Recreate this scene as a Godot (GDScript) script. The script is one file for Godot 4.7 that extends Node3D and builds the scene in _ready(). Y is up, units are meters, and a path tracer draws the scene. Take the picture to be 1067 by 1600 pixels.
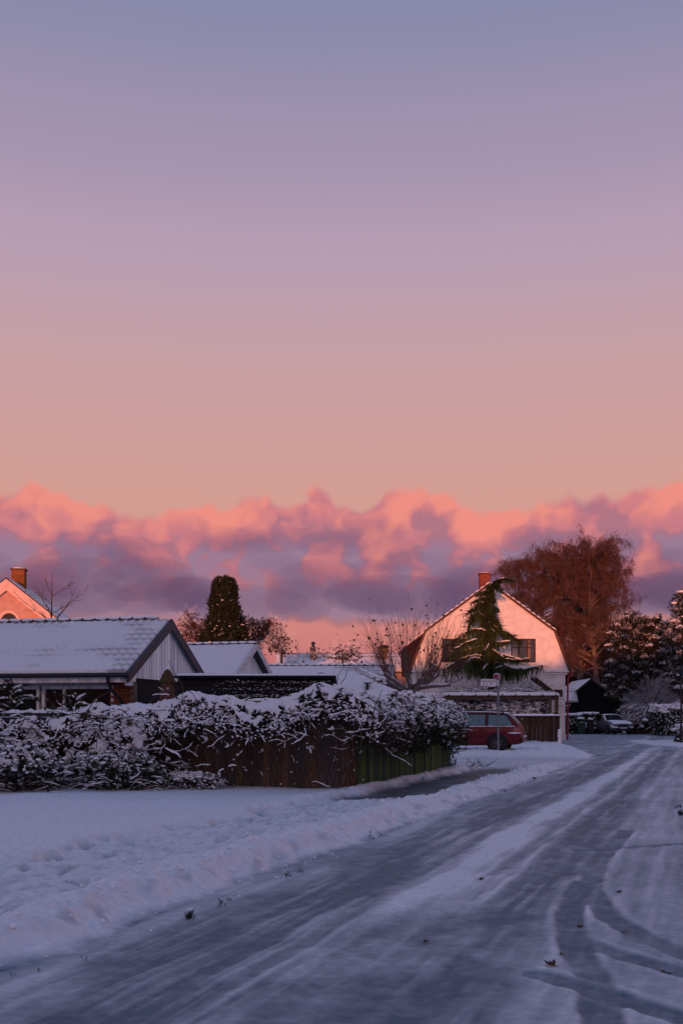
extends Node3D

# ---------------------------------------------------------------- small helpers
const F := 1700.0          # focal length of the photograph in its pixels
const EYE := 1.3

class MB:
	var v := PackedVector3Array()
	var n := PackedVector3Array()
	var c := PackedColorArray()
	var u := PackedVector2Array()
	var i := PackedInt32Array()
	var col := Color(1, 1, 1)
	func vert(p: Vector3, nn: Vector3, uv := Vector2.ZERO) -> int:
		v.append(p); n.append(nn); c.append(col); u.append(uv)
		return v.size() - 1
	func tri(a: Vector3, b: Vector3, d: Vector3) -> void:
		var nn := (b - a).cross(d - a).normalized()
		var k := vert(a, nn)
		vert(b, nn); vert(d, nn)
		i.append_array([k, k + 2, k + 1])
	func quad(a: Vector3, b: Vector3, d: Vector3, e: Vector3) -> void:
		var nn := (b - a).cross(d - a).normalized()
		var k := vert(a, nn, Vector2(0, 0))
		vert(b, nn, Vector2(1, 0)); vert(d, nn, Vector2(1, 1)); vert(e, nn, Vector2(0, 1))
		i.append_array([k, k + 2, k + 1, k, k + 3, k + 2])
	func box(ctr: Vector3, size: Vector3, b := Basis()) -> void:
		var x := b.x * size.x * 0.5
		var y := b.y * size.y * 0.5
		var z := b.z * size.z * 0.5
		quad(ctr - x - y + z, ctr + x - y + z, ctr + x + y + z, ctr - x + y + z)
		quad(ctr + x - y - z, ctr - x - y - z, ctr - x + y - z, ctr + x + y - z)
		quad(ctr + x - y + z, ctr + x - y - z, ctr + x + y - z, ctr + x + y + z)
		quad(ctr - x - y - z, ctr - x - y + z, ctr - x + y + z, ctr - x + y - z)
		quad(ctr - x + y + z, ctr + x + y + z, ctr + x + y - z, ctr - x + y - z)
		quad(ctr - x - y - z, ctr + x - y - z, ctr + x - y + z, ctr - x - y + z)
	# a box whose edges are cut off by e
	func bevel_box(ctr: Vector3, size: Vector3, e := 0.01, b := Basis()) -> void:
		var hs := size * 0.5
		var loops := [[hs.y, hs.x - e, hs.z - e], [hs.y - e, hs.x, hs.z], [-hs.y + e, hs.x, hs.z], [-hs.y, hs.x - e, hs.z - e]]
		var rings := []
		for l in loops:
			var r := []
			var ix: float = l[1]
			var iz: float = l[2]
			for q in [[ix, iz - e], [ix - e, iz], [-ix + e, iz], [-ix, iz - e], [-ix, -iz + e], [-ix + e, -iz], [ix - e, -iz], [ix, -iz + e]]:
				r.append(ctr + b * Vector3(q[0], l[0], q[1]))
			rings.append(r)
		for k in 3:
			for j in 8:
				var m := (j + 1) % 8
				quad(rings[k][j], rings[k][m], rings[k + 1][m], rings[k + 1][j])
		for j in range(1, 7):
			tri(rings[0][0], rings[0][j + 1], rings[0][j])
			tri(rings[3][0], rings[3][j], rings[3][j + 1])
	func tube(p: PackedVector3Array, r: PackedFloat32Array, sides := 5, cap := true) -> void:
		var cnt := p.size()
		if cnt < 2:
			return
		var up := Vector3(0.31, 0.2, 0.93)
		var first := v.size()
		for k in cnt:
			var dir := (p[mini(k + 1, cnt - 1)] - p[maxi(k - 1, 0)]).normalized()
			var s := dir.cross(up)
			if s.length() < 0.05:
				s = dir.cross(Vector3(0.9, 0.3, -0.2))
			s = s.normalized()
			up = s.cross(dir).normalized()
			for j in sides:
				var a := TAU * j / sides
				var nn := s * cos(a) + up * sin(a)
				vert(p[k] + nn * r[k], nn, Vector2(float(j) / sides, k))
		for k in cnt - 1:
			for j in sides:
				var m := (j + 1) % sides
				var a := first + k * sides + j
				var b := first + k * sides + m
				i.append_array([a, b, b + sides, a, b + sides, a + sides])
		if cap:
			for e in [0, cnt - 1]:
				var dir := (p[e] - p[1 if e == 0 else cnt - 2]).normalized()
				var k0 := vert(p[e] + dir * r[e] * 0.4, dir)
				for j in sides:
					var a: int = first + e * sides + j
					var b: int = first + e * sides + (j + 1) % sides
					if e == 0:
						i.append_array([k0, b, a])
					else:
						i.append_array([k0, a, b])
	func rod(a: Vector3, b: Vector3, r: float, sides := 8) -> void:
		tube(PackedVector3Array([a, b]), PackedFloat32Array([r, r]), sides)
	# outline of (radius, height) turned about y
	func lathe(prof: PackedVector2Array, t := Transform3D(), sides := 20) -> void:
		var first := v.size()
		for k in prof.size():
			var d := (prof[mini(k + 1, prof.size() - 1)] - prof[maxi(k - 1, 0)]).normalized()
			for j in sides + 1:
				var a := TAU * j / sides
				var nn := (t.basis * Vector3(cos(a) * d.y, -d.x, sin(a) * d.y)).normalized()
				vert(t * Vector3(cos(a) * prof[k].x, prof[k].y, sin(a) * prof[k].x), nn, Vector2(float(j) / sides, k))
		for k in prof.size() - 1:
			for j in sides:
				var a := first + k * (sides + 1) + j
				var b := a + sides + 1
				i.append_array([a, a + 1, b + 1, a, b + 1, b])
	# flat outline in x, y given depth along z (from z0, the back, to z1, the front)
	func prism(poly: PackedVector2Array, z0: float, z1: float, t := Transform3D()) -> void:
		var pl := poly
		if Geometry2D.is_polygon_clockwise(pl):
			pl.reverse()
		var idx := Geometry2D.triangulate_polygon(pl)
		for k in range(0, idx.size(), 3):
			var a := pl[idx[k]]
			var b := pl[idx[k + 1]]
			var d := pl[idx[k + 2]]
			if (b - a).cross(d - a) < 0.0:
				var sw := b
				b = d
				d = sw
			tri(t * Vector3(a.x, a.y, z1), t * Vector3(b.x, b.y, z1), t * Vector3(d.x, d.y, z1))
			tri(t * Vector3(a.x, a.y, z0), t * Vector3(d.x, d.y, z0), t * Vector3(b.x, b.y, z0))
		for k in pl.size():
			var a := pl[k]
			var b := pl[(k + 1) % pl.size()]
			quad(t * Vector3(a.x, a.y, z1), t * Vector3(a.x, a.y, z0), t * Vector3(b.x, b.y, z0), t * Vector3(b.x, b.y, z1))
	# the same with openings cut through
	func wall(poly: PackedVector2Array, holes: Array, z0: float, z1: float, t := Transform3D()) -> void:
		var pieces := [poly]
		for h in holes:
			var next := []
			var cx := 0.0
			for q in h:
				cx += q.x / h.size()
			var left := PackedVector2Array([Vector2(-500, -500), Vector2(cx, -500), Vector2(cx, 500), Vector2(-500, 500)])
			var right := PackedVector2Array([Vector2(cx, -500), Vector2(500, -500), Vector2(500, 500), Vector2(cx, 500)])
			for q in pieces:
				for half in [left, right]:
					for part in Geometry2D.intersect_polygons(q, half):
						for rest in Geometry2D.clip_polygons(part, h):
							next.append(rest)
			pieces = next
		for q in pieces:
			prism(q, z0, z1, t)
	# a grid of points with smooth normals; rows run along the second index
	func sheet(pts: PackedVector3Array, nu: int, nv: int, cols := PackedColorArray()) -> void:
		var first := v.size()
		for a in nu:
			for b in nv:
				var k := a * nv + b
				var du := pts[mini(a + 1, nu - 1) * nv + b] - pts[maxi(a - 1, 0) * nv + b]
				var dv := pts[a * nv + mini(b + 1, nv - 1)] - pts[a * nv + maxi(b - 1, 0)]
				v.append(pts[k]); n.append(du.cross(dv).normalized()); u.append(Vector2(a, b))
				c.append(cols[k] if cols.size() else col)
		for a in nu - 1:
			for b in nv - 1:
				var k := first + a * nv + b
				i.append_array([k, k + nv + 1, k + nv, k, k + 1, k + nv + 1])
	# a closed lump: an uneven ball
	func lump(ctr: Vector3, rad: Vector3, rough: float, salt: float, nr := 6, ns := 9) -> void:
		var first := v.size()
		for a in nr + 1:
			var th := PI * a / nr
			for b in ns + 1:
				var ph := TAU * (b % ns) / ns
				var d := Vector3(sin(th) * cos(ph), cos(th), sin(th) * sin(ph))
				var k := 1.0 + rough * (sin(d.x * 3.1 + salt) * cos(d.y * 2.7 + salt * 1.7) + 0.6 * sin(d.z * 5.3 + d.x * 4.0 + salt * 2.3))
				vert(ctr + d * rad * k, (d / rad).normalized())
		for a in nr:
			for b in ns:
				var k := first + a * (ns + 1) + b
				var m := k + ns + 1
				i.append_array([k, m + 1, k + 1, k, m, m + 1])
	func mesh() -> ArrayMesh:
		var arr := []
		arr.resize(Mesh.ARRAY_MAX)
		arr[Mesh.ARRAY_VERTEX] = v
		arr[Mesh.ARRAY_NORMAL] = n
		arr[Mesh.ARRAY_COLOR] = c
		arr[Mesh.ARRAY_TEX_UV] = u
		arr[Mesh.ARRAY_INDEX] = i
		var m := ArrayMesh.new()
		m.add_surface_from_arrays(Mesh.PRIMITIVE_TRIANGLES, arr)
		return m

const GROUPS := {"young_conifer": "young conifers behind the vines", "birch_tree": "weeping birches behind the white house", "evergreen_tree": "evergreens at the end of the street", "clipped_hedge": "hedges along the cross street", "wheelie_bin": "bins before the clipped hedges", "snowy_bush": "snowy bushes along the fences", "autumn_tree": "small trees behind the roofs", "fence_shrub": "shrubs grown over the green fence", "far_house": "far roofs behind the low house"}
var names := {}
var M := {}

func numbered(parent: Node, called: String) -> String:
	var key := [parent.get_instance_id(), called]
	names[key] = names.get(key, -1) + 1
	return called if names[key] == 0 else "%s_%03d" % [called, names[key]]

func part(called: String, mesh, m: Material, parent: Node = self, where := Transform3D()) -> MeshInstance3D:
	var o := MeshInstance3D.new()
	o.mesh = mesh.mesh() if mesh is MB else mesh
	o.material_override = m
	o.name = numbered(parent, called)
	o.transform = where
	parent.add_child(o, true)
	return o

func tag(o: Node, label: String, category := "", group := "", kind := "") -> Node:
	if label: o.set_meta("label", label)
	if category: o.set_meta("category", category)
	if group: o.set_meta("group", group)
	if kind: o.set_meta("kind", kind)
	return o

func thing(called: String, label: String, category: String, where := Vector3.ZERO, turn := 0.0, group := "") -> Node3D:
	var o := Node3D.new()
	o.name = numbered(self, called)
	o.position = where
	o.rotation.y = turn
	add_child(o, true)
	tag(o, label, category, group if group else GROUPS.get(called, ""))
	return o

# many alike pieces that nobody could count, as one part
func scatter(called: String, mesh, m: Material, places: Array, parent: Node, tints := PackedColorArray()) -> MultiMeshInstance3D:
	var mm := MultiMesh.new()
	mm.transform_format = MultiMesh.TRANSFORM_3D
	mm.use_colors = tints.size() > 0
	mm.mesh = mesh.mesh() if mesh is MB else mesh
	mm.instance_count = places.size()
	for k in places.size():
		mm.set_instance_transform(k, places[k])
		if tints.size():
			mm.set_instance_color(k, tints[k])
	var o := MultiMeshInstance3D.new()
	o.multimesh = mm
	o.material_override = m
	o.name = numbered(parent, called)
	o.set_meta("kind", "stuff")
	parent.add_child(o, true)
	return o

func rnd(s: int) -> RandomNumberGenerator:
	var r := RandomNumberGenerator.new()
	r.seed = s
	return r

func noise(s: int, f: float, oct := 3, kind := FastNoiseLite.TYPE_SIMPLEX_SMOOTH) -> FastNoiseLite:
	var q := FastNoiseLite.new()
	q.seed = s
	q.noise_type = kind
	q.frequency = f
	q.fractal_type = FastNoiseLite.FRACTAL_FBM if oct > 1 else FastNoiseLite.FRACTAL_NONE
	q.fractal_octaves = oct
	return q

# the place d metres ahead of the camera's start that the photograph shows at this pixel
func at(px: float, py: float, d: float) -> Vector3:
	return Vector3((px - 533.5) * d / F, EYE - (py - 1123.0) * d / F, -d)

func lin(r: float, g: float, b: float) -> Color:
	return Color(r, g, b).linear_to_srgb()

func tex(s: int, f: float, lo: float, hi: float, size := 256, oct := 4, stretch := 1) -> ImageTexture:
	var q := noise(s, f, oct)
	var im := q.get_seamless_image(size, size, false, false, 0.15)
	im.convert(Image.FORMAT_L8)
	if stretch > 1:
		im.resize(size, size * stretch, Image.INTERPOLATE_CUBIC)
		im = im.get_region(Rect2i(0, 0, size, size * stretch))
	var data := im.get_data()
	var a := 255
	var b := 0
	for x in data:
		a = mini(a, x)
		b = maxi(b, x)
	for k in data.size():
		data[k] = int(255.0 * (lo + (hi - lo) * float(data[k] - a) / maxi(b - a, 1)))
	return ImageTexture.create_from_image(Image.create_from_data(im.get_width(), im.get_height(), false, Image.FORMAT_L8, data))

func mat(called: String, c: Color, rough: float, o := {}) -> StandardMaterial3D:
	var m := StandardMaterial3D.new()
	m.resource_name = called
	m.albedo_color = c
	m.roughness = rough
	m.metallic = o.get("metal", 0.0)
	m.metallic_specular = o.get("spec", 0.4)
	m.vertex_color_use_as_albedo = o.get("vc", true)
	m.cull_mode = BaseMaterial3D.CULL_DISABLED if o.get("two", false) else BaseMaterial3D.CULL_BACK
	if o.has("tex"):
		m.albedo_texture = o.tex
		m.uv1_triplanar = true
		m.uv1_world_triplanar = o.get("world", false)
		m.uv1_scale = o.get("scale", Vector3.ONE)
	if o.has("bump"):
		m.heightmap_enabled = true
		m.heightmap_texture = o.bump
		m.heightmap_scale = o.get("deep", 1.0)
	if o.has("coat"):
		m.clearcoat_enabled = true
		m.clearcoat = o.coat
		m.clearcoat_roughness = 0.1
	if o.has("back"):
		m.backlight_enabled = true
		m.backlight = o.back
	M[called] = m
	return m

func materials() -> void:
	var fine := tex(3, 0.03, 0.0, 1.0, 256, 5)
	var speck := tex(5, 0.06, 0.86, 1.0, 256, 4)
	var grain := tex(7, 0.05, 0.55, 1.0, 128, 4, 8)
	var blotch := tex(9, 0.02, 0.72, 1.0, 256, 5)
	mat("snow", lin(0.82, 0.83, 0.86), 0.75, {"tex": speck, "scale": Vector3.ONE * 0.8, "bump": fine, "deep": 0.9, "world": true, "spec": 0.25})
	mat("road_surface", lin(1, 1, 1), 0.62, {"tex": speck, "scale": Vector3.ONE * 0.7, "bump": fine, "deep": 0.5, "world": true, "spec": 0.35})
	mat("snow_plain", lin(0.82, 0.83, 0.86), 0.8, {"spec": 0.25})
	mat("bark", lin(1, 1, 1), 0.9, {"spec": 0.2})
	mat("birch_bark", lin(0.5, 0.45, 0.42), 0.8, {"tex": tex(21, 0.05, 0.25, 1.0, 128, 3), "scale": Vector3(0.7, 3.0, 0.7)})
	mat("leaf", lin(1, 1, 1), 0.7, {"two": true, "spec": 0.3})
	mat("wood", lin(1, 1, 1), 0.85, {"tex": grain, "scale": Vector3(5, 0.6, 5), "spec": 0.2})
	mat("plank", lin(1, 1, 1), 0.8, {"tex": grain, "scale": Vector3(3, 5, 3), "spec": 0.25})
	mat("paint", lin(1, 1, 1), 0.6, {"tex": blotch, "scale": Vector3.ONE * 0.9, "spec": 0.35})
	mat("enamel", lin(1, 1, 1), 0.55, {"spec": 0.35})
	mat("plaster", lin(1, 1, 1), 0.9, {"tex": tex(31, 0.02, 0.9, 1.0, 256, 5), "scale": Vector3.ONE * 0.35, "bump": fine, "deep": 0.6, "spec": 0.15})
	mat("brick", lin(1, 1, 1), 0.9, {"tex": blotch, "scale": Vector3.ONE * 2.5, "spec": 0.15})
	mat("tile", lin(1, 1, 1), 0.7, {"tex": blotch, "scale": Vector3.ONE * 2.0})
	mat("metal", lin(1, 1, 1), 0.45, {"metal": 0.3})
	mat("cloth", lin(1, 1, 1), 0.95, {"tex": blotch, "scale": Vector3.ONE * 3.0, "spec": 0.1})
	mat("car_paint", lin(1, 1, 1), 0.45, {"coat": 0.25, "spec": 0.3, "tex": speck, "scale": Vector3.ONE * 0.8})
	mat("rubber", lin(0.02, 0.02, 0.022), 0.8)
	mat("dark", lin(0.01, 0.01, 0.012), 0.8)
	mat("glass_dark", lin(0.012, 0.016, 0.02), 0.02, {"spec": 0.5})
	var gl := mat("glass", Color(0.02, 0.03, 0.04, 0.18), 0.05, {"vc": false, "spec": 0.7})
	gl.transparency = BaseMaterial3D.TRANSPARENCY_ALPHA
	mat("frosted", lin(0.16, 0.27, 0.29), 0.45, {"tex": blotch, "scale": Vector3.ONE * 1.5})
	mat("lens", lin(1, 1, 1), 0.2, {"spec": 0.6})

# ---------------------------------------------------------------- sky
const SKY := [[0.0, 178, 104, 112], [2.5, 196, 118, 120], [4.0, 210, 130, 126], [6.0, 218, 142, 132], [11.4, 216, 161, 150], [14.0, 211, 162, 157], [17.0, 205, 163, 165], [20.0, 197, 163, 174], [23.0, 188, 161, 182], [27.5, 166, 151, 180], [33.0, 141, 141, 174], [45.0, 118, 134, 176], [60.0, 106, 132, 181], [90.0, 98, 130, 183]]

func clear_sky(e: float) -> Color:
	var k := 1
	while k < SKY.size() - 1 and SKY[k][0] < e:
		k += 1
	var a = SKY[k - 1]
	var b = SKY[k]
	var t := clampf((e - a[0]) / (b[0] - a[0]), 0, 1)
	t = t * 0.5 + t * t * (3.0 - 2.0 * t) * 0.5
	var ca := Color8(a[1], a[2], a[3]).srgb_to_linear()
	var cb := Color8(b[1], b[2], b[3]).srgb_to_linear()
	return ca.lerp(cb, t) * 0.95

func puffs(n1: FastNoiseLite, n2: FastNoiseLite, p: Vector3) -> float:
	return -0.62 * n1.get_noise_3dv(p) - 0.38 * n2.get_noise_3dv(p)

func make_sky() -> PanoramaSkyMaterial:
	var W := 4096
	var H := 2048
	var im := Image.create(W, H, false, Image.FORMAT_RGBF)
	for y in H:
		var e := 90.0 - 180.0 * (y + 0.5) / H
		im.fill_rect(Rect2i(0, y, W, 1), clear_sky(maxf(e, 0.0)) if e > 0.0 else Color(0.2, 0.17, 0.28))
	# the afterglow round the sun, behind the camera
	for bx in 256:
		var da := absf(wrapf(360.0 * (bx + 0.5) / 256.0 - 190.0, -180.0, 180.0))
		if da > 120.0:
			continue
		for y in range(0, H / 2):
			var e := 90.0 - 180.0 * (y + 0.5) / H
			var gl := exp(-pow(da / 52.0, 2.0)) * exp(-pow((e - 5.0) / 24.0, 2.0))
			if gl > 0.01:
				var c := clear_sky(maxf(e, 0.0))
				im.fill_rect(Rect2i(bx * W / 256, y, W / 256, 1), Color(c.r + 0.40 * gl, c.g + 0.34 * gl, c.b + 0.40 * gl))
	var big := noise(11, 0.26, 2, FastNoiseLite.TYPE_CELLULAR)
	big.cellular_return_type = FastNoiseLite.RETURN_DISTANCE
	var small := noise(12, 0.75, 3, FastNoiseLite.TYPE_CELLULAR)
	small.cellular_return_type = FastNoiseLite.RETURN_DISTANCE
	var warp := noise(13, 0.35, 3)
	var wide := noise(14, 0.13, 3)
	var rag := noise(15, 0.9, 3)
	var bright := Color8(238, 143, 130).srgb_to_linear()
	var mid := Color8(204, 124, 132).srgb_to_linear()
	var dark := Color8(122, 102, 132).srgb_to_linear()
	var base_col := Color8(98, 84, 112).srgb_to_linear()
	var light := Vector2(-0.55, 0.75)
	var x := 0
	while x < W:
		var a := 360.0 * (x + 0.5) / W
		var off := minf(a, 360.0 - a)
		var step := 1 if off < 30.0 else 4
		var ca := cos(deg_to_rad(a)) * 57.3
		var sa := sin(deg_to_rad(a)) * 57.3
		var q := Vector3(ca, 0, sa)
		var top := 11.0 + 1.3 * wide.get_noise_3dv(q * 1.3) + 0.8 * warp.get_noise_3dv(q * 0.8) + 1.0 * exp(-pow((wrapf(a, -180.0, 180.0) + 18.0) / 4.0, 2.0))
		var low := 5.15 + 0.35 * warp.get_noise_3dv(q * 0.9 + Vector3(0, 40, 0)) + 0.22 * rag.get_noise_3dv(q * 1.1)
		for y in range(864, 980):
			var e := 90.0 - 180.0 * (y + 0.5) / H
			var p := Vector3(ca, e * 1.15, sa)
			var w1 := warp.get_noise_3dv(p)
			var w2 := warp.get_noise_3dv(p + Vector3(50, 9, 0))
			p += Vector3(w1 * sa / 57.3, w2, -w1 * ca / 57.3) * 1.1
			var h := puffs(big, small, p)
			var dens := smoothstep(0.0, 0.30, (top - e) * 0.55 + (h - 0.35) * 0.9)
			dens *= smoothstep(low - 0.35, low + 0.40, e + 0.25 * w2)
			if dens <= 0.003:
				continue
			var tang := Vector3(-sa, 0, ca) / 57.3
			var h2 := puffs(big, small, p + tang * light.x * 0.55 + Vector3(0, light.y * 0.55, 0))
			var h3 := -big.get_noise_3dv(p + tang * light.x * 1.6 + Vector3(0, light.y * 1.6, 0))
			var lit := 0.33 + 0.9 * (h - h2) + 0.65 * (h - h3) + 0.05 * (e - 9.0) + 0.36 * smoothstep(1.9, 0.2, top - e) + 0.75 * wide.get_noise_3dv(p * 1.8 + Vector3(0, 90, 0))
			lit = clampf(lit, lerpf(0.0, 0.30, smoothstep(8.2, 9.8, e)), 1)
			var col := dark.lerp(mid, smoothstep(0.05, 0.5, lit)).lerp(bright, smoothstep(0.42, 0.95, lit))
			col = col.lerp(base_col, 0.85 * smoothstep(8.2, 5.6, e + 0.6 * w1))
			var under: Color = im.get_pixel(x, y)
			var out := under.lerp(col, dens * 0.97)
			for k in step:
				if x + k < W:
					im.set_pixel(x + k, y, out)
		x += step
	var sky := PanoramaSkyMaterial.new()
	sky.panorama = ImageTexture.create_from_image(im)
	return sky

func camera_and_light() -> void:
	var cam := Camera3D.new()
	cam.name = "camera"
	cam.projection = Camera3D.PROJECTION_FRUSTUM
	cam.near = 0.05
	cam.far = 4000.0
	cam.keep_aspect = Camera3D.KEEP_HEIGHT
	cam.size = 0.05 * 1600.0 / F
	cam.frustum_offset = Vector2(0, 0.05 * 323.0 / F)
	cam.position = Vector3(0, EYE, 0)
	add_child(cam)
	cam.current = true
	var we := WorldEnvironment.new()
	we.name = "world_environment"
	var e := Environment.new()
	e.background_mode = Environment.BG_SKY
	e.sky = Sky.new()
	e.sky.sky_material = make_sky()
	e.background_energy_multiplier = 1.0
	e.tonemap_mode = Environment.TONE_MAPPER_LINEAR
	e.tonemap_exposure = 1.0
	e.sdfgi_enabled = true
	e.ssao_enabled = true
	e.ssil_enabled = true
	e.volumetric_fog_enabled = true
	e.volumetric_fog_density = 0.0
	we.environment = e
	add_child(we)
	var sun := DirectionalLight3D.new()
	sun.name = "sun"
	sun.light_energy = 1.15
	sun.light_color = Color(1.0, 0.57, 0.38)
	sun.light_angular_distance = 0.5
	sun.shadow_enabled = true
	var el := deg_to_rad(3.0)
	var az := deg_to_rad(10.0)
	sun.basis = Basis.looking_at(-Vector3(-sin(az) * cos(el), sin(el), cos(az) * cos(el)))
	add_child(sun)

# the grey body of the cloud bank: many thin banks of real mist two kilometres off
func cloud_bank() -> void:
	var g := rnd(77)
	var m := FogMaterial.new()
	m.resource_name = "cloud"
	m.density = 0.0017
	m.albedo = Color(0.60, 0.60, 0.76)
	var m2: FogMaterial = m.duplicate()
	m2.density = 0.0027
	for k in 110:
		var az := -46.0 + 92.0 * (k + g.randf_range(-0.9, 0.9)) / 109.0
		var r := 2000.0 + g.randf_range(0.0, 900.0)
		var up := g.randf()
		var el := lerpf(6.1, 9.6, up * up) + 0.25 * sin(az * 0.5)
		var f := FogVolume.new()
		f.name = numbered(self, "cloud")
		f.shape = RenderingServer.FOG_VOLUME_SHAPE_ELLIPSOID
		f.material = m2 if el < 7.3 else m
		var big := lerpf(1.0, 0.6, up)
		f.size = Vector3(g.randf_range(170, 400) * big, g.randf_range(60, 105) * big * r / 2000.0, g.randf_range(200, 360) * big)
		f.position = Vector3(sin(deg_to_rad(az)) * r, EYE + r * tan(deg_to_rad(el)), -cos(deg_to_rad(az)) * r)
		f.rotation.z = g.randf_range(-0.15, 0.15)
		add_child(f, true)
		f.set_meta("kind", "structure")

# ---------------------------------------------------------------- ground
func rise(d: float) -> float:
	return 0.17 * smoothstep(46.0, 80.0, d)

func gh(p: Vector3) -> float:
	return rise(-p.z)

func lane(x: float, d: float) -> float:      # metres to the right of the road's left edge
	return (x + 3.65 - 0.33 * d) * 0.95

func edge_x(d: float) -> float:
	if d < 32.0: return 0.33 * d - 3.65
	if d < 38.0: return lerpf(6.9, 8.75, (d - 32.0) / 6.0)
	if d < 46.0: return lerpf(8.75, 9.95, (d - 38.0) / 8.0)
	if d < 56.0: return lerpf(9.95, 11.2, (d - 46.0) / 10.0)
	if d < 78.0: return lerpf(11.2, 15.6, (d - 56.0) / 22.0)
	return lerpf(15.6, -60.0, (d - 78.0) / 6.0)

func near_line(p: Vector2, l: PackedVector2Array) -> float:
	var best := 99.0
	for k in l.size() - 1:
		best = minf(best, p.distance_to(Geometry2D.get_closest_point_to_segment(p, l[k], l[k + 1])))
	return best

var g1: FastNoiseLite
var g2: FastNoiseLite
var g3: FastNoiseLite
var g4: FastNoiseLite
var g5: FastNoiseLite
var ruts: Array

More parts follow.
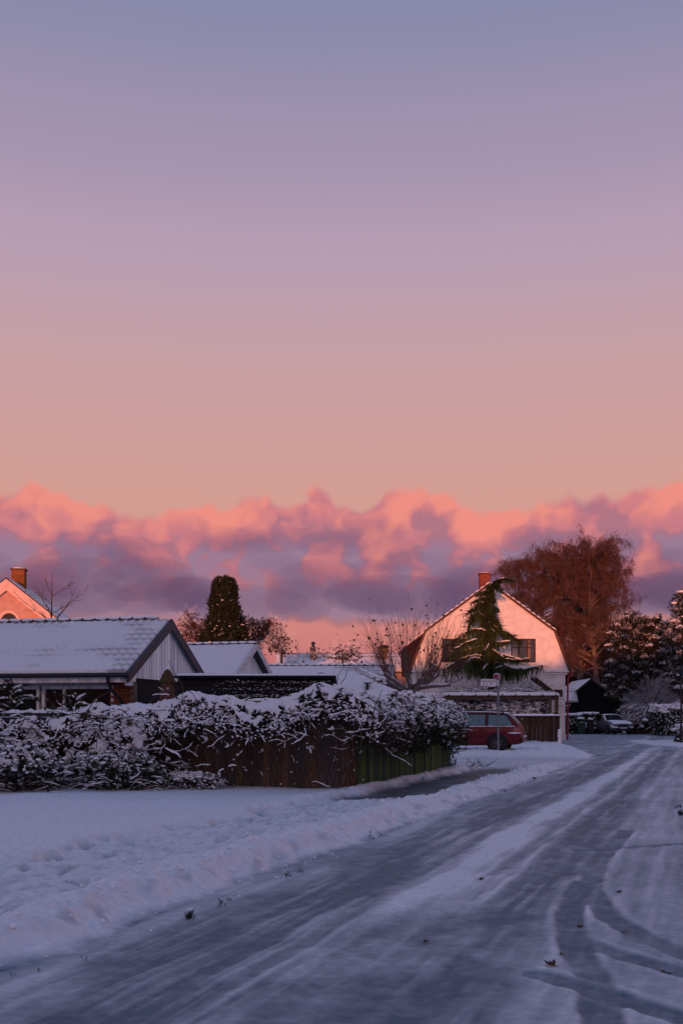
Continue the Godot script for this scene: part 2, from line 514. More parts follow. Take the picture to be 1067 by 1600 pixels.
# kind (0 snow-covered ground, 1 road, 2 pavement), height, share of snow less painted shade
func ground_at(x: float, d: float) -> Array:
	var t := lane(x, d)
	var ex := edge_x(d)
	var a := g1.get_noise_2d(x, d)
	var b := g2.get_noise_2d(x, d)
	var off := x - ex                       # to the right of the edge
	if d < 32.0:
		off = t
	off += 0.17 * a + 0.10 * b + 0.10 * g1.get_noise_2d(x * 0.4 + 11.0, d * 0.4)
	var island := smoothstep(-0.3, 0.5, (x - 15.0 - 0.04 * (d - 54.0) * (d - 54.0) * 0.5) + 0.3 * a) if d > 47.0 and d < 62.0 else 0.0
	var side := smoothstep(28.0, 29.6, d + 0.6 * a) * smoothstep(35.6, 33.8, d + 0.6 * a)   # the side street
	var far := smoothstep(80.5, 82.5, d + 0.4 * a)
	var on_road := smoothstep(-0.06, 0.12, off) * (1.0 - far) * (1.0 - island)
	if d < 28.0:
		on_road *= smoothstep(7.6, 6.9, t)
	var road := maxf(on_road, side)
	# snow left on the road
	var along := (x * 0.313 + d * 0.95)
	var tw := t + 0.04 * a
	var st := g3.get_noise_2d(along * 0.17, tw * 2.4)
	var st2 := g4.get_noise_2d(along * 0.15, tw * 5.0)
	var st3 := g4.get_noise_2d(along * 0.45 + 80.0, tw * 10.0)
	var s := 0.15 + 0.20 * smoothstep(-0.05, 0.5, st) + (0.20 * smoothstep(0.10, 0.6, st2 + 0.25 * a) + 0.12 * smoothstep(0.1, 0.7, st3)) * smoothstep(-0.35, 0.3, g1.get_noise_2d(x * 0.8 + 70.0, d * 0.5)) * 1.3 + 0.14 * b + 0.10 * a
	s += 0.24 * smoothstep(0.05, 0.5, g1.get_noise_2d(x * 1.1 + 30.0, d * 0.7)) * smoothstep(11.0, 6.0, d)
	s += 0.28 * exp(-pow((t - 0.22) / 0.16, 2.0)) * (0.5 + st)
	s -= 0.16 * exp(-pow((t - 0.95 - 0.1 * a) / 0.28, 2.0)) + 0.14 * exp(-pow((t - 2.25) / 0.18, 2.0))
	s -= 0.5 * exp(-pow((t - 0.03 - 0.05 * b) / 0.05, 2.0)) * smoothstep(8.0, 6.5, d)
	var wob := 0.12 * g3.get_noise_2d(along * 0.12, 7.0)
	var ridge := smoothstep(6.6, 8.0, d) * smoothstep(60.0, 24.0, d)
	s += 1.1 * ridge * exp(-pow((t - 1.52 - wob) / (0.19 + 0.06 * st), 2.0)) * (1.0 + 0.5 * a + 0.3 * st2)
	s += 0.55 * ridge * exp(-pow((t - 1.97 - wob) / 0.075, 2.0)) * (0.7 + 0.8 * st3)
	s += 0.35 * exp(-pow((t - 2.62 + wob) / 0.09, 2.0)) * smoothstep(5.5, 7.5, d)
	s = lerpf(s, 0.52 + 0.30 * st + 0.22 * a + 0.2 * st2 + 0.1 * st3, smoothstep(2.45, 2.85, t - 0.15 * a) * smoothstep(34.0, 24.0, d))
	var dip := 0.0
	if d < 16.0 and t > 1.6:
		for l in ruts:
			var w := near_line(Vector2(x, d), l)
			if w < 0.3:
				s = lerpf(s, 0.05 + 0.10 * b + 0.12 * maxf(st3, 0.0), clampf(0.95 + 0.5 * a, 0.0, 1.0) * smoothstep(0.11, 0.075, w + 0.02 * b))
				s += 0.26 * exp(-pow((w - 0.125) / 0.028, 2.0)) * (0.6 + a)
				dip += 0.006 * smoothstep(0.10, 0.05, w) - 0.002 * exp(-pow((w - 0.125) / 0.03, 2.0)) * (0.6 + a)
	if d > 30.0:
		s += 0.12 * smoothstep(30.0, 50.0, d) + 0.12 * g3.get_noise_2d(x * 0.35, d * 0.5)
	if side > 0.0 and off < 0.0:
		s = lerpf(s, 0.66 + 0.35 * g3.get_noise_2d(x * 0.25, d * 2.2), side)
	s = clampf(s, 0.02, 1.0)
	var bed := s
	s = clampf(s + (0.09 * g2.get_noise_2d(x * 3.2, d * 2.6) + 0.10 * g2.get_noise_2d(x * 1.7, d * 1.1)) * smoothstep(30.0, 12.0, d), 0.02, 1.0)
	var h := rise(d) + bed * 0.020 - dip + 0.004 * b
	# beside the road
	var worn_shade := 0.0  # packed snow, plus shade painted into footprints and hollows
	var lumps := 0.5 + 0.5 * g4.get_noise_2d(x * 2.6, d * 2.6)
	var v := 0.115 + 0.03 * a
	if d < 31.0:
		var pave := smoothstep(-2.15, -1.85, t + 0.12 * a) * smoothstep(-0.55, -0.75, t + 0.15 * a)
		var bank := exp(-pow((t + 0.34 + 0.16 * a) / 0.20, 2.0))
		v += 0.09 * bank * (0.40 + 0.9 * lumps + 0.25 * b) * lerpf(1.0, 0.3, smoothstep(14.5, 17.5, d)) + 0.006 * g2.get_noise_2d(x * 2.7, d * 2.7) * smoothstep(-1.4, -0.3, t)
		v += 0.04 * exp(-pow((t + 0.85) / 0.14, 2.0)) * lumps
		v -= pave * (0.035 + 0.02 * g4.get_noise_2d(x * 2.2 + 40.0, d * 1.6))
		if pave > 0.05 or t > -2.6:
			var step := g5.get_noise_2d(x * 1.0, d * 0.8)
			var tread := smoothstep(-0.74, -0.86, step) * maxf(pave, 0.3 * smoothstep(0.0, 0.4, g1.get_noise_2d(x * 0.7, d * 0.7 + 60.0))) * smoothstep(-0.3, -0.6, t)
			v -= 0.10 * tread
			worn_shade = 0.36 * tread + pave * (0.08 + 0.22 * smoothstep(0.05, 0.4, g2.get_noise_2d(x * 1.3 + 20.0, d * 0.9)))  # footprints painted darker for the shade in their dips; packed snow greyer
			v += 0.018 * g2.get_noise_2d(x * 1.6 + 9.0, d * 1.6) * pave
		v += 0.05 * exp(-pow((t + 2.08 + 0.1 * a) / 0.11, 2.0))
		v += 0.035 * smoothstep(-3.2, -1.6, t) * g4.get_noise_2d(x * 3.5, d * 3.5)
		v += 0.05 * g1.get_noise_2d(x * 0.35 + 9.0, d * 0.35) * smoothstep(-1.8, -3.0, t)
	else:
		v += 0.08 * a + 0.05 * b
	v *= smoothstep(0.05, -0.28, off) * 0.85 + 0.15
	worn_shade += 0.45 * exp(-pow((t + 0.12 + 0.1 * a) / 0.10, 2.0)) * smoothstep(0.45, 0.2, lumps + 0.3 * b) * smoothstep(31.0, 25.0, d)  # bank hollows by the road: bare soil and painted shade
	h = lerpf(rise(d) + v, h, road)
	s = lerpf(1.0 - worn_shade, s, road)
	var kind := 1 if road > 0.5 else 0
	# the swept piece of pavement beside the green fence
	if d < 29.5 and d > 15.5 and t < -0.4 and t > -2.4:
		var swept := smoothstep(16.4, 17.6, d + 0.8 * a + 1.2 * (t + 1.0) * -0.3) * smoothstep(28.6, 27.0, d + a) * smoothstep(-2.0, -1.72, t + 0.22 * a) * smoothstep(-0.62, -0.85, t + 0.2 * a + 0.06 * b)
		h = lerpf(h, 0.02 + 0.004 * b, swept)
		s = lerpf(s, 0.05 + 0.22 * maxf(0.0, g3.get_noise_2d(x * 1.2, d * 0.9)), swept)
		if swept > 0.4: kind = 2
	return [kind, h, s]

func ground() -> void:
	g1 = noise(41, 0.55, 3)
	g2 = noise(42, 2.6, 3)
	g3 = noise(43, 1.0, 3)
	g4 = noise(44, 1.3, 2)
	g5 = noise(45, 3.0, 1, FastNoiseLite.TYPE_CELLULAR)
	g5.cellular_return_type = FastNoiseLite.RETURN_DISTANCE
	ruts = [
		PackedVector2Array([Vector2(3.3, 12.6), Vector2(2.3, 9.8), Vector2(1.88, 8.28), Vector2(1.74, 7.04), Vector2(1.79, 6.37), Vector2(1.95, 5.7), Vector2(2.3, 4.6)]),
		PackedVector2Array([Vector2(1.9, 8.6), Vector2(1.5, 7.2), Vector2(1.36, 6.39), Vector2(1.5, 6.0), Vector2(1.74, 5.54), Vector2(2.3, 4.7)]),
		PackedVector2Array([Vector2(1.4, 6.6), Vector2(1.31, 6.1), Vector2(1.24, 5.33), Vector2(1.11, 4.63), Vector2(0.9, 3.8)]),
		PackedVector2Array([Vector2(1.0, 5.5), Vector2(1.26, 5.1), Vector2(1.5, 4.6), Vector2(1.8, 4.0)]),
		PackedVector2Array([Vector2(2.3, 10.7), Vector2(2.8, 10.9), Vector2(3.5, 11.25), Vector2(4.6, 11.5)]),
	]
	var ds := []
	for q in [-60.0, -30.0, -14.0, -6.0, -2.0, 0.0, 1.5, 2.5, 3.2, 3.7]:
		ds.append(q)
	var d := 4.1
	while d < 110.0:
		ds.append(d)
		d += minf(0.0008 * d * d, 0.012 * d)
	for q in [125.0, 150.0, 190.0, 260.0, 400.0, 700.0, 1500.0]:
		ds.append(q)
	var ts := [-16.0, -8.0, -4.0, -2.2, -1.4, -1.0, -0.75, -0.6, -0.5]
	var t := -0.42
	while t < 0.42:
		ts.append(t)
		t += 0.0019
	for q in [0.45, 0.5, 0.6, 0.75, 1.0, 1.4, 2.2, 4.0, 8.0, 16.0]:
		ts.append(q)
	var nr := ds.size()
	var nc := ts.size()
	var pos := PackedVector3Array()
	var col := PackedColorArray()
	var kinds := PackedByteArray()
	pos.resize(nr * nc)
	col.resize(nr * nc)
	kinds.resize(nr * nc)
	var wet := Color(0.092, 0.152, 0.205)
	var white := Color(0.77, 0.815, 0.87)
	var paved := Color(0.055, 0.075, 0.085)
	for r in nr:
		var dd: float = ds[r]
		for k in nc:
			var x: float = ts[k] * (maxf(dd, 3.7) + 1.0)
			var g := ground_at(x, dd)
			pos[r * nc + k] = Vector3(x, g[1], -dd)
			kinds[r * nc + k] = g[0]
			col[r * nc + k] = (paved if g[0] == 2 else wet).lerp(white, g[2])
	var nor := PackedVector3Array()
	nor.resize(nr * nc)
	for r in nr:
		for k in nc:
			var du := pos[mini(r + 1, nr - 1) * nc + k] - pos[maxi(r - 1, 0) * nc + k]
			var dv := pos[r * nc + mini(k + 1, nc - 1)] - pos[r * nc + maxi(k - 1, 0)]
			nor[r * nc + k] = dv.cross(du).normalized()
	var bits := [MB.new(), MB.new(), MB.new()]
	var maps := []
	for q in 3:
		var m := PackedInt32Array()
		m.resize(nr * nc)
		m.fill(-1)
		maps.append(m)
	for r in nr - 1:
		for k in nc - 1:
			var q := [r * nc + k, r * nc + k + 1, (r + 1) * nc + k + 1, (r + 1) * nc + k]
			var w := kinds[q[0]]
			var mb: MB = bits[w]
			var id := []
			for z in q:
				var e: int = maps[w][z]
				if e < 0:
					e = mb.v.size()
					maps[w][z] = e
					mb.v.append(pos[z]); mb.n.append(nor[z]); mb.c.append(col[z]); mb.u.append(Vector2.ZERO)
				id.append(e)
			mb.i.append_array([id[0], id[2], id[1], id[0], id[3], id[2]])
	tag(part("ground", bits[0], M.road_surface), "", "", "", "structure")
	tag(part("road", bits[1], M.road_surface), "", "", "", "structure")
	tag(part("pavement", bits[2], M.road_surface), "", "", "", "structure")

# ---------------------------------------------------------------- buildings
# a roof slope under snow: a is the lower left corner, u runs along the eave, w up the slope
func roof_snow(mb: MB, a: Vector3, u: Vector3, w: Vector3, thick: float, s: int, relief := 1.0, cell := 0.06) -> void:
	var L := u.length()
	var S := w.length()
	var nn := u.cross(w).normalized()
	var up := nn if nn.y > 0.0 else -nn
	var nu := maxi(int(S / cell), 4)
	var nv := maxi(int(L / cell), 4)
	var q := noise(s, 0.5, 3)
	var f := noise(s + 1, 2.2, 3)
	var pts := PackedVector3Array()
	var cols := PackedColorArray()
	for k in nu + 1:
		for j in nv + 1:
			var x := L * j / nv
			var y := S * k / nu
			var bare := clampf(0.35 + 1.3 * q.get_noise_2d(x * 0.6, y * 0.8) + 0.45 * smoothstep(S - 0.9, S, y) + 0.5 * smoothstep(L - 2.2, L - 0.2, x), 0.08, 1.15) * relief
			var tile := pow(0.5 + 0.5 * cos(TAU * x / 0.22), 2.0)
			var row := fposmod(y, 0.30) / 0.30
			var h := thick + 0.012 * q.get_noise_2d(x, y) + 0.008 * f.get_noise_2d(x, y) + bare * (0.034 * tile - 0.028 * row)
			var shows := smoothstep(0.70, 1.0, bare) * (smoothstep(0.30, 0.12, row) + 0.25 * smoothstep(0.5, 0.2, tile))
			cols.append(Color(1, 1, 1).lerp(Color(0.20, 0.18, 0.19), clampf(shows, 0.0, 1.0) * 0.6))
			if j == 0 or j == nv or k == nu:
				h = 0.0
			if k == 0:
				h = -0.045 - 0.03 * q.get_noise_1d(x * 1.5)
			var inset := 0.0
			pts.append(a + u * (x / L) + w * (y / S) + up * h - w.normalized() * (0.03 + 0.03 * f.get_noise_1d(x * 3.0) if k == 0 else 0.0))
	if nn.y > 0.0:
		var flip := PackedVector3Array()
		for j in nv + 1:
			for k in nu + 1:
				flip.append(pts[k * (nv + 1) + j])
		var fc := PackedColorArray()
		for j in nv + 1:
			for k in nu + 1:
				fc.append(cols[k * (nv + 1) + j])
		mb.sheet(flip, nv + 1, nu + 1, fc)
	else:
		mb.sheet(pts, nu + 1, nv + 1, cols)

func slab(mb: MB, a: Vector3, u: Vector3, w: Vector3, thick: float) -> void:
	var nn := u.cross(w).normalized() * thick
	if nn.y < 0.0:
		nn = -nn
	var p := [a, a + u, a + u + w, a + w]
	if u.cross(w).y < 0.0:
		p.reverse()
	mb.quad(p[0], p[1], p[2], p[3])
	mb.quad(p[3] - nn, p[2] - nn, p[1] - nn, p[0] - nn)
	for k in 4:
		var e = p[k]
		var f = p[(k + 1) % 4]
		mb.quad(e - nn, f - nn, f, e)

# half-round tiles along a ridge from a to b, each with its own snow on top
func ridge_tiles(parent: Node, a: Vector3, b: Vector3, s: int, each := 0.36, r := 0.085) -> void:
	var g := rnd(s)
	var len_ := a.distance_to(b)
	var dir := (b - a) / len_
	var cnt := int(len_ / each)
	var shape := MB.new()
	shape.col = Color(0.05, 0.045, 0.05)
	shape.tube(PackedVector3Array([Vector3.ZERO, Vector3(each * 1.02, 0, 0)]), PackedFloat32Array([r, r * 0.86]), 10)
	var m := shape.mesh()
	var caps := []
	for k in 3:
		var cap := MB.new()
		cap.lump(Vector3(each * 0.5, r * 0.50, 0), Vector3(each * 0.66, r * 0.68, r * 1.12), 0.08, k * 2.1 + s)
		caps.append(cap.mesh())
	var bas := Basis(dir, Vector3.UP, dir.cross(Vector3.UP).normalized())
	for k in cnt:
		var where := Transform3D(bas, a + dir * each * k)
		var o := part("ridge_tile", m, M.tile, parent, where)
		part("snow_cap", caps[g.randi() % 3], M.snow_plain, o if parent == self or parent.get_parent() == self else parent, Transform3D() if parent.get_parent() == self else where)

# vertical boards that fill an outline, each a board of its own; front of the boards at z
func boards(parent: Node, called: String, x0: float, x1: float, wide: float, low: Callable, high: Callable, z: float, thick: float, cols: Array, m: Material, s: int, gap := 0.006) -> void:
	var g := rnd(s)
	var x := x0
	while x < x1 - 0.02:
		var w := minf(wide * g.randf_range(0.94, 1.06), x1 - x)
		var mb := MB.new()
		var c: Color = cols[g.randi() % cols.size()]
		mb.col = c * g.randf_range(0.82, 1.15)
		var a := x + gap * 0.5
		var b := x + w - gap * 0.5
		var la: float = (low as Callable).call(a)
		var lb: float = (low as Callable).call(b)
		var ha: float = (high as Callable).call(a)
		var hb: float = (high as Callable).call(b)
		if ha > la + 0.03 or hb > lb + 0.03:
			var dz := g.randf_range(-0.008, 0.008)
			mb.prism(PackedVector2Array([Vector2(a, la), Vector2(b, lb), Vector2(b, maxf(hb, lb + 0.01)), Vector2(a, maxf(ha, la + 0.01))]), z - thick, z + dz)
			part(called, mb, m, parent)
		x += w

# courses of bricks on the four sides of a shaft, joined; a mortar core stands behind
func brick_shaft(parent: Node, called: String, ctr: Vector3, size: Vector3, s: int, col: Color, turn := 0.0) -> MeshInstance3D:
	var g := rnd(s)
	var mb := MB.new()
	mb.col = Color(0.22, 0.2, 0.18)
	var b0 := Basis(Vector3.UP, turn)
	mb.box(ctr, size - Vector3(0.02, 0.0, 0.02), b0)
	var rows := int(size.y / 0.078)
	for r in rows:
		var y := ctr.y - size.y * 0.5 + (r + 0.5) * size.y / rows
		for side in 4:
			var b := b0 * Basis(Vector3.UP, side * PI / 2)
			var wide: float = size.x if side % 2 == 0 else size.z
			var deep: float = size.z if side % 2 == 0 else size.x
			var cnt := maxi(int(wide / 0.24), 1)
			for k in cnt + 1:
				var l := -wide * 0.5 + (k - (0.5 if r % 2 else 0.0)) * wide / cnt
				var a := maxf(l, -wide * 0.5)
				var e := minf(l + wide / cnt, wide * 0.5)
				if e - a < 0.03:
					continue
				mb.col = col * g.randf_range(0.65, 1.25)
				mb.box(Vector3(ctr.x, y, ctr.z) + b * Vector3((a + e) * 0.5, 0, deep * 0.5 - 0.028), Vector3(e - a - 0.012, size.y / rows - 0.012, 0.06 + g.randf_range(-0.006, 0.006)), b)
	return part(called, mb, M.brick, parent)

# frame, bars and panes of a window in the x, y plane at z; ups: x of upright bars, acrosses: [y, from, to]
func window(parent: Node, x0: float, y0: float, x1: float, y1: float, z: float, frame_col: Color, ups: Array, acrosses: Array, bar := 0.06, called := "window") -> MeshInstance3D:
	var mb := MB.new()
	mb.col = frame_col
	mb.box(Vector3((x0 + x1) / 2, y0 + bar / 2, z), Vector3(x1 - x0, bar, 0.09))
	mb.box(Vector3((x0 + x1) / 2, y1 - bar / 2, z), Vector3(x1 - x0, bar, 0.09))
	mb.box(Vector3(x0 + bar / 2, (y0 + y1) / 2, z), Vector3(bar, y1 - y0 - 2 * bar, 0.09))
	mb.box(Vector3(x1 - bar / 2, (y0 + y1) / 2, z), Vector3(bar, y1 - y0 - 2 * bar, 0.09))
	for x in ups:
		mb.box(Vector3(x, (y0 + y1) / 2, z), Vector3(bar * 0.9, y1 - y0 - 2 * bar, 0.08))
	for h in acrosses:
		mb.box(Vector3((h[1] + h[2]) / 2, h[0], z), Vector3(h[2] - h[1], bar * 0.7, 0.07))
	var w := part(called, mb, M.paint, parent)
	var xs := [x0]
	xs.append_array(ups)
	xs.append(x1)
	for k in xs.size() - 1:
		var g := MB.new()
		g.box(Vector3((xs[k] + xs[k + 1]) / 2, (y0 + y1) / 2, z - 0.022), Vector3(xs[k + 1] - xs[k] - 0.02, y1 - y0 - 0.04, 0.012))
		part("pane", g, M.glass, w)
	return w

func bungalow() -> void:
	var o := thing("bungalow", "long low bungalow with snowy tiled roof, grey board gable and wide windows, left front", "house", Vector3(-5.1, 0, -26.0), -deg_to_rad(13.0))
	var L := 10.5
	var wf := 2.75
	var wb := 3.6
	var ye := 2.40
	var ya := 3.90
	var D := wf + wb
	var yb := ya - (ya - ye) / wf * wb
	# walls: brick shell behind the windows
	var x_end := -0.24
	var mb := MB.new()
	mb.col = Color(0.62, 0.62, 0.60)
	mb.box(Vector3((x_end - L) / 2, 1.0, -D + 0.5), Vector3(L + x_end, 2.0, 0.2))
	mb.box(Vector3(-L + 0.2, 1.1, -D / 2), Vector3(0.2, 2.2, D - 1.2))
	part("wall", mb, M.plaster, o)
	# low brick front wall and the brick pier beside the windows
	mb = MB.new()
	mb.col = Color(0.25, 0.09, 0.055)
	mb.box(Vector3((-0.62 - L) / 2, 0.45, -0.62), Vector3(L - 0.62, 0.9, 0.2))
	part("front_wall", mb, M.brick, o)
	var pier := MB.new()
	pier.col = Color(0.2, 0.18, 0.16)
	pier.box(Vector3(-0.34, 1.1, -0.66), Vector3(0.50, 2.2, 0.2))
	var pr := part("brick_pier", pier, M.brick, o)
	var g := rnd(77)
	var bm := []
	for k in 4:
		var bk := MB.new()
		bk.col = Color(0.27, 0.085, 0.045) * [0.8, 1.0, 1.15, 0.95][k]
		bk.bevel_box(Vector3.ZERO, Vector3(0.235, 0.066, 0.06), 0.006)
		bm.append(bk.mesh())
	for r in 12:
		for k in 3:
			var x: float = -0.60 + 0.25 * k + (0.0 if r % 2 else 0.125)
			if x > -0.1:
				continue
			part("brick", bm[g.randi() % 4], M.brick, pr, Transform3D(Basis(), Vector3(x + 0.02, 1.3 + r * 0.077, -0.545 + g.randf_range(-0.004, 0.004))))
	# gable wall: dark lower wall and grey boards above
	mb = MB.new()
	mb.col = Color(0.03, 0.032, 0.04)
	mb.box(Vector3(x_end, 1.15, -D / 2 - 0.1), Vector3(0.16, 2.3, D - 1.0))
	part("gable_wall", mb, M.plank, o)
	var gab := Node3D.new()
	gab.name = "gable_cladding"
	gab.rotation.y = PI / 2
	gab.position = Vector3(x_end + 0.10, 0, 0)
	o.add_child(gab)
	# turned by a quarter: x of the boards runs deeper into the picture
	var top := func(x: float) -> float: return (ye + (ya - ye) * x / wf if x < wf else ya - (ya - yb) * (x - wf) / wb) - 0.16
	boards(gab, "cladding_board", 0.12, D - 0.2, 0.105, func(x: float) -> float: return 2.10 if x < 0.7 else 2.30, top, 0.03, 0.02, [Color(0.76, 0.88, 0.95), Color(0.80, 0.92, 0.98), Color(0.66, 0.78, 0.85)], M.enamel, 5, 0.026)
	# fascia, band and windows under the front eave
	mb = MB.new()
	mb.col = Color(0.92, 0.90, 0.86)
	mb.box(Vector3((-0.1 - L) / 2, 2.25, -0.10), Vector3(L - 0.1, 0.15, 0.06))
	part("fascia_board", mb, M.paint, o)
	mb = MB.new()
	mb.col = Color(0.26, 0.28, 0.31)
	mb.box(Vector3((-0.6 - L) / 2, 2.14, -0.30), Vector3(L - 0.6, 0.085, 0.05))
	part("grey_band", mb, M.paint, o)
	window(o, -2.55, 0.9, -0.62, 2.11, -0.60, Color(0.85, 0.82, 0.76), [-1.95], [], 0.075)
	window(o, -4.6, 0.9, -2.62, 2.11, -0.60, Color(0.85, 0.82, 0.76), [-3.4], [], 0.075)
	window(o, -6.6, 0.9, -4.67, 2.11, -0.60, Color(0.85, 0.82, 0.76), [-5.4], [], 0.075)
	mb = MB.new()
	mb.col = Color(0.05, 0.05, 0.05)
	mb.box(Vector3(-L / 2 - 0.4, 1.0, -2.6), Vector3(L - 1.4, 2.0, 0.1))
	part("inner_wall", mb, M.plaster, o)
	# roof
	mb = MB.new()
	mb.col = Color(0.06, 0.05, 0.05)
	slab(mb, Vector3(-L, ye, 0), Vector3(L, 0, 0), Vector3(0, ya - ye, -wf), 0.12)
	slab(mb, Vector3(-L, yb, -D), Vector3(L, 0, 0), Vector3(0, ya - yb, wb), 0.12)
	var roof := part("roof", mb, M.tile, o)
	mb = MB.new()
	roof_snow(mb, Vector3(-L + 0.02, ye + 0.004, 0.0), Vector3(L - 0.06, 0, 0), Vector3(0, ya - ye, -wf) * 0.985, 0.055, 61, 1.0, 0.04)
	roof_snow(mb, Vector3(-L + 0.02, yb + 0.004, -D), Vector3(L - 0.06, 0, 0), Vector3(0, ya - yb, wb) * 0.985, 0.055, 63, 1.0, 0.1)
	part("roof_snow", mb, M.snow, roof)
	ridge_tiles(o, Vector3(-L + 0.05, ya + 0.03, -wf), Vector3(-0.02, ya + 0.03, -wf), 12)
	# barge boards: dark grey outer face, pale inner board
	for e in [[ye, 0.0, ya, -wf, Color(0.075, 0.085, 0.1)], [yb, -D, ya, -wf, Color(0.075, 0.085, 0.1)]]:
		mb = MB.new()
		mb.col = e[4]
		var p := Vector3(0.0, e[0], e[1])
		var q := Vector3(0.0, e[2], e[3])
		var dn := Vector3(0, -0.24, 0)
		var tk := Vector3(0.035, 0, 0)
		var lift := Vector3(0, 0.03, 0)
		if e[1] == 0.0:
			mb.quad(p + dn + tk, q + dn + tk, q + tk + lift, p + tk + lift)
			mb.quad(q + dn - tk, p + dn - tk, p - tk + lift, q - tk + lift)
			mb.quad(p + tk + lift, q + tk + lift, q - tk + lift, p - tk + lift)
			mb.quad(q + dn + tk, p + dn + tk, p + dn - tk, q + dn - tk)
			mb.quad(p + dn - tk, p + dn + tk, p + tk + lift, p - tk + lift)
		else:
			mb.quad(q + dn + tk, p + dn + tk, p + tk + lift, q + tk + lift)
			mb.quad(p + dn - tk, q + dn - tk, q - tk + lift, p - tk + lift)
			mb.quad(q + tk + lift, p + tk + lift, p - tk + lift, q - tk + lift)
			mb.quad(p + dn + tk, q + dn + tk, q + dn - tk, p + dn - tk)
			mb.quad(p + dn + tk, p + dn - tk, p - tk + lift, p + tk + lift)
		part("barge_board", mb, M.paint, o)
	# pale soffit under the verge of the rear slope
	mb = MB.new()
	mb.col = Color(0.66, 0.72, 0.76)
	slab(mb, Vector3(x_end + 0.06, yb - 0.155, -D), Vector3(-x_end - 0.10, 0, 0), Vector3(0, ya - yb, wb), 0.02)
	slab(mb, Vector3(x_end + 0.06, ye - 0.155, 0), Vector3(-x_end - 0.10, 0, 0), Vector3(0, ya - ye, -wf), 0.02)
	part("soffit", mb, M.wood, o)
	# gutter and downpipe
	mb = MB.new()
	mb.col = Color(0.02, 0.022, 0.028)
	mb.tube(PackedVector3Array([Vector3(-L, ye - 0.03, 0.06), Vector3(0.02, ye - 0.05, 0.06)]), PackedFloat32Array([0.055, 0.055]), 10)
	var gut := part("gutter", mb, M.metal, o)
	mb = MB.new()
	mb.col = Color(0.02, 0.022, 0.028)
	mb.tube(PackedVector3Array([Vector3(-0.50, ye - 0.08, 0.05), Vector3(-0.50, ye - 0.2, 0.03), Vector3(-0.48, ye - 0.42, -0.12), Vector3(-0.36, ye - 0.62, -0.36), Vector3(-0.30, ye - 0.85, -0.46), Vector3(-0.30, 0.1, -0.46)]), PackedFloat32Array([0.05, 0.04, 0.04, 0.04, 0.04, 0.04]), 8)
	part("downpipe", mb, M.metal, gut)

func gabled_house() -> void:
	var o := thing("gabled_house", "smaller snow-roofed house with pale board gable behind the long bungalow", "house", Vector3(-3.9, 0, -38.6), -deg_to_rad(15.0))
	var L := 6.5
	var wf := 2.7
	var ye := 2.55
	var ya := 4.12
	var D := 2 * wf
	var mb := MB.new()
	mb.col = Color(0.5, 0.5, 0.5)
	mb.box(Vector3(-L / 2, 1.25, -D / 2), Vector3(L - 0.8, 2.5, D - 0.9))
	part("wall", mb, M.plaster, o)
	var gab := Node3D.new()
	gab.name = "gable_cladding"
	gab.rotation.y = PI / 2
	gab.position = Vector3(-0.34, 0, 0)
	o.add_child(gab)
	var top := func(x: float) -> float: return ye + (ya - ye) * (1.0 - absf(x - wf) / wf) - 0.14
	boards(gab, "cladding_board", 0.2, D - 0.2, 0.12, func(_x: float) -> float: return 2.0, top, 0.03, 0.03, [Color(0.72, 0.80, 0.84), Color(0.66, 0.74, 0.78)], M.enamel, 6, 0.012)
	mb = MB.new()
	mb.col = Color(0.06, 0.05, 0.05)
	slab(mb, Vector3(-L, ye, 0), Vector3(L, 0, 0), Vector3(0, ya - ye, -wf), 0.1)
	slab(mb, Vector3(-L, ye, -D), Vector3(L, 0, 0), Vector3(0, ya - ye, wf), 0.1)
	var roof := part("roof", mb, M.tile, o)
	mb = MB.new()
	roof_snow(mb, Vector3(-L, ye + 0.004, 0), Vector3(L - 0.06, 0, 0), Vector3(0, ya - ye, -wf) * 0.985, 0.06, 71, 0.55, 0.06)
	roof_snow(mb, Vector3(-L, ye + 0.004, -D), Vector3(L - 0.06, 0, 0), Vector3(0, ya - ye, wf) * 0.985, 0.06, 73, 0.5, 0.12)
	part("roof_snow", mb, M.snow, roof)
	ridge_tiles(o, Vector3(-L, ya + 0.03, -wf), Vector3(-0.02, ya + 0.03, -wf), 15)
	for sgn in [0, 1]:
		mb = MB.new()
		mb.col = Color(0.72, 0.75, 0.78)
		var p := Vector3(0.0, ye, -D * sgn)
		var q := Vector3(0.0, ya, -wf)
		var ang := atan2(ya - ye, wf) * (1 if sgn else -1)
		var b := Basis(Vector3(1, 0, 0), -ang * -1.0)
		mb.box((p + q) / 2 + Vector3(0, -0.07, 0), Vector3(0.05, 0.2, p.distance_to(q)), Basis(Vector3(1, 0, 0), atan2(ya - ye, wf) * (-1.0 if sgn else 1.0)))
		part("barge_board", mb, M.paint, o)

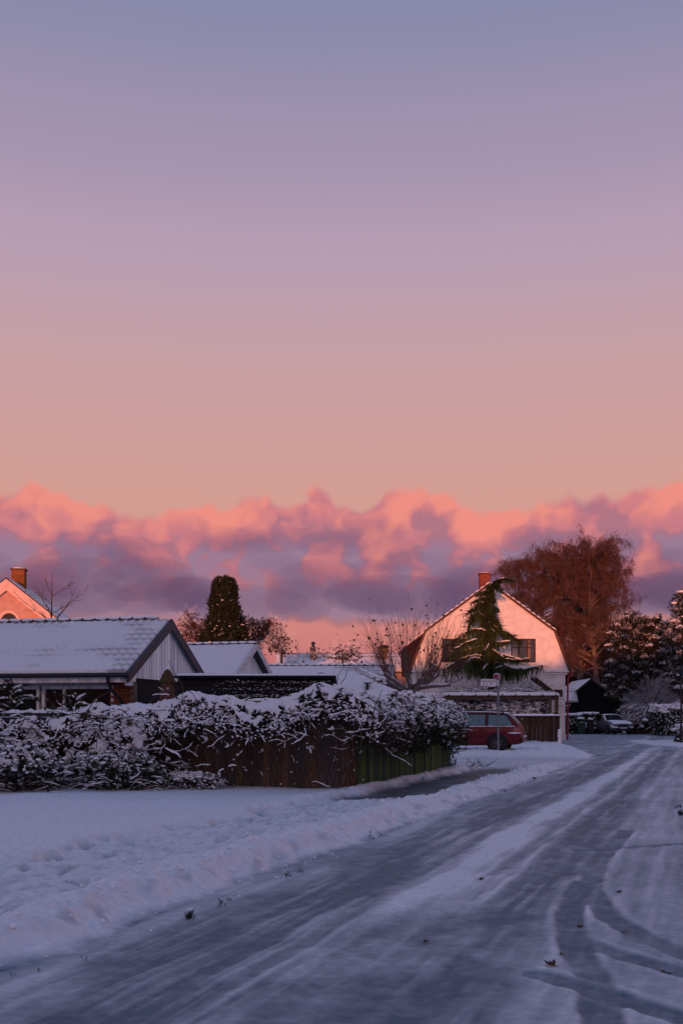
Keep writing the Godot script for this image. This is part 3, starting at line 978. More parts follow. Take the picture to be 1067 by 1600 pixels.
func low_house() -> void:
	# the broad snowy roof seen square on behind the black wall
	var o := thing("low_house", "low house whose broad snowy roof shows behind the black wall, right of the pale gable", "house", Vector3(-0.6, 0, -47.0))
	var mb := MB.new()
	mb.col = Color(0.5, 0.48, 0.45)
	mb.box(Vector3(-0.6, 1.1, -2.6), Vector3(6.4, 2.2, 4.2))
	part("wall", mb, M.plaster, o)
	mb = MB.new()
	mb.col = Color(0.06, 0.05, 0.05)
	slab(mb, Vector3(-4.0, 2.2, 0), Vector3(7.0, 0, 0), Vector3(0, 1.5, -2.6), 0.12)
	slab(mb, Vector3(-4.0, 2.2, -5.2), Vector3(7.0, 0, 0), Vector3(0, 1.5, 2.6), 0.12)
	var roof := part("roof", mb, M.tile, o)
	mb = MB.new()
	roof_snow(mb, Vector3(-4.0, 2.204, 0), Vector3(6.96, 0, 0), Vector3(0, 1.5, -2.6) * 0.985, 0.06, 81, 0.9, 0.06)
	part("roof_snow", mb, M.snow, roof)
	ridge_tiles(o, Vector3(-3.95, 3.72, -2.6), Vector3(3.0, 3.72, -2.6), 17, 0.33)
	mb = MB.new()
	mb.col = Color(0.03, 0.03, 0.035)
	mb.lathe(PackedVector2Array([Vector2(0.06, 2.9), Vector2(0.06, 3.25), Vector2(0.24, 3.27), Vector2(0.2, 3.33), Vector2(0.0, 3.36)]), Transform3D(Basis(), Vector3(-0.3, 0, -1.4)), 12)
	part("roof_vent", mb, M.metal, o)
	mb = MB.new()
	mb.col = Color(0.04, 0.04, 0.045)
	mb.box(Vector3(1.72, 2.62, -0.55), Vector3(0.14, 0.42, 0.14))
	mb.box(Vector3(1.72, 2.86, -0.55), Vector3(0.34, 0.05, 0.3))
	part("flue", mb, M.metal, o)

func black_garage() -> void:
	# flat-roofed black annexe beside the bungalow: lapped planks with snow on their edges
	var o := thing("black_shed", "flat-roofed black plank shed with snowy roof edge behind the hedge", "shed", Vector3(-1.9, 0, -24.0))
	var mb := MB.new()
	mb.col = Color(0.02, 0.022, 0.026)
	mb.box(Vector3(0.0, 1.1, -2.05), Vector3(3.38, 2.2, 3.9))
	part("wall", mb, M.plank, o)
	var g := rnd(9)
	for r in 14:
		for half in 2:
			var pl := MB.new()
			pl.col = Color(0.022, 0.025, 0.03) * g.randf_range(0.8, 1.3)
			var x0: float = -1.72 if half == 0 else -0.40
			var x1: float = -0.41 if half == 0 else 1.72
			pl.box(Vector3((x0 + x1) / 2, 2.12 - r * 0.15, -0.07), Vector3(x1 - x0 - 0.006, 0.16, 0.022), Basis(Vector3(1, 0, 0), -0.13))
			part("plank", pl, M.plank, o)
	# flecks of blown snow on the plank faces
	var flake := MB.new()
	flake.lump(Vector3.ZERO, Vector3(1, 0.35, 0.3), 0.2, 1.0, 4, 6)
	var tr := []
	for k in 2400:
		var x := g.randf_range(-1.0, 1.68)
		var row := g.randi() % 9
		if g.randf() > 0.25 + 0.75 * smoothstep(-1.3, 0.2, x):
			continue
		var s := g.randf_range(0.004, 0.016)
		tr.append(Transform3D(Basis().scaled(Vector3(s * 1.8, s, s)), Vector3(x, 2.06 - row * 0.15 + g.randf_range(-0.03, 0.08), -0.056)))
	scatter("snow_flecks", flake, M.snow_plain, tr, o)
	mb = MB.new()
	mb.col = Color(0.02, 0.02, 0.024)
	mb.box(Vector3(0.0, 2.225, -2.0), Vector3(3.56, 0.05, 4.2))
	var rf := part("roof", mb, M.plank, o)
	mb = MB.new()
	var pts := PackedVector3Array()
	var q := noise(91, 0.9, 3)
	for a in 37:
		for b in 9:
			var x := -1.78 + 3.56 * a / 36.0
			var e := a == 0 or a == 36 or b == 0 or b == 8
			pts.append(Vector3(x, 2.25 + (0.0 if e else 0.045 + 0.025 * q.get_noise_2d(x, b)), 0.10 - 4.2 * [0.0, 0.008, 0.03, 0.1, 0.3, 0.6, 0.9, 0.99, 1.0][b]))
	mb.sheet(pts, 37, 9)
	part("roof_snow", mb, M.snow, rf)

func arch_points(cx: float, cy: float, r: float, cnt := 12) -> PackedVector2Array:
	var p := PackedVector2Array()
	for k in cnt + 1:
		p.append(Vector2(cx + cos(PI * k / cnt) * r, cy + sin(PI * k / cnt) * r))
	return p

func fan_window(o: Node, cx: float, cy: float, r: float, z: float, frame: Color) -> void:
	var mb := MB.new()
	mb.col = frame
	var ring := PackedVector2Array()
	for k in 13:
		ring.append(Vector2(cx + cos(PI * k / 12) * r, cy + sin(PI * k / 12) * r))
	for k in range(12, -1, -1):
		ring.append(Vector2(cx + cos(PI * k / 12) * r * 0.88, cy + sin(PI * k / 12) * r * 0.88))
	mb.prism(ring, z - 0.05, z + 0.03)
	mb.box(Vector3(cx, cy + r * 0.03, z), Vector3(2 * r * 0.98, r * 0.09, 0.06))
	for k in [1, 2, 3, 4, 5]:
		var a: float = PI * k / 6
		mb.box(Vector3(cx + cos(a) * r * 0.5, cy + sin(a) * r * 0.5, z), Vector3(r * 0.8, r * 0.05, 0.04), Basis(Vector3(0, 0, 1), a))
	var w := part("fan_window", mb, M.paint, o)
	mb = MB.new()
	mb.prism(arch_points(cx, cy, r * 0.95), z - 0.04, z - 0.02)
	part("pane", mb, M.glass_dark, w)

func white_house() -> void:
	var o := thing("white_house", "tall whitewashed house with sunlit mansard gable and brick chimney behind the spruce", "house", Vector3(8.45, 0, -62.0))
	var hw := 4.28
	var deep := 11.0
	var gable := PackedVector2Array([Vector2(-hw, 0), Vector2(hw, 0), Vector2(hw, 3.75), Vector2(hw + 0.16, 4.1), Vector2(3.62, 6.28), Vector2(0, 8.94), Vector2(-3.62, 6.28), Vector2(-hw - 0.16, 4.1), Vector2(-hw, 3.75)])
	var w1 := PackedVector2Array([Vector2(1.19, 4.50), Vector2(2.60, 4.50), Vector2(2.60, 5.86), Vector2(1.19, 5.86)])
	var w2 := PackedVector2Array([Vector2(-2.74, 4.50), Vector2(-1.30, 4.50), Vector2(-1.30, 5.86), Vector2(-2.74, 5.86)])
	var fan := arch_points(0.22, 7.35, 0.36)
	var mb := MB.new()
	mb.col = Color(0.80, 0.77, 0.74)
	mb.wall(gable, [w1, w2, fan], -0.35, 0.0)
	mb.box(Vector3(hw - 0.15, 2.0, -deep / 2 - 0.2), Vector3(0.3, 4.0, deep - 0.4))
	mb.box(Vector3(-hw + 0.15, 2.0, -deep / 2 - 0.2), Vector3(0.3, 4.0, deep - 0.4))
	mb.prism(gable, -deep - 0.3, -deep)
	var wall := part("wall", mb, M.plaster, o)
	# moulded courses where the gable meets the eave
	mb = MB.new()
	mb.col = Color(0.80, 0.77, 0.74)
	for sx in [-1.0, 1.0]:
		for k in 3:
			mb.box(Vector3(sx * (hw - 0.62 + 0.05 * k), 3.74 + 0.12 * k, 0.02 + 0.02 * k), Vector3(1.25 + 0.1 * k, 0.07, 0.07 + 0.04 * k))
		part("eave_moulding", mb, M.plaster, wall)
		mb = MB.new()
		mb.col = Color(0.80, 0.77, 0.74)
	# rooms behind the windows
	mb = MB.new()
	mb.col = Color(0.03, 0.028, 0.03)
	mb.box(Vector3(0, 5.2, -2.4), Vector3(7.0, 2.2, 0.1))
	mb.box(Vector3(0, 4.1, -1.4), Vector3(7.0, 0.1, 2.0))
	part("inner_wall", mb, M.plaster, o)
	var brown := Color(0.055, 0.03, 0.024)
	var wa := window(o, 1.19, 4.50, 2.60, 5.86, -0.06, brown, [1.66, 2.13], [[5.36, 1.25, 2.54], [5.6, 1.7, 2.54]], 0.07)
	window(o, -2.74, 4.50, -1.30, 5.86, -0.06, brown, [-2.26, -1.78], [[5.36, -2.68, -1.36], [5.6, -2.68, -1.36]], 0.07)
	mb = MB.new()
	mb.col = Color(0.75, 0.7, 0.66)
	mb.box(Vector3(1.9, 4.46, 0.03), Vector3(1.55, 0.06, 0.14))
	part("window_sill", mb, M.plaster, o)
	mb = MB.new()
	mb.col = Color(0.75, 0.7, 0.66)
	mb.box(Vector3(-2.02, 4.46, 0.03), Vector3(1.58, 0.06, 0.14))
	part("window_sill", mb, M.plaster, o)
	# curtains and a plant behind the right-hand panes
	mb = MB.new()
	mb.col = Color(0.62, 0.34, 0.14)
	for k in 3:
		mb.rod(Vector3(2.20 + k * 0.06, 4.52, -0.22), Vector3(2.18 + k * 0.06, 5.8, -0.22), 0.034, 6)
	part("curtain", mb, M.cloth, wa)
	mb = MB.new()
	mb.col = Color(0.36, 0.43, 0.62)
	for k in 5:
		mb.rod(Vector3(1.27 + k * 0.07, 4.52, -0.22), Vector3(1.27 + k * 0.07, 5.8, -0.22), 0.038, 6)
	part("curtain", mb, M.cloth, wa)
	fan_window(o, 0.22, 7.35, 0.36, -0.05, brown)
	# roof of four slopes with a long dormer on the left
	mb = MB.new()
	mb.col = Color(0.16, 0.07, 0.05)
	slab(mb, Vector3(0, 9.02, 0.10), Vector3(0, 0, -deep - 0.5), Vector3(3.74, -2.75, 0), 0.06)
	slab(mb, Vector3(3.74, 6.27, 0.10), Vector3(0, 0, -deep - 0.5), Vector3(0.86, -2.22, 0), 0.1)
	slab(mb, Vector3(0, 9.02, 0.10), Vector3(0, 0, -deep - 0.5), Vector3(-3.74, -2.75, 0), 0.06)
	slab(mb, Vector3(-3.74, 6.27, 0.10), Vector3(0, 0, -deep - 0.5), Vector3(-0.86, -2.22, 0), 0.1)
	var roof := part("roof", mb, M.tile, o)
	mb = MB.new()
	mb.col = Color(0.82, 0.83, 0.86)
	slab(mb, Vector3(0, 9.06, 0.06), Vector3(0, 0, -deep - 0.3), Vector3(3.74, -2.75, 0), 0.035)
	slab(mb, Vector3(0, 9.06, 0.06), Vector3(0, 0, -deep - 0.3), Vector3(-3.74, -2.75, 0), 0.035)
	part("roof_snow", mb, M.snow, roof)
	# verge tiles down both slopes of the gable
	var vt := MB.new()
	vt.col = Color(0.16, 0.07, 0.05)
	vt.bevel_box(Vector3.ZERO, Vector3(0.33, 0.06, 0.16), 0.015)
	var vm := vt.mesh()
	var vs := MB.new()
	vs.lump(Vector3(0.0, 0.03, 0.01), Vector3(0.17, 0.045, 0.09), 0.12, 2.0)
	var vsm := vs.mesh()
	for sx in [-1.0, 1.0]:
		var ang: float = -0.633 * sx
		for k in 13:
			var f: float = (k + 0.5) / 13.0
			var b := Basis(Vector3(0, 0, 1), ang + 0.05 * sx)
			var tt := part("verge_tile", vm, M.tile, o, Transform3D(b, Vector3(sx * 3.74 * f, 9.06 - 2.75 * f, 0.09)))
			part("snow_cap", vsm, M.snow_plain, tt)
	# dormer: its own eave runs on down the line of the upper slope
	mb = MB.new()
	mb.col = Color(0.07, 0.022, 0.02)
	mb.prism(PackedVector2Array([Vector2(-3.62, 6.22), Vector2(-4.62, 5.50), Vector2(-4.58, 4.1), Vector2(-4.40, 4.06)]), -8.4, -0.9)
	var dm := part("dormer_cheek", mb, M.wood, o)
	mb = MB.new()
	mb.col = Color(0.16, 0.07, 0.05)
	slab(mb, Vector3(-3.55, 6.42, -0.45), Vector3(0, 0, -8.2), Vector3(-1.26, -0.93, 0), 0.12)
	part("dormer_roof", mb, M.tile, dm)
	mb = MB.new()
	slab(mb, Vector3(-3.50, 6.50, -0.42), Vector3(0, 0, -8.2), Vector3(-1.28, -0.945, 0), 0.07)
	part("roof_snow", mb, M.snow, dm)
	# chimney
	brick_shaft(o, "chimney", Vector3(-0.12, 9.15, -1.6), Vector3(0.55, 1.15, 0.55), 33, Color(0.30, 0.085, 0.05))
	mb = MB.new()
	mb.col = Color(0.25, 0.08, 0.05)
	mb.bevel_box(Vector3(-0.12, 9.76, -1.6), Vector3(0.66, 0.09, 0.66), 0.015)
	var cc := part("chimney_cap", mb, M.brick, o)
	mb = MB.new()
	mb.lump(Vector3(-0.12, 9.82, -1.6), Vector3(0.3, 0.045, 0.3), 0.1, 1.0)
	part("snow_cap", mb, M.snow_plain, cc)
	# red downpipe at the right corner
	mb = MB.new()
	mb.col = Color(0.24, 0.02, 0.03)
	mb.tube(PackedVector3Array([Vector3(4.62, 3.98, 0.12), Vector3(4.50, 3.75, 0.06), Vector3(4.42, 3.55, 0.03), Vector3(4.40, 0.1, 0.03)]), PackedFloat32Array([0.055, 0.055, 0.055, 0.055]), 8)
	part("downpipe", mb, M.metal, o)
	# porch stair roof and its balusters low on the gable
	mb = MB.new()
	mb.col = Color(0.10, 0.055, 0.05)
	mb.box(Vector3(2.86, 3.14, 0.9), Vector3(1.5, 0.14, 1.2), Basis(Vector3(0, 0, 1), -0.66))
	mb.box(Vector3(3.62, 2.72, 0.9), Vector3(0.42, 0.40, 1.2))
	mb.box(Vector3(3.75, 1.3, 0.4), Vector3(0.1, 2.6, 0.1))
	var po := part("porch_roof", mb, M.wood, o)
	mb = MB.new()
	slab(mb, Vector3(2.30, 3.69, 0.36), Vector3(0, 0, 1.1), Vector3(1.16, -0.90, 0), 0.05)
	part("porch_snow", mb, M.snow, po)
	for k in 4:
		mb = MB.new()
		mb.col = Color(0.75, 0.73, 0.7)
		mb.box(Vector3(1.95 + k * 0.15, 2.98 - k * 0.03, 0.5), Vector3(0.05, 0.42 - k * 0.08, 0.05))
		part("baluster", mb, M.paint, o)

func pink_house() -> void:
	# d about 58 m: the gable faces the street, its right slope is in the shade
	var o := thing("pink_house", "sunlit pink house with fan window and brick chimney at the far left", "house", Vector3(-17.95, 0, -58.5), deg_to_rad(4.0))
	var top := 8.82
	var run := 4.2
	var drop := 3.35
	var deep := 9.0
	var gable := PackedVector2Array([Vector2(-run, 0), Vector2(run, 0), Vector2(run, top - drop - 0.2), Vector2(0, top - 0.2), Vector2(-run, top - drop - 0.2)])
	var mb := MB.new()
	mb.col = Color(0.60, 0.36, 0.28)
	mb.wall(gable, [arch_points(0.1, 6.55, 0.42)], -0.3, 0.0)
	mb.box(Vector3(run - 0.15, 2.5, -deep / 2), Vector3(0.3, 5.0, deep - 0.6))
	part("wall", mb, M.plaster, o)
	mb = MB.new()
	mb.col = Color(0.03, 0.025, 0.025)
	mb.box(Vector3(0, 6.6, -1.5), Vector3(3, 1.5, 0.1))
	part("inner_wall", mb, M.plaster, o)
	fan_window(o, 0.1, 6.55, 0.42, -0.05, Color(0.12, 0.07, 0.05))
	mb = MB.new()
	mb.col = Color(0.78, 0.58, 0.48)
	var rim := PackedVector2Array()
	for k in 13:
		rim.append(Vector2(0.1 + cos(PI * k / 12) * 0.56, 6.55 + sin(PI * k / 12) * 0.56))
	for k in range(12, -1, -1):
		rim.append(Vector2(0.1 + cos(PI * k / 12) * 0.44, 6.55 + sin(PI * k / 12) * 0.44))
	mb.prism(rim, 0.0, 0.05)
	mb.box(Vector3(0.1, 6.46, 0.03), Vector3(1.15, 0.1, 0.1))
	part("window_surround", mb, M.plaster, o)
	for sx in [-1.0, 1.0]:
		mb = MB.new()
		mb.col = Color(0.80, 0.56, 0.46)
		var t0 := Vector2(0, top - 0.02)
		var e0 := Vector2(sx * (run + 0.25), top - 0.02 - drop * (run + 0.25) / run)
		mb.prism(PackedVector2Array([t0, e0, e0 + Vector2(0, -0.62), t0 + Vector2(0, -0.62)]), 0.0, 0.22)
		part("barge_moulding", mb, M.plaster, o)
	mb = MB.new()
	mb.col = Color(0.05, 0.05, 0.06)
	slab(mb, Vector3(0, top + 0.06, 0.21), Vector3(0, 0, -deep), Vector3(run + 0.5, -drop * (run + 0.5) / run, 0), 0.1)
	slab(mb, Vector3(0, top + 0.06, 0.21), Vector3(0, 0, -deep), Vector3(-run - 0.5, -drop * (run + 0.5) / run, 0), 0.1)
	var roof := part("roof", mb, M.tile, o)
	mb = MB.new()
	roof_snow(mb, Vector3(run + 0.5, top + 0.064 - drop * (run + 0.5) / run, 0.16), Vector3(0, 0, -deep + 0.4), Vector3(-run - 0.5, drop * (run + 0.5) / run, 0) * 0.98, 0.045, 87, 1.6, 0.08)
	part("roof_snow", mb, M.snow, roof)
	brick_shaft(o, "chimney", Vector3(0.25, 8.95, -1.7), Vector3(0.70, 1.25, 0.55), 34, Color(0.34, 0.125, 0.04))
	mb = MB.new()
	mb.col = Color(0.2, 0.11, 0.06)
	mb.bevel_box(Vector3(0.25, 9.54, -1.7), Vector3(0.84, 0.1, 0.68), 0.02)
	var cc := part("chimney_cap", mb, M.brick, o)
	mb = MB.new()
	mb.lump(Vector3(0.25, 9.61, -1.7), Vector3(0.36, 0.06, 0.28), 0.15, 3.0)
	part("snow_cap", mb, M.snow_plain, cc)
	# the small red flue that shows over the bungalow's ridge
	brick_shaft(o, "flue", Vector3(3.15, 6.55, -1.4), Vector3(0.36, 0.42, 0.36), 35, Color(0.30, 0.06, 0.05))
	mb = MB.new()
	mb.col = Color(0.26, 0.05, 0.045)
	mb.bevel_box(Vector3(3.15, 6.79, -1.4), Vector3(0.48, 0.07, 0.48), 0.01)
	part("flue_cap", mb, M.brick, o)

func far_houses() -> void:
	var o := thing("far_house", "far sunlit roof with a yellow brick chimney between the bare bushes", "house", Vector3(0.2, 0.17, -78.0))
	var mb := MB.new()
	mb.col = Color(0.5, 0.3, 0.22)
	mb.box(Vector3(0, 2.3, -3), Vector3(9.4, 4.6, 5.4))
	part("wall", mb, M.plaster, o)
	mb = MB.new()
	mb.col = Color(0.16, 0.07, 0.05)
	slab(mb, Vector3(-5.0, 4.4, 0), Vector3(10.3, 0, 0), Vector3(0, 1.62, -3.0), 0.12)
	slab(mb, Vector3(-5.0, 4.4, -6), Vector3(10.3, 0, 0), Vector3(0, 1.62, 3.0), 0.12)
	var roof := part("roof", mb, M.tile, o)
	mb = MB.new()
	roof_snow(mb, Vector3(-5.0, 4.404, 0), Vector3(10.3, 0, 0), Vector3(0, 1.62, -3.0) * 0.97, 0.05, 95, 1.8, 0.08)
	part("roof_snow", mb, M.snow, roof)
	brick_shaft(o, "chimney", Vector3(-2.28, 5.65, -2.1), Vector3(0.45, 1.5, 0.45), 36, Color(0.36, 0.17, 0.06))
	mb = MB.new()
	mb.col = Color(0.05, 0.04, 0.04)
	mb.lathe(PackedVector2Array([Vector2(0.1, 6.4), Vector2(0.1, 6.62), Vector2(0.2, 6.64), Vector2(0.08, 6.8), Vector2(0.0, 6.82)]), Transform3D(Basis(), Vector3(-2.28, 0, -2.1)), 10)
	part("chimney_pot", mb, M.metal, o)
	var o2 := thing("far_house", "far roof with a broad grey-brown chimney stack behind the pollard tree", "house", Vector3(3.6, 0.17, -70.0))
	mb = MB.new()
	mb.col = Color(0.4, 0.3, 0.24)
	mb.box(Vector3(0, 2.2, -2.4), Vector3(4.6, 4.4, 4.2))
	part("wall", mb, M.plaster, o2)
	mb = MB.new()
	mb.col = Color(0.12, 0.07, 0.055)
	slab(mb, Vector3(-2.6, 4.2, 0), Vector3(5.2, 0, 0), Vector3(0, 1.1, -2.4), 0.12)
	slab(mb, Vector3(-2.6, 4.2, -4.8), Vector3(5.2, 0, 0), Vector3(0, 1.1, 2.4), 0.12)
	roof = part("roof", mb, M.tile, o2)
	mb = MB.new()
	roof_snow(mb, Vector3(-2.6, 4.204, 0), Vector3(5.2, 0, 0), Vector3(0, 1.1, -2.4) * 0.97, 0.04, 97, 1.8, 0.08)
	part("roof_snow", mb, M.snow, roof)
	brick_shaft(o2, "chimney", Vector3(-0.85, 5.35, -2.0), Vector3(0.58, 0.85, 0.5), 37, Color(0.16, 0.12, 0.07))
	mb = MB.new()
	mb.col = Color(0.06, 0.055, 0.05)
	mb.bevel_box(Vector3(-0.85, 5.83, -2.0), Vector3(0.7, 0.1, 0.62), 0.02)
	mb.box(Vector3(-0.85, 5.95, -2.0), Vector3(0.42, 0.12, 0.36))
	part("chimney_cap", mb, M.brick, o2)

func garage() -> void:
	var o := thing("garage", "black wooden garage with snowy gable roof at the end of the street", "garage", Vector3(19.2, 0.17, -84.0))
	var gable := PackedVector2Array([Vector2(-1.05, 0), Vector2(2.45, 0), Vector2(2.45, 2.15), Vector2(0, 4.05), Vector2(-1.05, 3.2)])
	var mb := MB.new()
	mb.col = Color(0.016, 0.02, 0.024)
	mb.prism(gable, -6.0, 0.0)
	part("wall", mb, M.plank, o)
	for k in 17:
		var pl := MB.new()
		pl.col = Color(0.018, 0.022, 0.027) * (0.85 + 0.3 * fposmod(k * 0.37, 1.0))
		var x := -1.03 + k * 0.204
		var hh := (4.05 - absf(x + 0.1) * 0.79 if x > -0.1 else 4.05 + (x + 0.1) * 0.8) - 0.02
		pl.box(Vector3(x + 0.1, hh / 2, 0.012), Vector3(0.19, hh, 0.03))
		part("board", pl, M.wood, o)
	mb = MB.new()
	mb.col = Color(0.02, 0.022, 0.026)
	mb.box(Vector3(0.55, 1.1, 0.05), Vector3(2.6, 2.2, 0.05))
	mb.box(Vector3(0.55, 2.26, 0.06), Vector3(2.8, 0.1, 0.07))
	part("garage_door", mb, M.plank, o)
	mb = MB.new()
	mb.col = Color(0.03, 0.03, 0.034)
	slab(mb, Vector3(0, 4.25, 0.3), Vector3(0, 0, -6.6), Vector3(2.75, -2.14, 0), 0.14)
	slab(mb, Vector3(0, 4.25, 0.3), Vector3(0, 0, -6.6), Vector3(-1.2, -0.96, 0), 0.14)
	var roof := part("roof", mb, M.tile, o)
	mb = MB.new()
	roof_snow(mb, Vector3(2.72, 2.14, 0.2), Vector3(0, 0, -6.4), Vector3(-2.7, 2.1, 0), 0.05, 101, 0.4, 0.15)
	roof_snow(mb, Vector3(-1.2, 3.295, 0.2), Vector3(0, 0, -6.4), Vector3(1.18, 0.945, 0), 0.06, 103, 0.4, 0.12)
	part("roof_snow", mb, M.snow, roof)
	# lean-to on the left, its tin roof sloping towards the street
	mb = MB.new()
	mb.col = Color(0.02, 0.024, 0.028)
	mb.box(Vector3(-1.5, 1.2, -1.2), Vector3(0.85, 2.4, 2.2))
	var lt := part("lean_to", mb, M.plank, o)
	mb = MB.new()
	roof_snow(mb, Vector3(-2.0, 2.45, 0.35), Vector3(0.98, 0, 0), Vector3(0, 1.0, -0.75), 0.06, 105, 1.2, 0.05)
	part("roof_snow", mb, M.snow, lt)
	mb = MB.new()
	mb.col = Color(0.3, 0.3, 0.3)
	slab(mb, Vector3(-2.0, 2.445, 0.36), Vector3(0.98, 0, 0), Vector3(0, 1.0, -0.75), 0.04)
	mb.box(Vector3(-1.72, 2.1, 0.1), Vector3(0.5, 0.06, 0.06), Basis(Vector3(0, 0, 1), 0.8))
	part("tin_roof", mb, M.metal, lt)

# unseen terrace added behind the camera to keep the low sun off the ground
func added_shade_houses() -> void:
	var o := thing("shade_terrace", "unseen long brick terrace added behind the viewer to shade the street", "house", Vector3(-40, 0, 40))
	var mb := MB.new()
	mb.col = Color(0.3, 0.16, 0.11)
	mb.prism(PackedVector2Array([Vector2(0, 0), Vector2(9, 0), Vector2(9, 5.6), Vector2(4.5, 9.4), Vector2(0, 5.6)]), -90.0, 90.0, Transform3D(Basis(Vector3.UP, PI / 2), Vector3.ZERO))
	part("wall", mb, M.brick, o)
	mb = MB.new()
	slab(mb, Vector3(-90.3, 5.40, 0.3), Vector3(180.6, 0, 0), Vector3(0, 4.2, -4.8), 0.12)
	slab(mb, Vector3(-90.3, 5.40, -9.3), Vector3(180.6, 0, 0), Vector3(0, 4.2, 4.8), 0.12)
	part("roof", mb, M.snow, o)
	# a taller unseen block added at its right end to shade the far trees
	o = thing("shade_block", "unseen taller brick block added behind the viewer to shade the far trees", "house", Vector3(4.6, 0, 40.5))
	mb = MB.new()
	mb.col = Color(0.3, 0.16, 0.11)
	mb.prism(PackedVector2Array([Vector2(0, 0), Vector2(10, 0), Vector2(10, 9.0), Vector2(5, 12.3), Vector2(0, 9.0)]), -8.5, 8.5, Transform3D(Basis(Vector3.UP, PI / 2), Vector3.ZERO))
	part("wall", mb, M.brick, o)

# ---------------------------------------------------------------- plants
func turn_to(dir: Vector3, roll := 0.0) -> Basis:      # y of the result points along dir
	var y := dir.normalized()
	var x := y.cross(Vector3(0.13, 0.21, 0.97)).normalized()
	return Basis(x, y, x.cross(y)) * Basis(Vector3.UP, roll)

func rand_dir(g: RandomNumberGenerator) -> Vector3:
	var y := g.randf_range(-1, 1)
	var a := g.randf() * TAU
	var r := sqrt(1.0 - y * y)
	return Vector3(cos(a) * r, y, sin(a) * r)

# pieces of which crowns are scattered
var shapes := {}

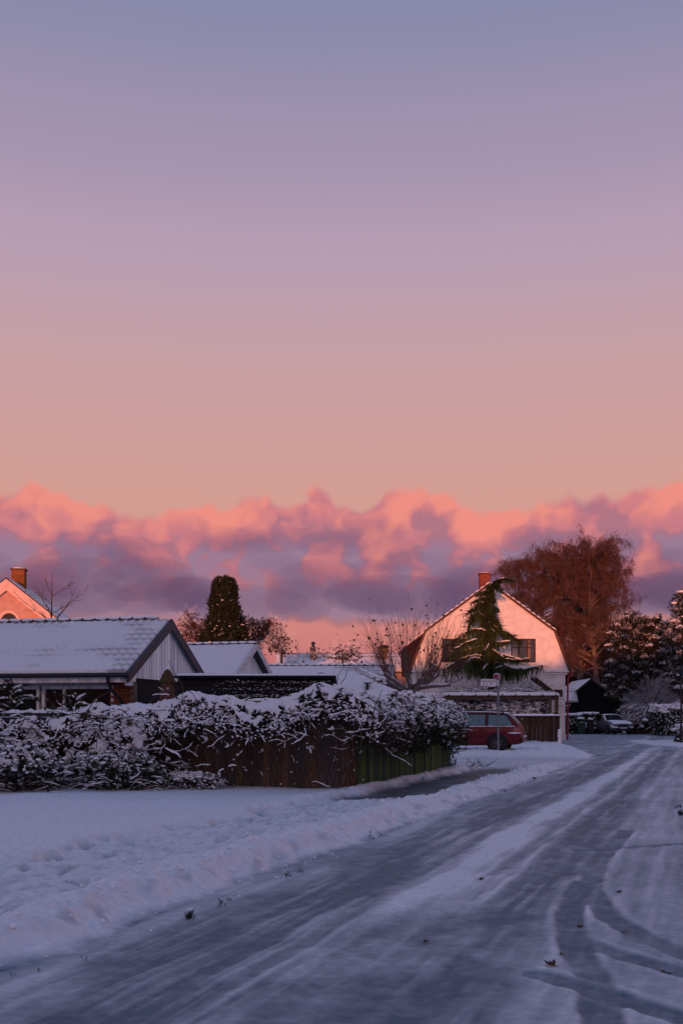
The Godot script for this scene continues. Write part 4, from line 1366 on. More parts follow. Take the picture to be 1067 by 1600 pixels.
func make_shapes() -> void:
	# a spray of broad leaves, about 1 unit across
	var g := rnd(201)
	var mb := MB.new()
	for k in 11:
		var d := (rand_dir(g) + Vector3(0, 0.35, 0)).normalized()
		var b := turn_to(d, g.randf() * TAU)
		var l := g.randf_range(0.30, 0.52)
		var w := l * g.randf_range(0.22, 0.34)
		var o := d * g.randf_range(0.02, 0.28)
		mb.col = Color(1, 1, 1) * g.randf_range(0.65, 1.3)
		var tip := o + b * Vector3(0, l, -0.12 * l)
		var md := o + b * Vector3(0, l * 0.5, 0)
		mb.tri(o, md + b * Vector3(w, 0, 0.06), md)
		mb.tri(o, md, md + b * Vector3(-w, 0, 0.06))
		mb.tri(md, md + b * Vector3(w, 0, 0.06), tip)
		mb.tri(md, tip, md + b * Vector3(-w, 0, 0.06))
	shapes.leaves = mb.mesh()
	# a tuft of short needles round a twig along y
	mb = MB.new()
	for k in 26:
		var y := k / 26.0
		var a := k * 2.4
		var d := Vector3(cos(a), 0.75, sin(a)).normalized()
		var o := Vector3(0, y * 0.8, 0)
		var s := d.cross(Vector3.UP).normalized() * 0.035
		mb.col = Color(1, 1, 1) * g.randf_range(0.6, 1.35)
		var l := 0.34 * (1.0 - 0.4 * y)
		mb.tri(o - s, o + s, o + d * l)
	mb.col = Color(0.7, 0.5, 0.4)
	mb.tube(PackedVector3Array([Vector3.ZERO, Vector3(0, 0.9, 0)]), PackedFloat32Array([0.025, 0.01]), 4, false)
	shapes.tuft = mb.mesh()
	# hanging foliage of a weeping spruce: a strand 1 unit long, downwards
	mb = MB.new()
	for k in 34:
		var y := -k / 34.0
		var a := k * 2.4
		var d := Vector3(cos(a) * 0.9, -1.0, sin(a) * 0.9).normalized()
		var o := Vector3(0.03 * sin(y * 7.0), y, 0.03 * cos(y * 5.0))
		var s := d.cross(Vector3.UP).normalized() * 0.022
		mb.col = Color(1, 1, 1) * g.randf_range(0.55, 1.4)
		mb.tri(o - s, o + s, o + d * 0.17 * (1.15 + y * 0.7))
	shapes.strand = mb.mesh()
	# a bare twig with side twigs, 1 unit long, along y
	for kind in 3:
		mb = MB.new()
		var stem := PackedVector3Array()
		var rr := PackedFloat32Array()
		var lean := Vector3(g.randf_range(-0.15, 0.15), 0, g.randf_range(-0.15, 0.15))
		for k in 6:
			stem.append(Vector3(0, k / 5.0, 0) + lean * pow(k / 5.0, 2.0) + Vector3(g.randf_range(-0.02, 0.02), 0, g.randf_range(-0.02, 0.02)))
			rr.append(0.008 - 0.0011 * k)
		mb.tube(stem, rr, 3, false)
		for k in 7:
			var f := g.randf_range(0.15, 0.95)
			var o := stem[0].lerp(stem[5], f)
			o = stem[int(f * 5.0)].lerp(stem[mini(int(f * 5.0) + 1, 5)], fposmod(f * 5.0, 1.0))
			var a := g.randf() * TAU
			var d := Vector3(cos(a) * 0.7, 0.75, sin(a) * 0.7)
			var l := g.randf_range(0.15, 0.42) * (1.1 - 0.5 * f)
			mb.tube(PackedVector3Array([o, o + d * l * 0.5, o + d * l + Vector3(0, 0.06, 0)]), PackedFloat32Array([0.006, 0.005, 0.003]), 3, false)
		shapes["twig%d" % kind] = mb.mesh()
	# hanging birch twigs, 1 unit long, downwards, with small catkins
	for kind in 2:
		mb = MB.new()
		for s in 5:
			var a := g.randf() * TAU
			var o := Vector3(cos(a), 0, sin(a)) * g.randf_range(0.0, 0.12) + Vector3(0, -g.randf_range(0, 0.15), 0)
			var l := g.randf_range(0.5, 0.95)
			var out := Vector3(cos(a), 0, sin(a)) * g.randf_range(0.08, 0.25)
			var pts := PackedVector3Array([o])
			var rr := PackedFloat32Array([0.009])
			for k in range(1, 5):
				var f := k / 4.0
				pts.append(o + out * sqrt(f) + Vector3(g.randf_range(-0.025, 0.025), -l * f, g.randf_range(-0.025, 0.025)))
				rr.append(0.009 - 0.0012 * k)
			mb.tube(pts, rr, 3, false)
			for k in 4:
				var q := pts[g.randi_range(1, 3)]
				var d := Vector3(g.randf_range(-0.8, 0.8), -1.0, g.randf_range(-0.8, 0.8)) * g.randf_range(0.08, 0.18)
				mb.tube(PackedVector3Array([q, q + d]), PackedFloat32Array([0.009, 0.006]), 3, false)
		shapes["weep%d" % kind] = mb.mesh()
	# lumps of snow
	for kind in 4:
		mb = MB.new()
		mb.lump(Vector3.ZERO, Vector3.ONE, 0.20, kind * 1.9 + 0.4, 5, 8)
		shapes["lump%d" % kind] = mb.mesh()
	# a dry leaf, 1 unit long
	mb = MB.new()
	for sx in [-1.0, 1.0]:
		mb.tri(Vector3.ZERO, Vector3(sx * 0.33, 0.10, 0.35), Vector3(0, 0.03, 0.5))
		mb.tri(Vector3(0, 0.03, 0.5), Vector3(sx * 0.33, 0.10, 0.35), Vector3(sx * 0.20, 0.16, 0.75))
		mb.tri(Vector3(0, 0.03, 0.5), Vector3(sx * 0.20, 0.16, 0.75), Vector3(0, 0.05, 1.0))
	shapes.dry_leaf = mb.mesh()

# one part made of the named shapes; places are kept per shape so that kinds mix
func mixed(called: String, kinds: Array, m: Material, places: Array, parent: Node, tints := PackedColorArray()) -> void:
	if called == "snow" and snow_tubes.v.size():
		part("snow_lines", snow_tubes, M.snow_plain, parent).set_meta("kind", "stuff")
		snow_tubes = MB.new()
	for k in kinds.size():
		var tr := []
		var tc := PackedColorArray()
		for j in range(k, places.size(), kinds.size()):
			tr.append(places[j])
			if tints.size():
				tc.append(tints[j])
		if tr.size():
			scatter(called, shapes[kinds[k]], m, tr, parent, tc)

const LUMPS := ["lump0", "lump1", "lump2", "lump3"]

# snow that lies along a branch
var snow_tubes := MB.new()

func snow_on(line: PackedVector3Array, rad: PackedFloat32Array, thick: float, g: RandomNumberGenerator, _out: Array, cover := 0.9) -> void:
	var on := g.randf() < cover
	var pts := PackedVector3Array()
	var rr := PackedFloat32Array()
	for k in line.size():
		var d := line[mini(k + 1, line.size() - 1)] - line[maxi(k - 1, 0)]
		var slope := absf(d.normalized().y)
		if g.randf() < 0.16:
			on = g.randf() < cover
		if on and g.randf() > slope * slope * 0.8:
			var t := thick * 0.62 * g.randf_range(0.65, 1.35) * (1.0 - 0.5 * slope)
			pts.append(line[k] + Vector3(0, rad[k] * 0.7 + t * 0.55, 0))
			rr.append(t)
		elif pts.size():
			if pts.size() > 1:
				rr[0] *= 0.5
				rr[rr.size() - 1] *= 0.5
				snow_tubes.tube(pts, rr, 5)
			pts = PackedVector3Array()
			rr = PackedFloat32Array()
	if pts.size() > 1:
		rr[rr.size() - 1] *= 0.5
		snow_tubes.tube(pts, rr, 5)

# snow pillows on a surface: where two noises rise over limit the sheet swells outwards, elsewhere it is open
func pillow(parent: Node, nu: int, nv: int, place: Callable, limit: Callable, freq: float, salt: int, puff: float) -> void:
	var n1 := noise(salt, freq, 3)
	var n2 := noise(salt + 1, freq * 2.4, 2)
	var base := PackedVector3Array()
	for a in nu + 1:
		for b in nv + 1:
			base.append((place as Callable).call(float(a) / nu, float(b) / nv))
	var w := nv + 1
	var edge := PackedFloat32Array()
	var pts := PackedVector3Array()
	for a in nu + 1:
		for b in w:
			var k := a * w + b
			var p := base[k]
			var du := base[mini(a + 1, nu) * w + b] - base[maxi(a - 1, 0) * w + b]
			var dv := base[a * w + mini(b + 1, nv)] - base[a * w + maxi(b - 1, 0)]
			var nn := du.cross(dv).normalized()
			var e: float = n1.get_noise_3dv(p) + 0.45 * n2.get_noise_3dv(p) - (limit as Callable).call(float(a) / nu, float(b) / nv, p)
			edge.append(e)
			pts.append(p + (nn * 0.8 + Vector3(0, 0.35, 0)) * puff * (sqrt(clampf(e * 2.5, 0.0, 1.0)) + 0.35 * n2.get_noise_3dv(p * 1.7)))
	var mb := MB.new()
	mb.sheet(pts, nu + 1, w)
	var kept := PackedInt32Array()
	for k in range(0, mb.i.size(), 3):
		if edge[mb.i[k]] > 0.0 and edge[mb.i[k + 1]] > 0.0 and edge[mb.i[k + 2]] > 0.0:
			kept.append_array([mb.i[k], mb.i[k + 1], mb.i[k + 2]])
	# keep only the corners in use
	var out := MB.new()
	var at_ := {}
	for k in kept:
		if not at_.has(k):
			at_[k] = out.v.size()
			out.v.append(mb.v[k]); out.n.append(mb.n[k]); out.c.append(mb.c[k]); out.u.append(Vector2.ZERO)
		out.i.append(at_[k])
	if out.i.size():
		part("snow_pillows", out, M.snow, parent).set_meta("kind", "stuff")

# a bent line that starts at p towards dir, wanders and is pulled by pull
func bent(p: Vector3, dir: Vector3, len_: float, step: float, wander: float, pull: Vector3, g: RandomNumberGenerator) -> PackedVector3Array:
	var line := PackedVector3Array([p])
	var d := dir.normalized()
	var cnt := maxi(int(len_ / step), 2)
	for k in cnt:
		d = (d + Vector3(g.randf_range(-1, 1), g.randf_range(-1, 1), g.randf_range(-1, 1)) * wander + pull * step).normalized()
		line.append(line[k] + d * step)
	return line

func taper(cnt: int, r0: float, r1: float) -> PackedFloat32Array:
	var r := PackedFloat32Array()
	for k in cnt:
		r.append(lerpf(r0, r1, float(k) / maxi(cnt - 1, 1)))
	return r

# leaves in clumps through a crown: clumps is an array of [centre, radius]; snow lies on top of each
func clumped(parent: Node, g: RandomNumberGenerator, clumps: Array, leaves: int, kinds: Array, size: float, tone: Color, tone2: Color, snow: int, snow_size: float, flat := 0.6, called := "foliage") -> void:
	var tr := []
	var tc := PackedColorArray()
	var sn := []
	for cl in clumps:
		var c: Vector3 = cl[0]
		var r: float = cl[1]
		var shade := g.randf()
		for k in leaves:
			var d := rand_dir(g)
			var p := c + d * r * pow(g.randf(), 0.45) * Vector3(1, flat + 0.25, 1)
			var s := size * g.randf_range(0.7, 1.35)
			tr.append(Transform3D(turn_to((d + Vector3(0, 0.3, 0) + rand_dir(g) * 0.6), g.randf() * TAU).scaled(Vector3.ONE * s), p))
			var tn := tone.lerp(tone2, clampf(shade * 0.7 + g.randf() * 0.3, 0, 1)) * g.randf_range(0.75, 1.25)
			if snow > 0 and d.y > 0.0 and g.randf() < (0.022 * snow + 0.12) * (d.y + 0.3):
				tn = Color(0.50, 0.52, 0.56)
			tc.append(tn)
		var laden := g.randf() < 0.55
		for k in (snow * 2 if laden else 0):
			var a := g.randf() * TAU
			var q := sqrt(g.randf()) * 0.9
			var p := c + Vector3(cos(a) * q, 0, sin(a) * q) * r * 0.95 + Vector3(0, r * (flat + 0.25) * sqrt(maxf(0.0, 1.0 - q * q)) * g.randf_range(0.55, 1.02), 0)
			var s := snow_size * g.randf_range(0.45, 1.25)
			sn.append(Transform3D(Basis(Vector3.UP, g.randf() * TAU).scaled(Vector3(s * g.randf_range(0.8, 1.7), s * 0.6, s)), p))
	mixed(called, kinds, M.leaf, tr, parent, tc)
	if sn.size():
		mixed("snow", LUMPS, M.snow_plain, sn, parent)

func hedge_top(x: float) -> float:
	# height of the overgrown fence along its length, at the front row
	var p := [[-11.0, 1.5], [-5.9, 1.42], [-5.4, 1.46], [-4.9, 1.42], [-4.2, 1.54], [-3.6, 1.58], [-3.0, 1.60], [-2.6, 1.74], [-2.2, 1.74], [-1.75, 1.60], [-1.45, 1.55], [-1.1, 1.64], [-0.7, 1.78], [-0.35, 1.90], [0.0, 1.88], [0.3, 1.72], [0.55, 1.5], [0.9, 1.3]]
	for k in p.size() - 1:
		if x < p[k + 1][0]:
			return lerpf(p[k][1], p[k + 1][1], clampf((x - p[k][0]) / (p[k + 1][0] - p[k][0]), 0, 1))
	return 1.3

func fence_and_vines() -> void:
	var g := rnd(301)
	var f := thing("brown_fence", "weathered brown board fence under the snowy vines, left of the green fence", "fence", Vector3(0, 0, -18.95))
	boards(f, "board", -9.2, 0.20, 0.115, func(_x: float) -> float: return -0.05, func(x: float) -> float: return 1.30 + 0.02 * sin(x * 31.0), 0.0, 0.022, [Color(0.20, 0.135, 0.095), Color(0.15, 0.115, 0.095), Color(0.25, 0.16, 0.095), Color(0.135, 0.12, 0.115)], M.wood, 311, 0.001)
	var mb := MB.new()
	mb.col = Color(0.06, 0.045, 0.035)
	for y in [0.35, 1.1]:
		mb.box(Vector3(-4.5, y, -0.055), Vector3(9.4, 0.09, 0.045))
	part("rail", mb, M.wood, f)
	mb = MB.new()
	mb.col = Color(0.16, 0.10, 0.06)
	mb.bevel_box(Vector3(0.20, 0.66, 0.0), Vector3(0.10, 1.36, 0.10), 0.012)
	part("corner_post", mb, M.wood, f)
	# slatted screen in front of the left end
	var sl := thing("slat_screen", "dark screen of horizontal slats half hidden behind the snowy bush, far left", "fence", Vector3(-5.0, 0, -18.62))
	for k in 17:
		mb = MB.new()
		mb.col = Color(0.06, 0.048, 0.04) * g.randf_range(0.8, 1.25)
		mb.box(Vector3(-0.3, 0.12 + k * 0.078, g.randf_range(-0.004, 0.004)), Vector3(1.9, 0.06, 0.018))
		part("slat", mb, M.plank, sl)
	for x in [-1.2, -0.35, 0.6]:
		mb = MB.new()
		mb.col = Color(0.06, 0.045, 0.035)
		mb.box(Vector3(x, 0.7, -0.04), Vector3(0.07, 1.42, 0.05))
		part("post", mb, M.wood, sl)
	# green fence that runs back along the pavement
	var a := Vector3(0.27, 0, -19.0)
	var b := Vector3(2.72, 0, -27.2)
	var gf := thing("green_fence", "mossy green board fence running back along the cleared pavement", "fence", a, atan2(-(b.z - a.z), b.x - a.x))
	boards(gf, "board", 0.0, a.distance_to(b), 0.125, func(_x: float) -> float: return -0.05, func(x: float) -> float: return 1.12 + 0.015 * sin(x * 23.0), 0.0, 0.022, [Color(0.095, 0.17, 0.09), Color(0.11, 0.20, 0.08), Color(0.07, 0.13, 0.09), Color(0.14, 0.22, 0.075), Color(0.065, 0.11, 0.09)], M.wood, 312, 0.002)
	for k in 4:
		mb = MB.new()
		mb.col = Color(0.03, 0.04, 0.03)
		mb.bevel_box(Vector3(0.35 + k * 2.6, 0.6, -0.07), Vector3(0.09, 1.25, 0.09), 0.01)
		part("post", mb, M.wood, gf)
	mb = MB.new()
	mb.col = Color(0.045, 0.07, 0.045)
	for y in [0.3, 0.95]:
		mb.box(Vector3(4.2, y, -0.05), Vector3(8.4, 0.09, 0.045))
	part("rail", mb, M.wood, gf)
	mb = MB.new()
	mb.col = Color(0.03, 0.03, 0.03)
	mb.rod(Vector3(0.42, -0.1, 0.12), Vector3(0.42, 1.05, 0.06), 0.012, 6)
	part("iron_stake", mb, M.metal, gf)

	# ---- the vines heaped over the brown fence
	var v := thing("snowy_vine", "tangled climbing vine heaped with snow over the brown fence", "vine", Vector3(0, 0, -18.9))
	var wood := MB.new()
	var snow := []
	var tr := []
	var tc := PackedColorArray()
	# long arching shoots over the top
	for k in 460:
		var x := g.randf_range(-8.5, 0.55)
		var top := hedge_top(x)
		var z := g.randf_range(-0.55, 0.62)
		var y := top - 0.10 - 0.42 * pow(absf(z) / 0.6, 2.0) - g.randf_range(0.0, 0.28)
		var dir := Vector3(g.randf_range(-1, 1), g.randf_range(-0.05, 0.35), g.randf_range(-0.3, 0.75))
		var line := bent(Vector3(x, y, z), dir, g.randf_range(0.4, 1.35), 0.05, 0.34, Vector3(0, -1.6, 0.3), g)
		wood.col = Color(0.062, 0.045, 0.036) * g.randf_range(0.6, 1.5)
		var r := taper(line.size(), g.randf_range(0.007, 0.014), 0.004)
		wood.tube(line, r, 4, false)
		snow_on(line, r, g.randf_range(0.012, 0.026), g, snow, 0.7)
	# the snow that the shoots carry: a swollen, broken blanket over the top and, on the left, down the front
	var q := noise(305, 1.1, 3)
	var cover_top := func(u: float, w: float) -> Vector3:
		var x := lerpf(-8.6, 0.62, u)
		var z := lerpf(0.66, -0.55, w)
		return Vector3(x, hedge_top(x) + 0.10 * q.get_noise_2d(x * 1.3, z) - 0.42 * pow(absf(z) / 0.62, 1.8) - 0.06, z + 0.06 * q.get_noise_2d(x * 2.0, 30.0 + z))
	var lim_top := func(_u: float, _w: float, p: Vector3) -> float: return -0.42 + 0.85 * smoothstep(0.12, 0.66, p.z + 0.2 * q.get_noise_1d(p.x * 0.9))
	pillow(v, 560, 76, cover_top, lim_top, 3.4, 311, 0.055)
	var cover_front := func(u: float, w: float) -> Vector3:
		var x := lerpf(-8.6, 0.4, u)
		var y := lerpf(0.04, hedge_top(x) - 0.28, w)
		var belly := sin(w * PI * 0.85 + 0.2) * 0.22
		return Vector3(x, y, 0.22 + belly + 0.14 * q.get_noise_2d(x * 1.2, y * 1.5 + 50.0))
	var lim_front := func(_u: float, w: float, p: Vector3) -> float: return lerpf(lerpf(0.80, 0.10, w * w), -0.13, smoothstep(-2.5, -3.5, p.x + 0.3 * q.get_noise_1d(p.y * 2.0)))
	pillow(v, 560, 90, cover_front, lim_front, 3.5, 321, 0.075)
	for k in 2200:
		var x := g.randf_range(-8.5, 0.62)
		var z := g.randf_range(0.1, 0.66)
		var y := hedge_top(x) - 0.42 * pow(absf(z) / 0.62, 1.7)
		var s := g.randf_range(0.007, 0.020)
		snow.append(Transform3D(Basis(Vector3.UP, g.randf() * TAU).scaled(Vector3(s * g.randf_range(0.9, 1.7), s * 0.85, s)), Vector3(x, y + g.randf_range(-0.2, -0.03), z)))
	# down the front, thinning towards the ground
	for k in 520:
		var x := g.randf_range(-8.5, 0.5)
		var full := smoothstep(-1.9, -3.3, x)
		var y := g.randf_range(0.15, hedge_top(x) - 0.25)
		if g.randf() > lerpf(pow(y / hedge_top(x), 2.2) * 1.3, 0.9, full):
			continue
		var z := g.randf_range(0.08, 0.30) + 0.25 * full * g.randf()
		var dir := Vector3(g.randf_range(-1, 1), g.randf_range(-0.7, 0.5), g.randf_range(-0.1, 0.3))
		var line := bent(Vector3(x, y, z), dir, g.randf_range(0.3, 1.1), 0.05, 0.36, Vector3(0, -1.0, 0.1), g)
		wood.col = Color(0.06, 0.045, 0.036) * g.randf_range(0.6, 1.5)
		var r := taper(line.size(), g.randf_range(0.006, 0.012), 0.003)
		wood.tube(line, r, 4, false)
		snow_on(line, r, g.randf_range(0.012, 0.024), g, snow, lerpf(0.5, 0.7, full))
	# a few big bare stems
	for st in [[-3.2, 1.05, -0.9, 0.1, 1.5], [-2.3, 0.95, -1.0, 0.2, 1.3], [-2.0, 1.25, -0.8, -0.5, 1.2], [-2.9, 0.6, -0.7, -0.6, 1.0], [-3.3, 0.75, 1.0, 0.1, 1.4], [-2.5, 0.3, -1.0, 0.15, 0.9], [-2.7, 0.2, 1.0, 0.3, 0.8], [-1.6, 0.4, -1.0, 0.35, 0.6]]:
		var line := bent(Vector3(st[0], st[1], 0.40), Vector3(st[2], st[3], 0.05), st[4], 0.05, 0.34, Vector3(0, -0.5, 0), g)
		wood.col = Color(0.05, 0.04, 0.035)
		var r := taper(line.size(), 0.016, 0.006)
		wood.tube(line, r, 5)
		snow_on(line, r, 0.034, g, snow, 1.0)
	# brown strands that hang before the boards
	for k in 560:
		var x := g.randf_range(-3.9, 0.3)
		var y := g.randf_range(0.35, hedge_top(x) - 0.2)
		var line := bent(Vector3(x, y, g.randf_range(0.05, 0.26)), Vector3(g.randf_range(-0.5, 0.5), -1, g.randf_range(-0.1, 0.15)), g.randf_range(0.15, 0.7), 0.07, 0.22, Vector3(0, -1.0, 0), g)
		wood.col = Color(0.075, 0.05, 0.036) * g.randf_range(0.5, 1.5)
		wood.tube(line, taper(line.size(), 0.005, 0.0025), 3, false)
		if g.randf() < 0.10:
			var s := g.randf_range(0.006, 0.014)
			var p := line[g.randi() % line.size()]
			snow.append(Transform3D(Basis(Vector3.UP, g.randf() * TAU).scaled(Vector3(s * 1.3, s, s)), p))
	part("branches", wood, M.bark, v)
	v.get_child(v.get_child_count() - 1).set_meta("kind", "stuff")
	# leaves under and among the snow
	for k in 3900:
		var x := g.randf_range(-8.5, 0.55)
		var full := smoothstep(-2.2, -3.6, x)
		var low := lerpf(0.75, 0.1, full)
		var y := g.randf_range(low, 1.0)
		var z := g.randf_range(-0.4, 0.34 + 0.14 * full)
		y = y * (hedge_top(x) - 0.42 * pow(absf(z) / 0.62, 1.7) - 0.09)
		var s := g.randf_range(0.07, 0.15)
		tr.append(Transform3D(turn_to(rand_dir(g) + Vector3(0, -0.2, 0.4), g.randf() * TAU).scaled(Vector3.ONE * s), Vector3(x, y, z)))
		tc.append(Color(0.035, 0.05, 0.028).lerp(Color(0.065, 0.042, 0.03), g.randf() * (1.2 - full)) * g.randf_range(0.6, 1.3))
	scatter("leaves", shapes.leaves, M.leaf, tr, v, tc)
	mixed("snow", LUMPS, M.snow_plain, snow, v)

# a low bush whose shoots and leaves carry snow
func snow_bush(o: Node3D, g: RandomNumberGenerator, size: Vector3, shoots: int, leaf_n: int, leaf_s: float, tone: Color, snow_n: int, snow_s: float) -> void:
	var wood := MB.new()
	var snow := []
	for k in shoots:
		var a := g.randf() * TAU
		var dir := Vector3(cos(a) * 0.8, g.randf_range(0.3, 1.2), sin(a) * 0.8)
		var p := Vector3(cos(a) * size.x * 0.3 * g.randf(), g.randf() * size.y * 0.35, sin(a) * size.z * 0.3 * g.randf())
		var line := bent(p, dir * Vector3(size.x, size.y, size.z), size.y * g.randf_range(0.45, 0.9), 0.06, 0.14, Vector3(cos(a) * 0.5, -0.9, sin(a) * 0.5), g)
		wood.col = Color(0.05, 0.04, 0.035) * g.randf_range(0.7, 1.4)
		var r := taper(line.size(), 0.009, 0.003)
		wood.tube(line, r, 4, false)
		snow_on(line, r, snow_s * 0.5, g, snow, 0.7)
	part("branches", wood, M.bark, o)
	o.get_child(o.get_child_count() - 1).set_meta("kind", "stuff")
	var tr := []
	var tc := PackedColorArray()
	var q := noise(int(size.x * 97.0) + leaf_n, 2.0, 2)
	for k in leaf_n:
		var d := rand_dir(g)
		d.y = absf(d.y) if g.randf() < 0.8 else d.y
		var rad := pow(g.randf(), 0.35) * (1.0 + 0.3 * q.get_noise_3dv(d * 1.4))
		var p := Vector3(0, size.y * 0.42, 0) + d * rad * Vector3(size.x * 0.5, size.y * 0.56, size.z * 0.5)
		if p.y < 0.02:
			continue
		var s := leaf_s * g.randf_range(0.6, 1.4)
		tr.append(Transform3D(turn_to(d + rand_dir(g) * 0.8, g.randf() * TAU).scaled(Vector3.ONE * s), p))
		tc.append(Color(0.72, 0.73, 0.76) if g.randf() < 0.30 * (0.35 + maxf(d.y, 0.0)) else tone * g.randf_range(0.5, 1.5))
	scatter("leaves", shapes.leaves, M.leaf, tr, o, tc)
	var dome := func(u: float, w: float) -> Vector3:
		var th := w * 1.75
		var ph := -u * TAU
		var d := Vector3(sin(th) * cos(ph), cos(th), sin(th) * sin(ph))
		return Vector3(0, size.y * 0.42, 0) + d * (0.96 + 0.3 * q.get_noise_3dv(d * 1.4)) * Vector3(size.x * 0.5, size.y * 0.56, size.z * 0.5)
	var lim := func(_u: float, w: float, _p: Vector3) -> float: return -0.28 + 0.62 * smoothstep(0.25, 1.0, w)
	pillow(o, 150, 60, dome, lim, 4.0, 331 + leaf_n, snow_s * 1.5)
	for k in snow_n / 3:
		var d := rand_dir(g)
		d.y = absf(d.y) * 0.9 + 0.1
		var rad := (0.86 + 0.16 * g.randf()) * (1.0 + 0.3 * q.get_noise_3dv(d * 1.4))
		if g.randf() > pow(d.y, 0.7):
			continue
		var p := Vector3(0, size.y * 0.42, 0) + d * rad * Vector3(size.x * 0.5, size.y * 0.56, size.z * 0.5)
		var s := snow_s * g.randf_range(0.4, 1.3)
		snow.append(Transform3D(Basis(Vector3.UP, g.randf() * TAU).scaled(Vector3(s * g.randf_range(0.8, 1.8), s * 0.62, s)), p))
	mixed("snow", LUMPS, M.snow_plain, snow, o)

# a small upright evergreen of sloping, snow-bent side shoots
func young_conifer(o: Node3D, g: RandomNumberGenerator, h: float, w: float, tone: Color) -> void:
	var wood := MB.new()
	var snow := []
	var tr := []
	var tc := PackedColorArray()
	wood.col = Color(0.06, 0.045, 0.035)
	var trunk := bent(Vector3.ZERO, Vector3(0.05, 1, 0), h, 0.1, 0.04, Vector3.ZERO, g)
	wood.tube(trunk, taper(trunk.size(), 0.03, 0.006), 5)
	for k in 26:
		var f := 0.35 + 0.63 * k / 26.0
		var p := trunk[int(f * (trunk.size() - 1))]
		var a := k * 2.4 + g.randf()
		var line := bent(p, Vector3(cos(a), 0.75, sin(a)), w * (1.25 - f) * g.randf_range(0.7, 1.3), 0.05, 0.14, Vector3(0, -2.0, 0), g)
		var r := taper(line.size(), 0.009, 0.004)
		wood.tube(line, r, 4, false)
		snow_on(line, r, 0.040, g, snow, 0.95)
		for e in line.size():
			for j in 3:
				tr.append(Transform3D(turn_to(rand_dir(g) + Vector3(cos(a), -0.4, sin(a)), 0.0).scaled(Vector3.ONE * g.randf_range(0.10, 0.17)), line[e]))
				tc.append(tone * g.randf_range(0.5, 1.4))
	part("branches", wood, M.bark, o)
	scatter("needles", shapes.tuft, M.leaf, tr, o, tc)
	mixed("snow", LUMPS, M.snow_plain, snow, o)

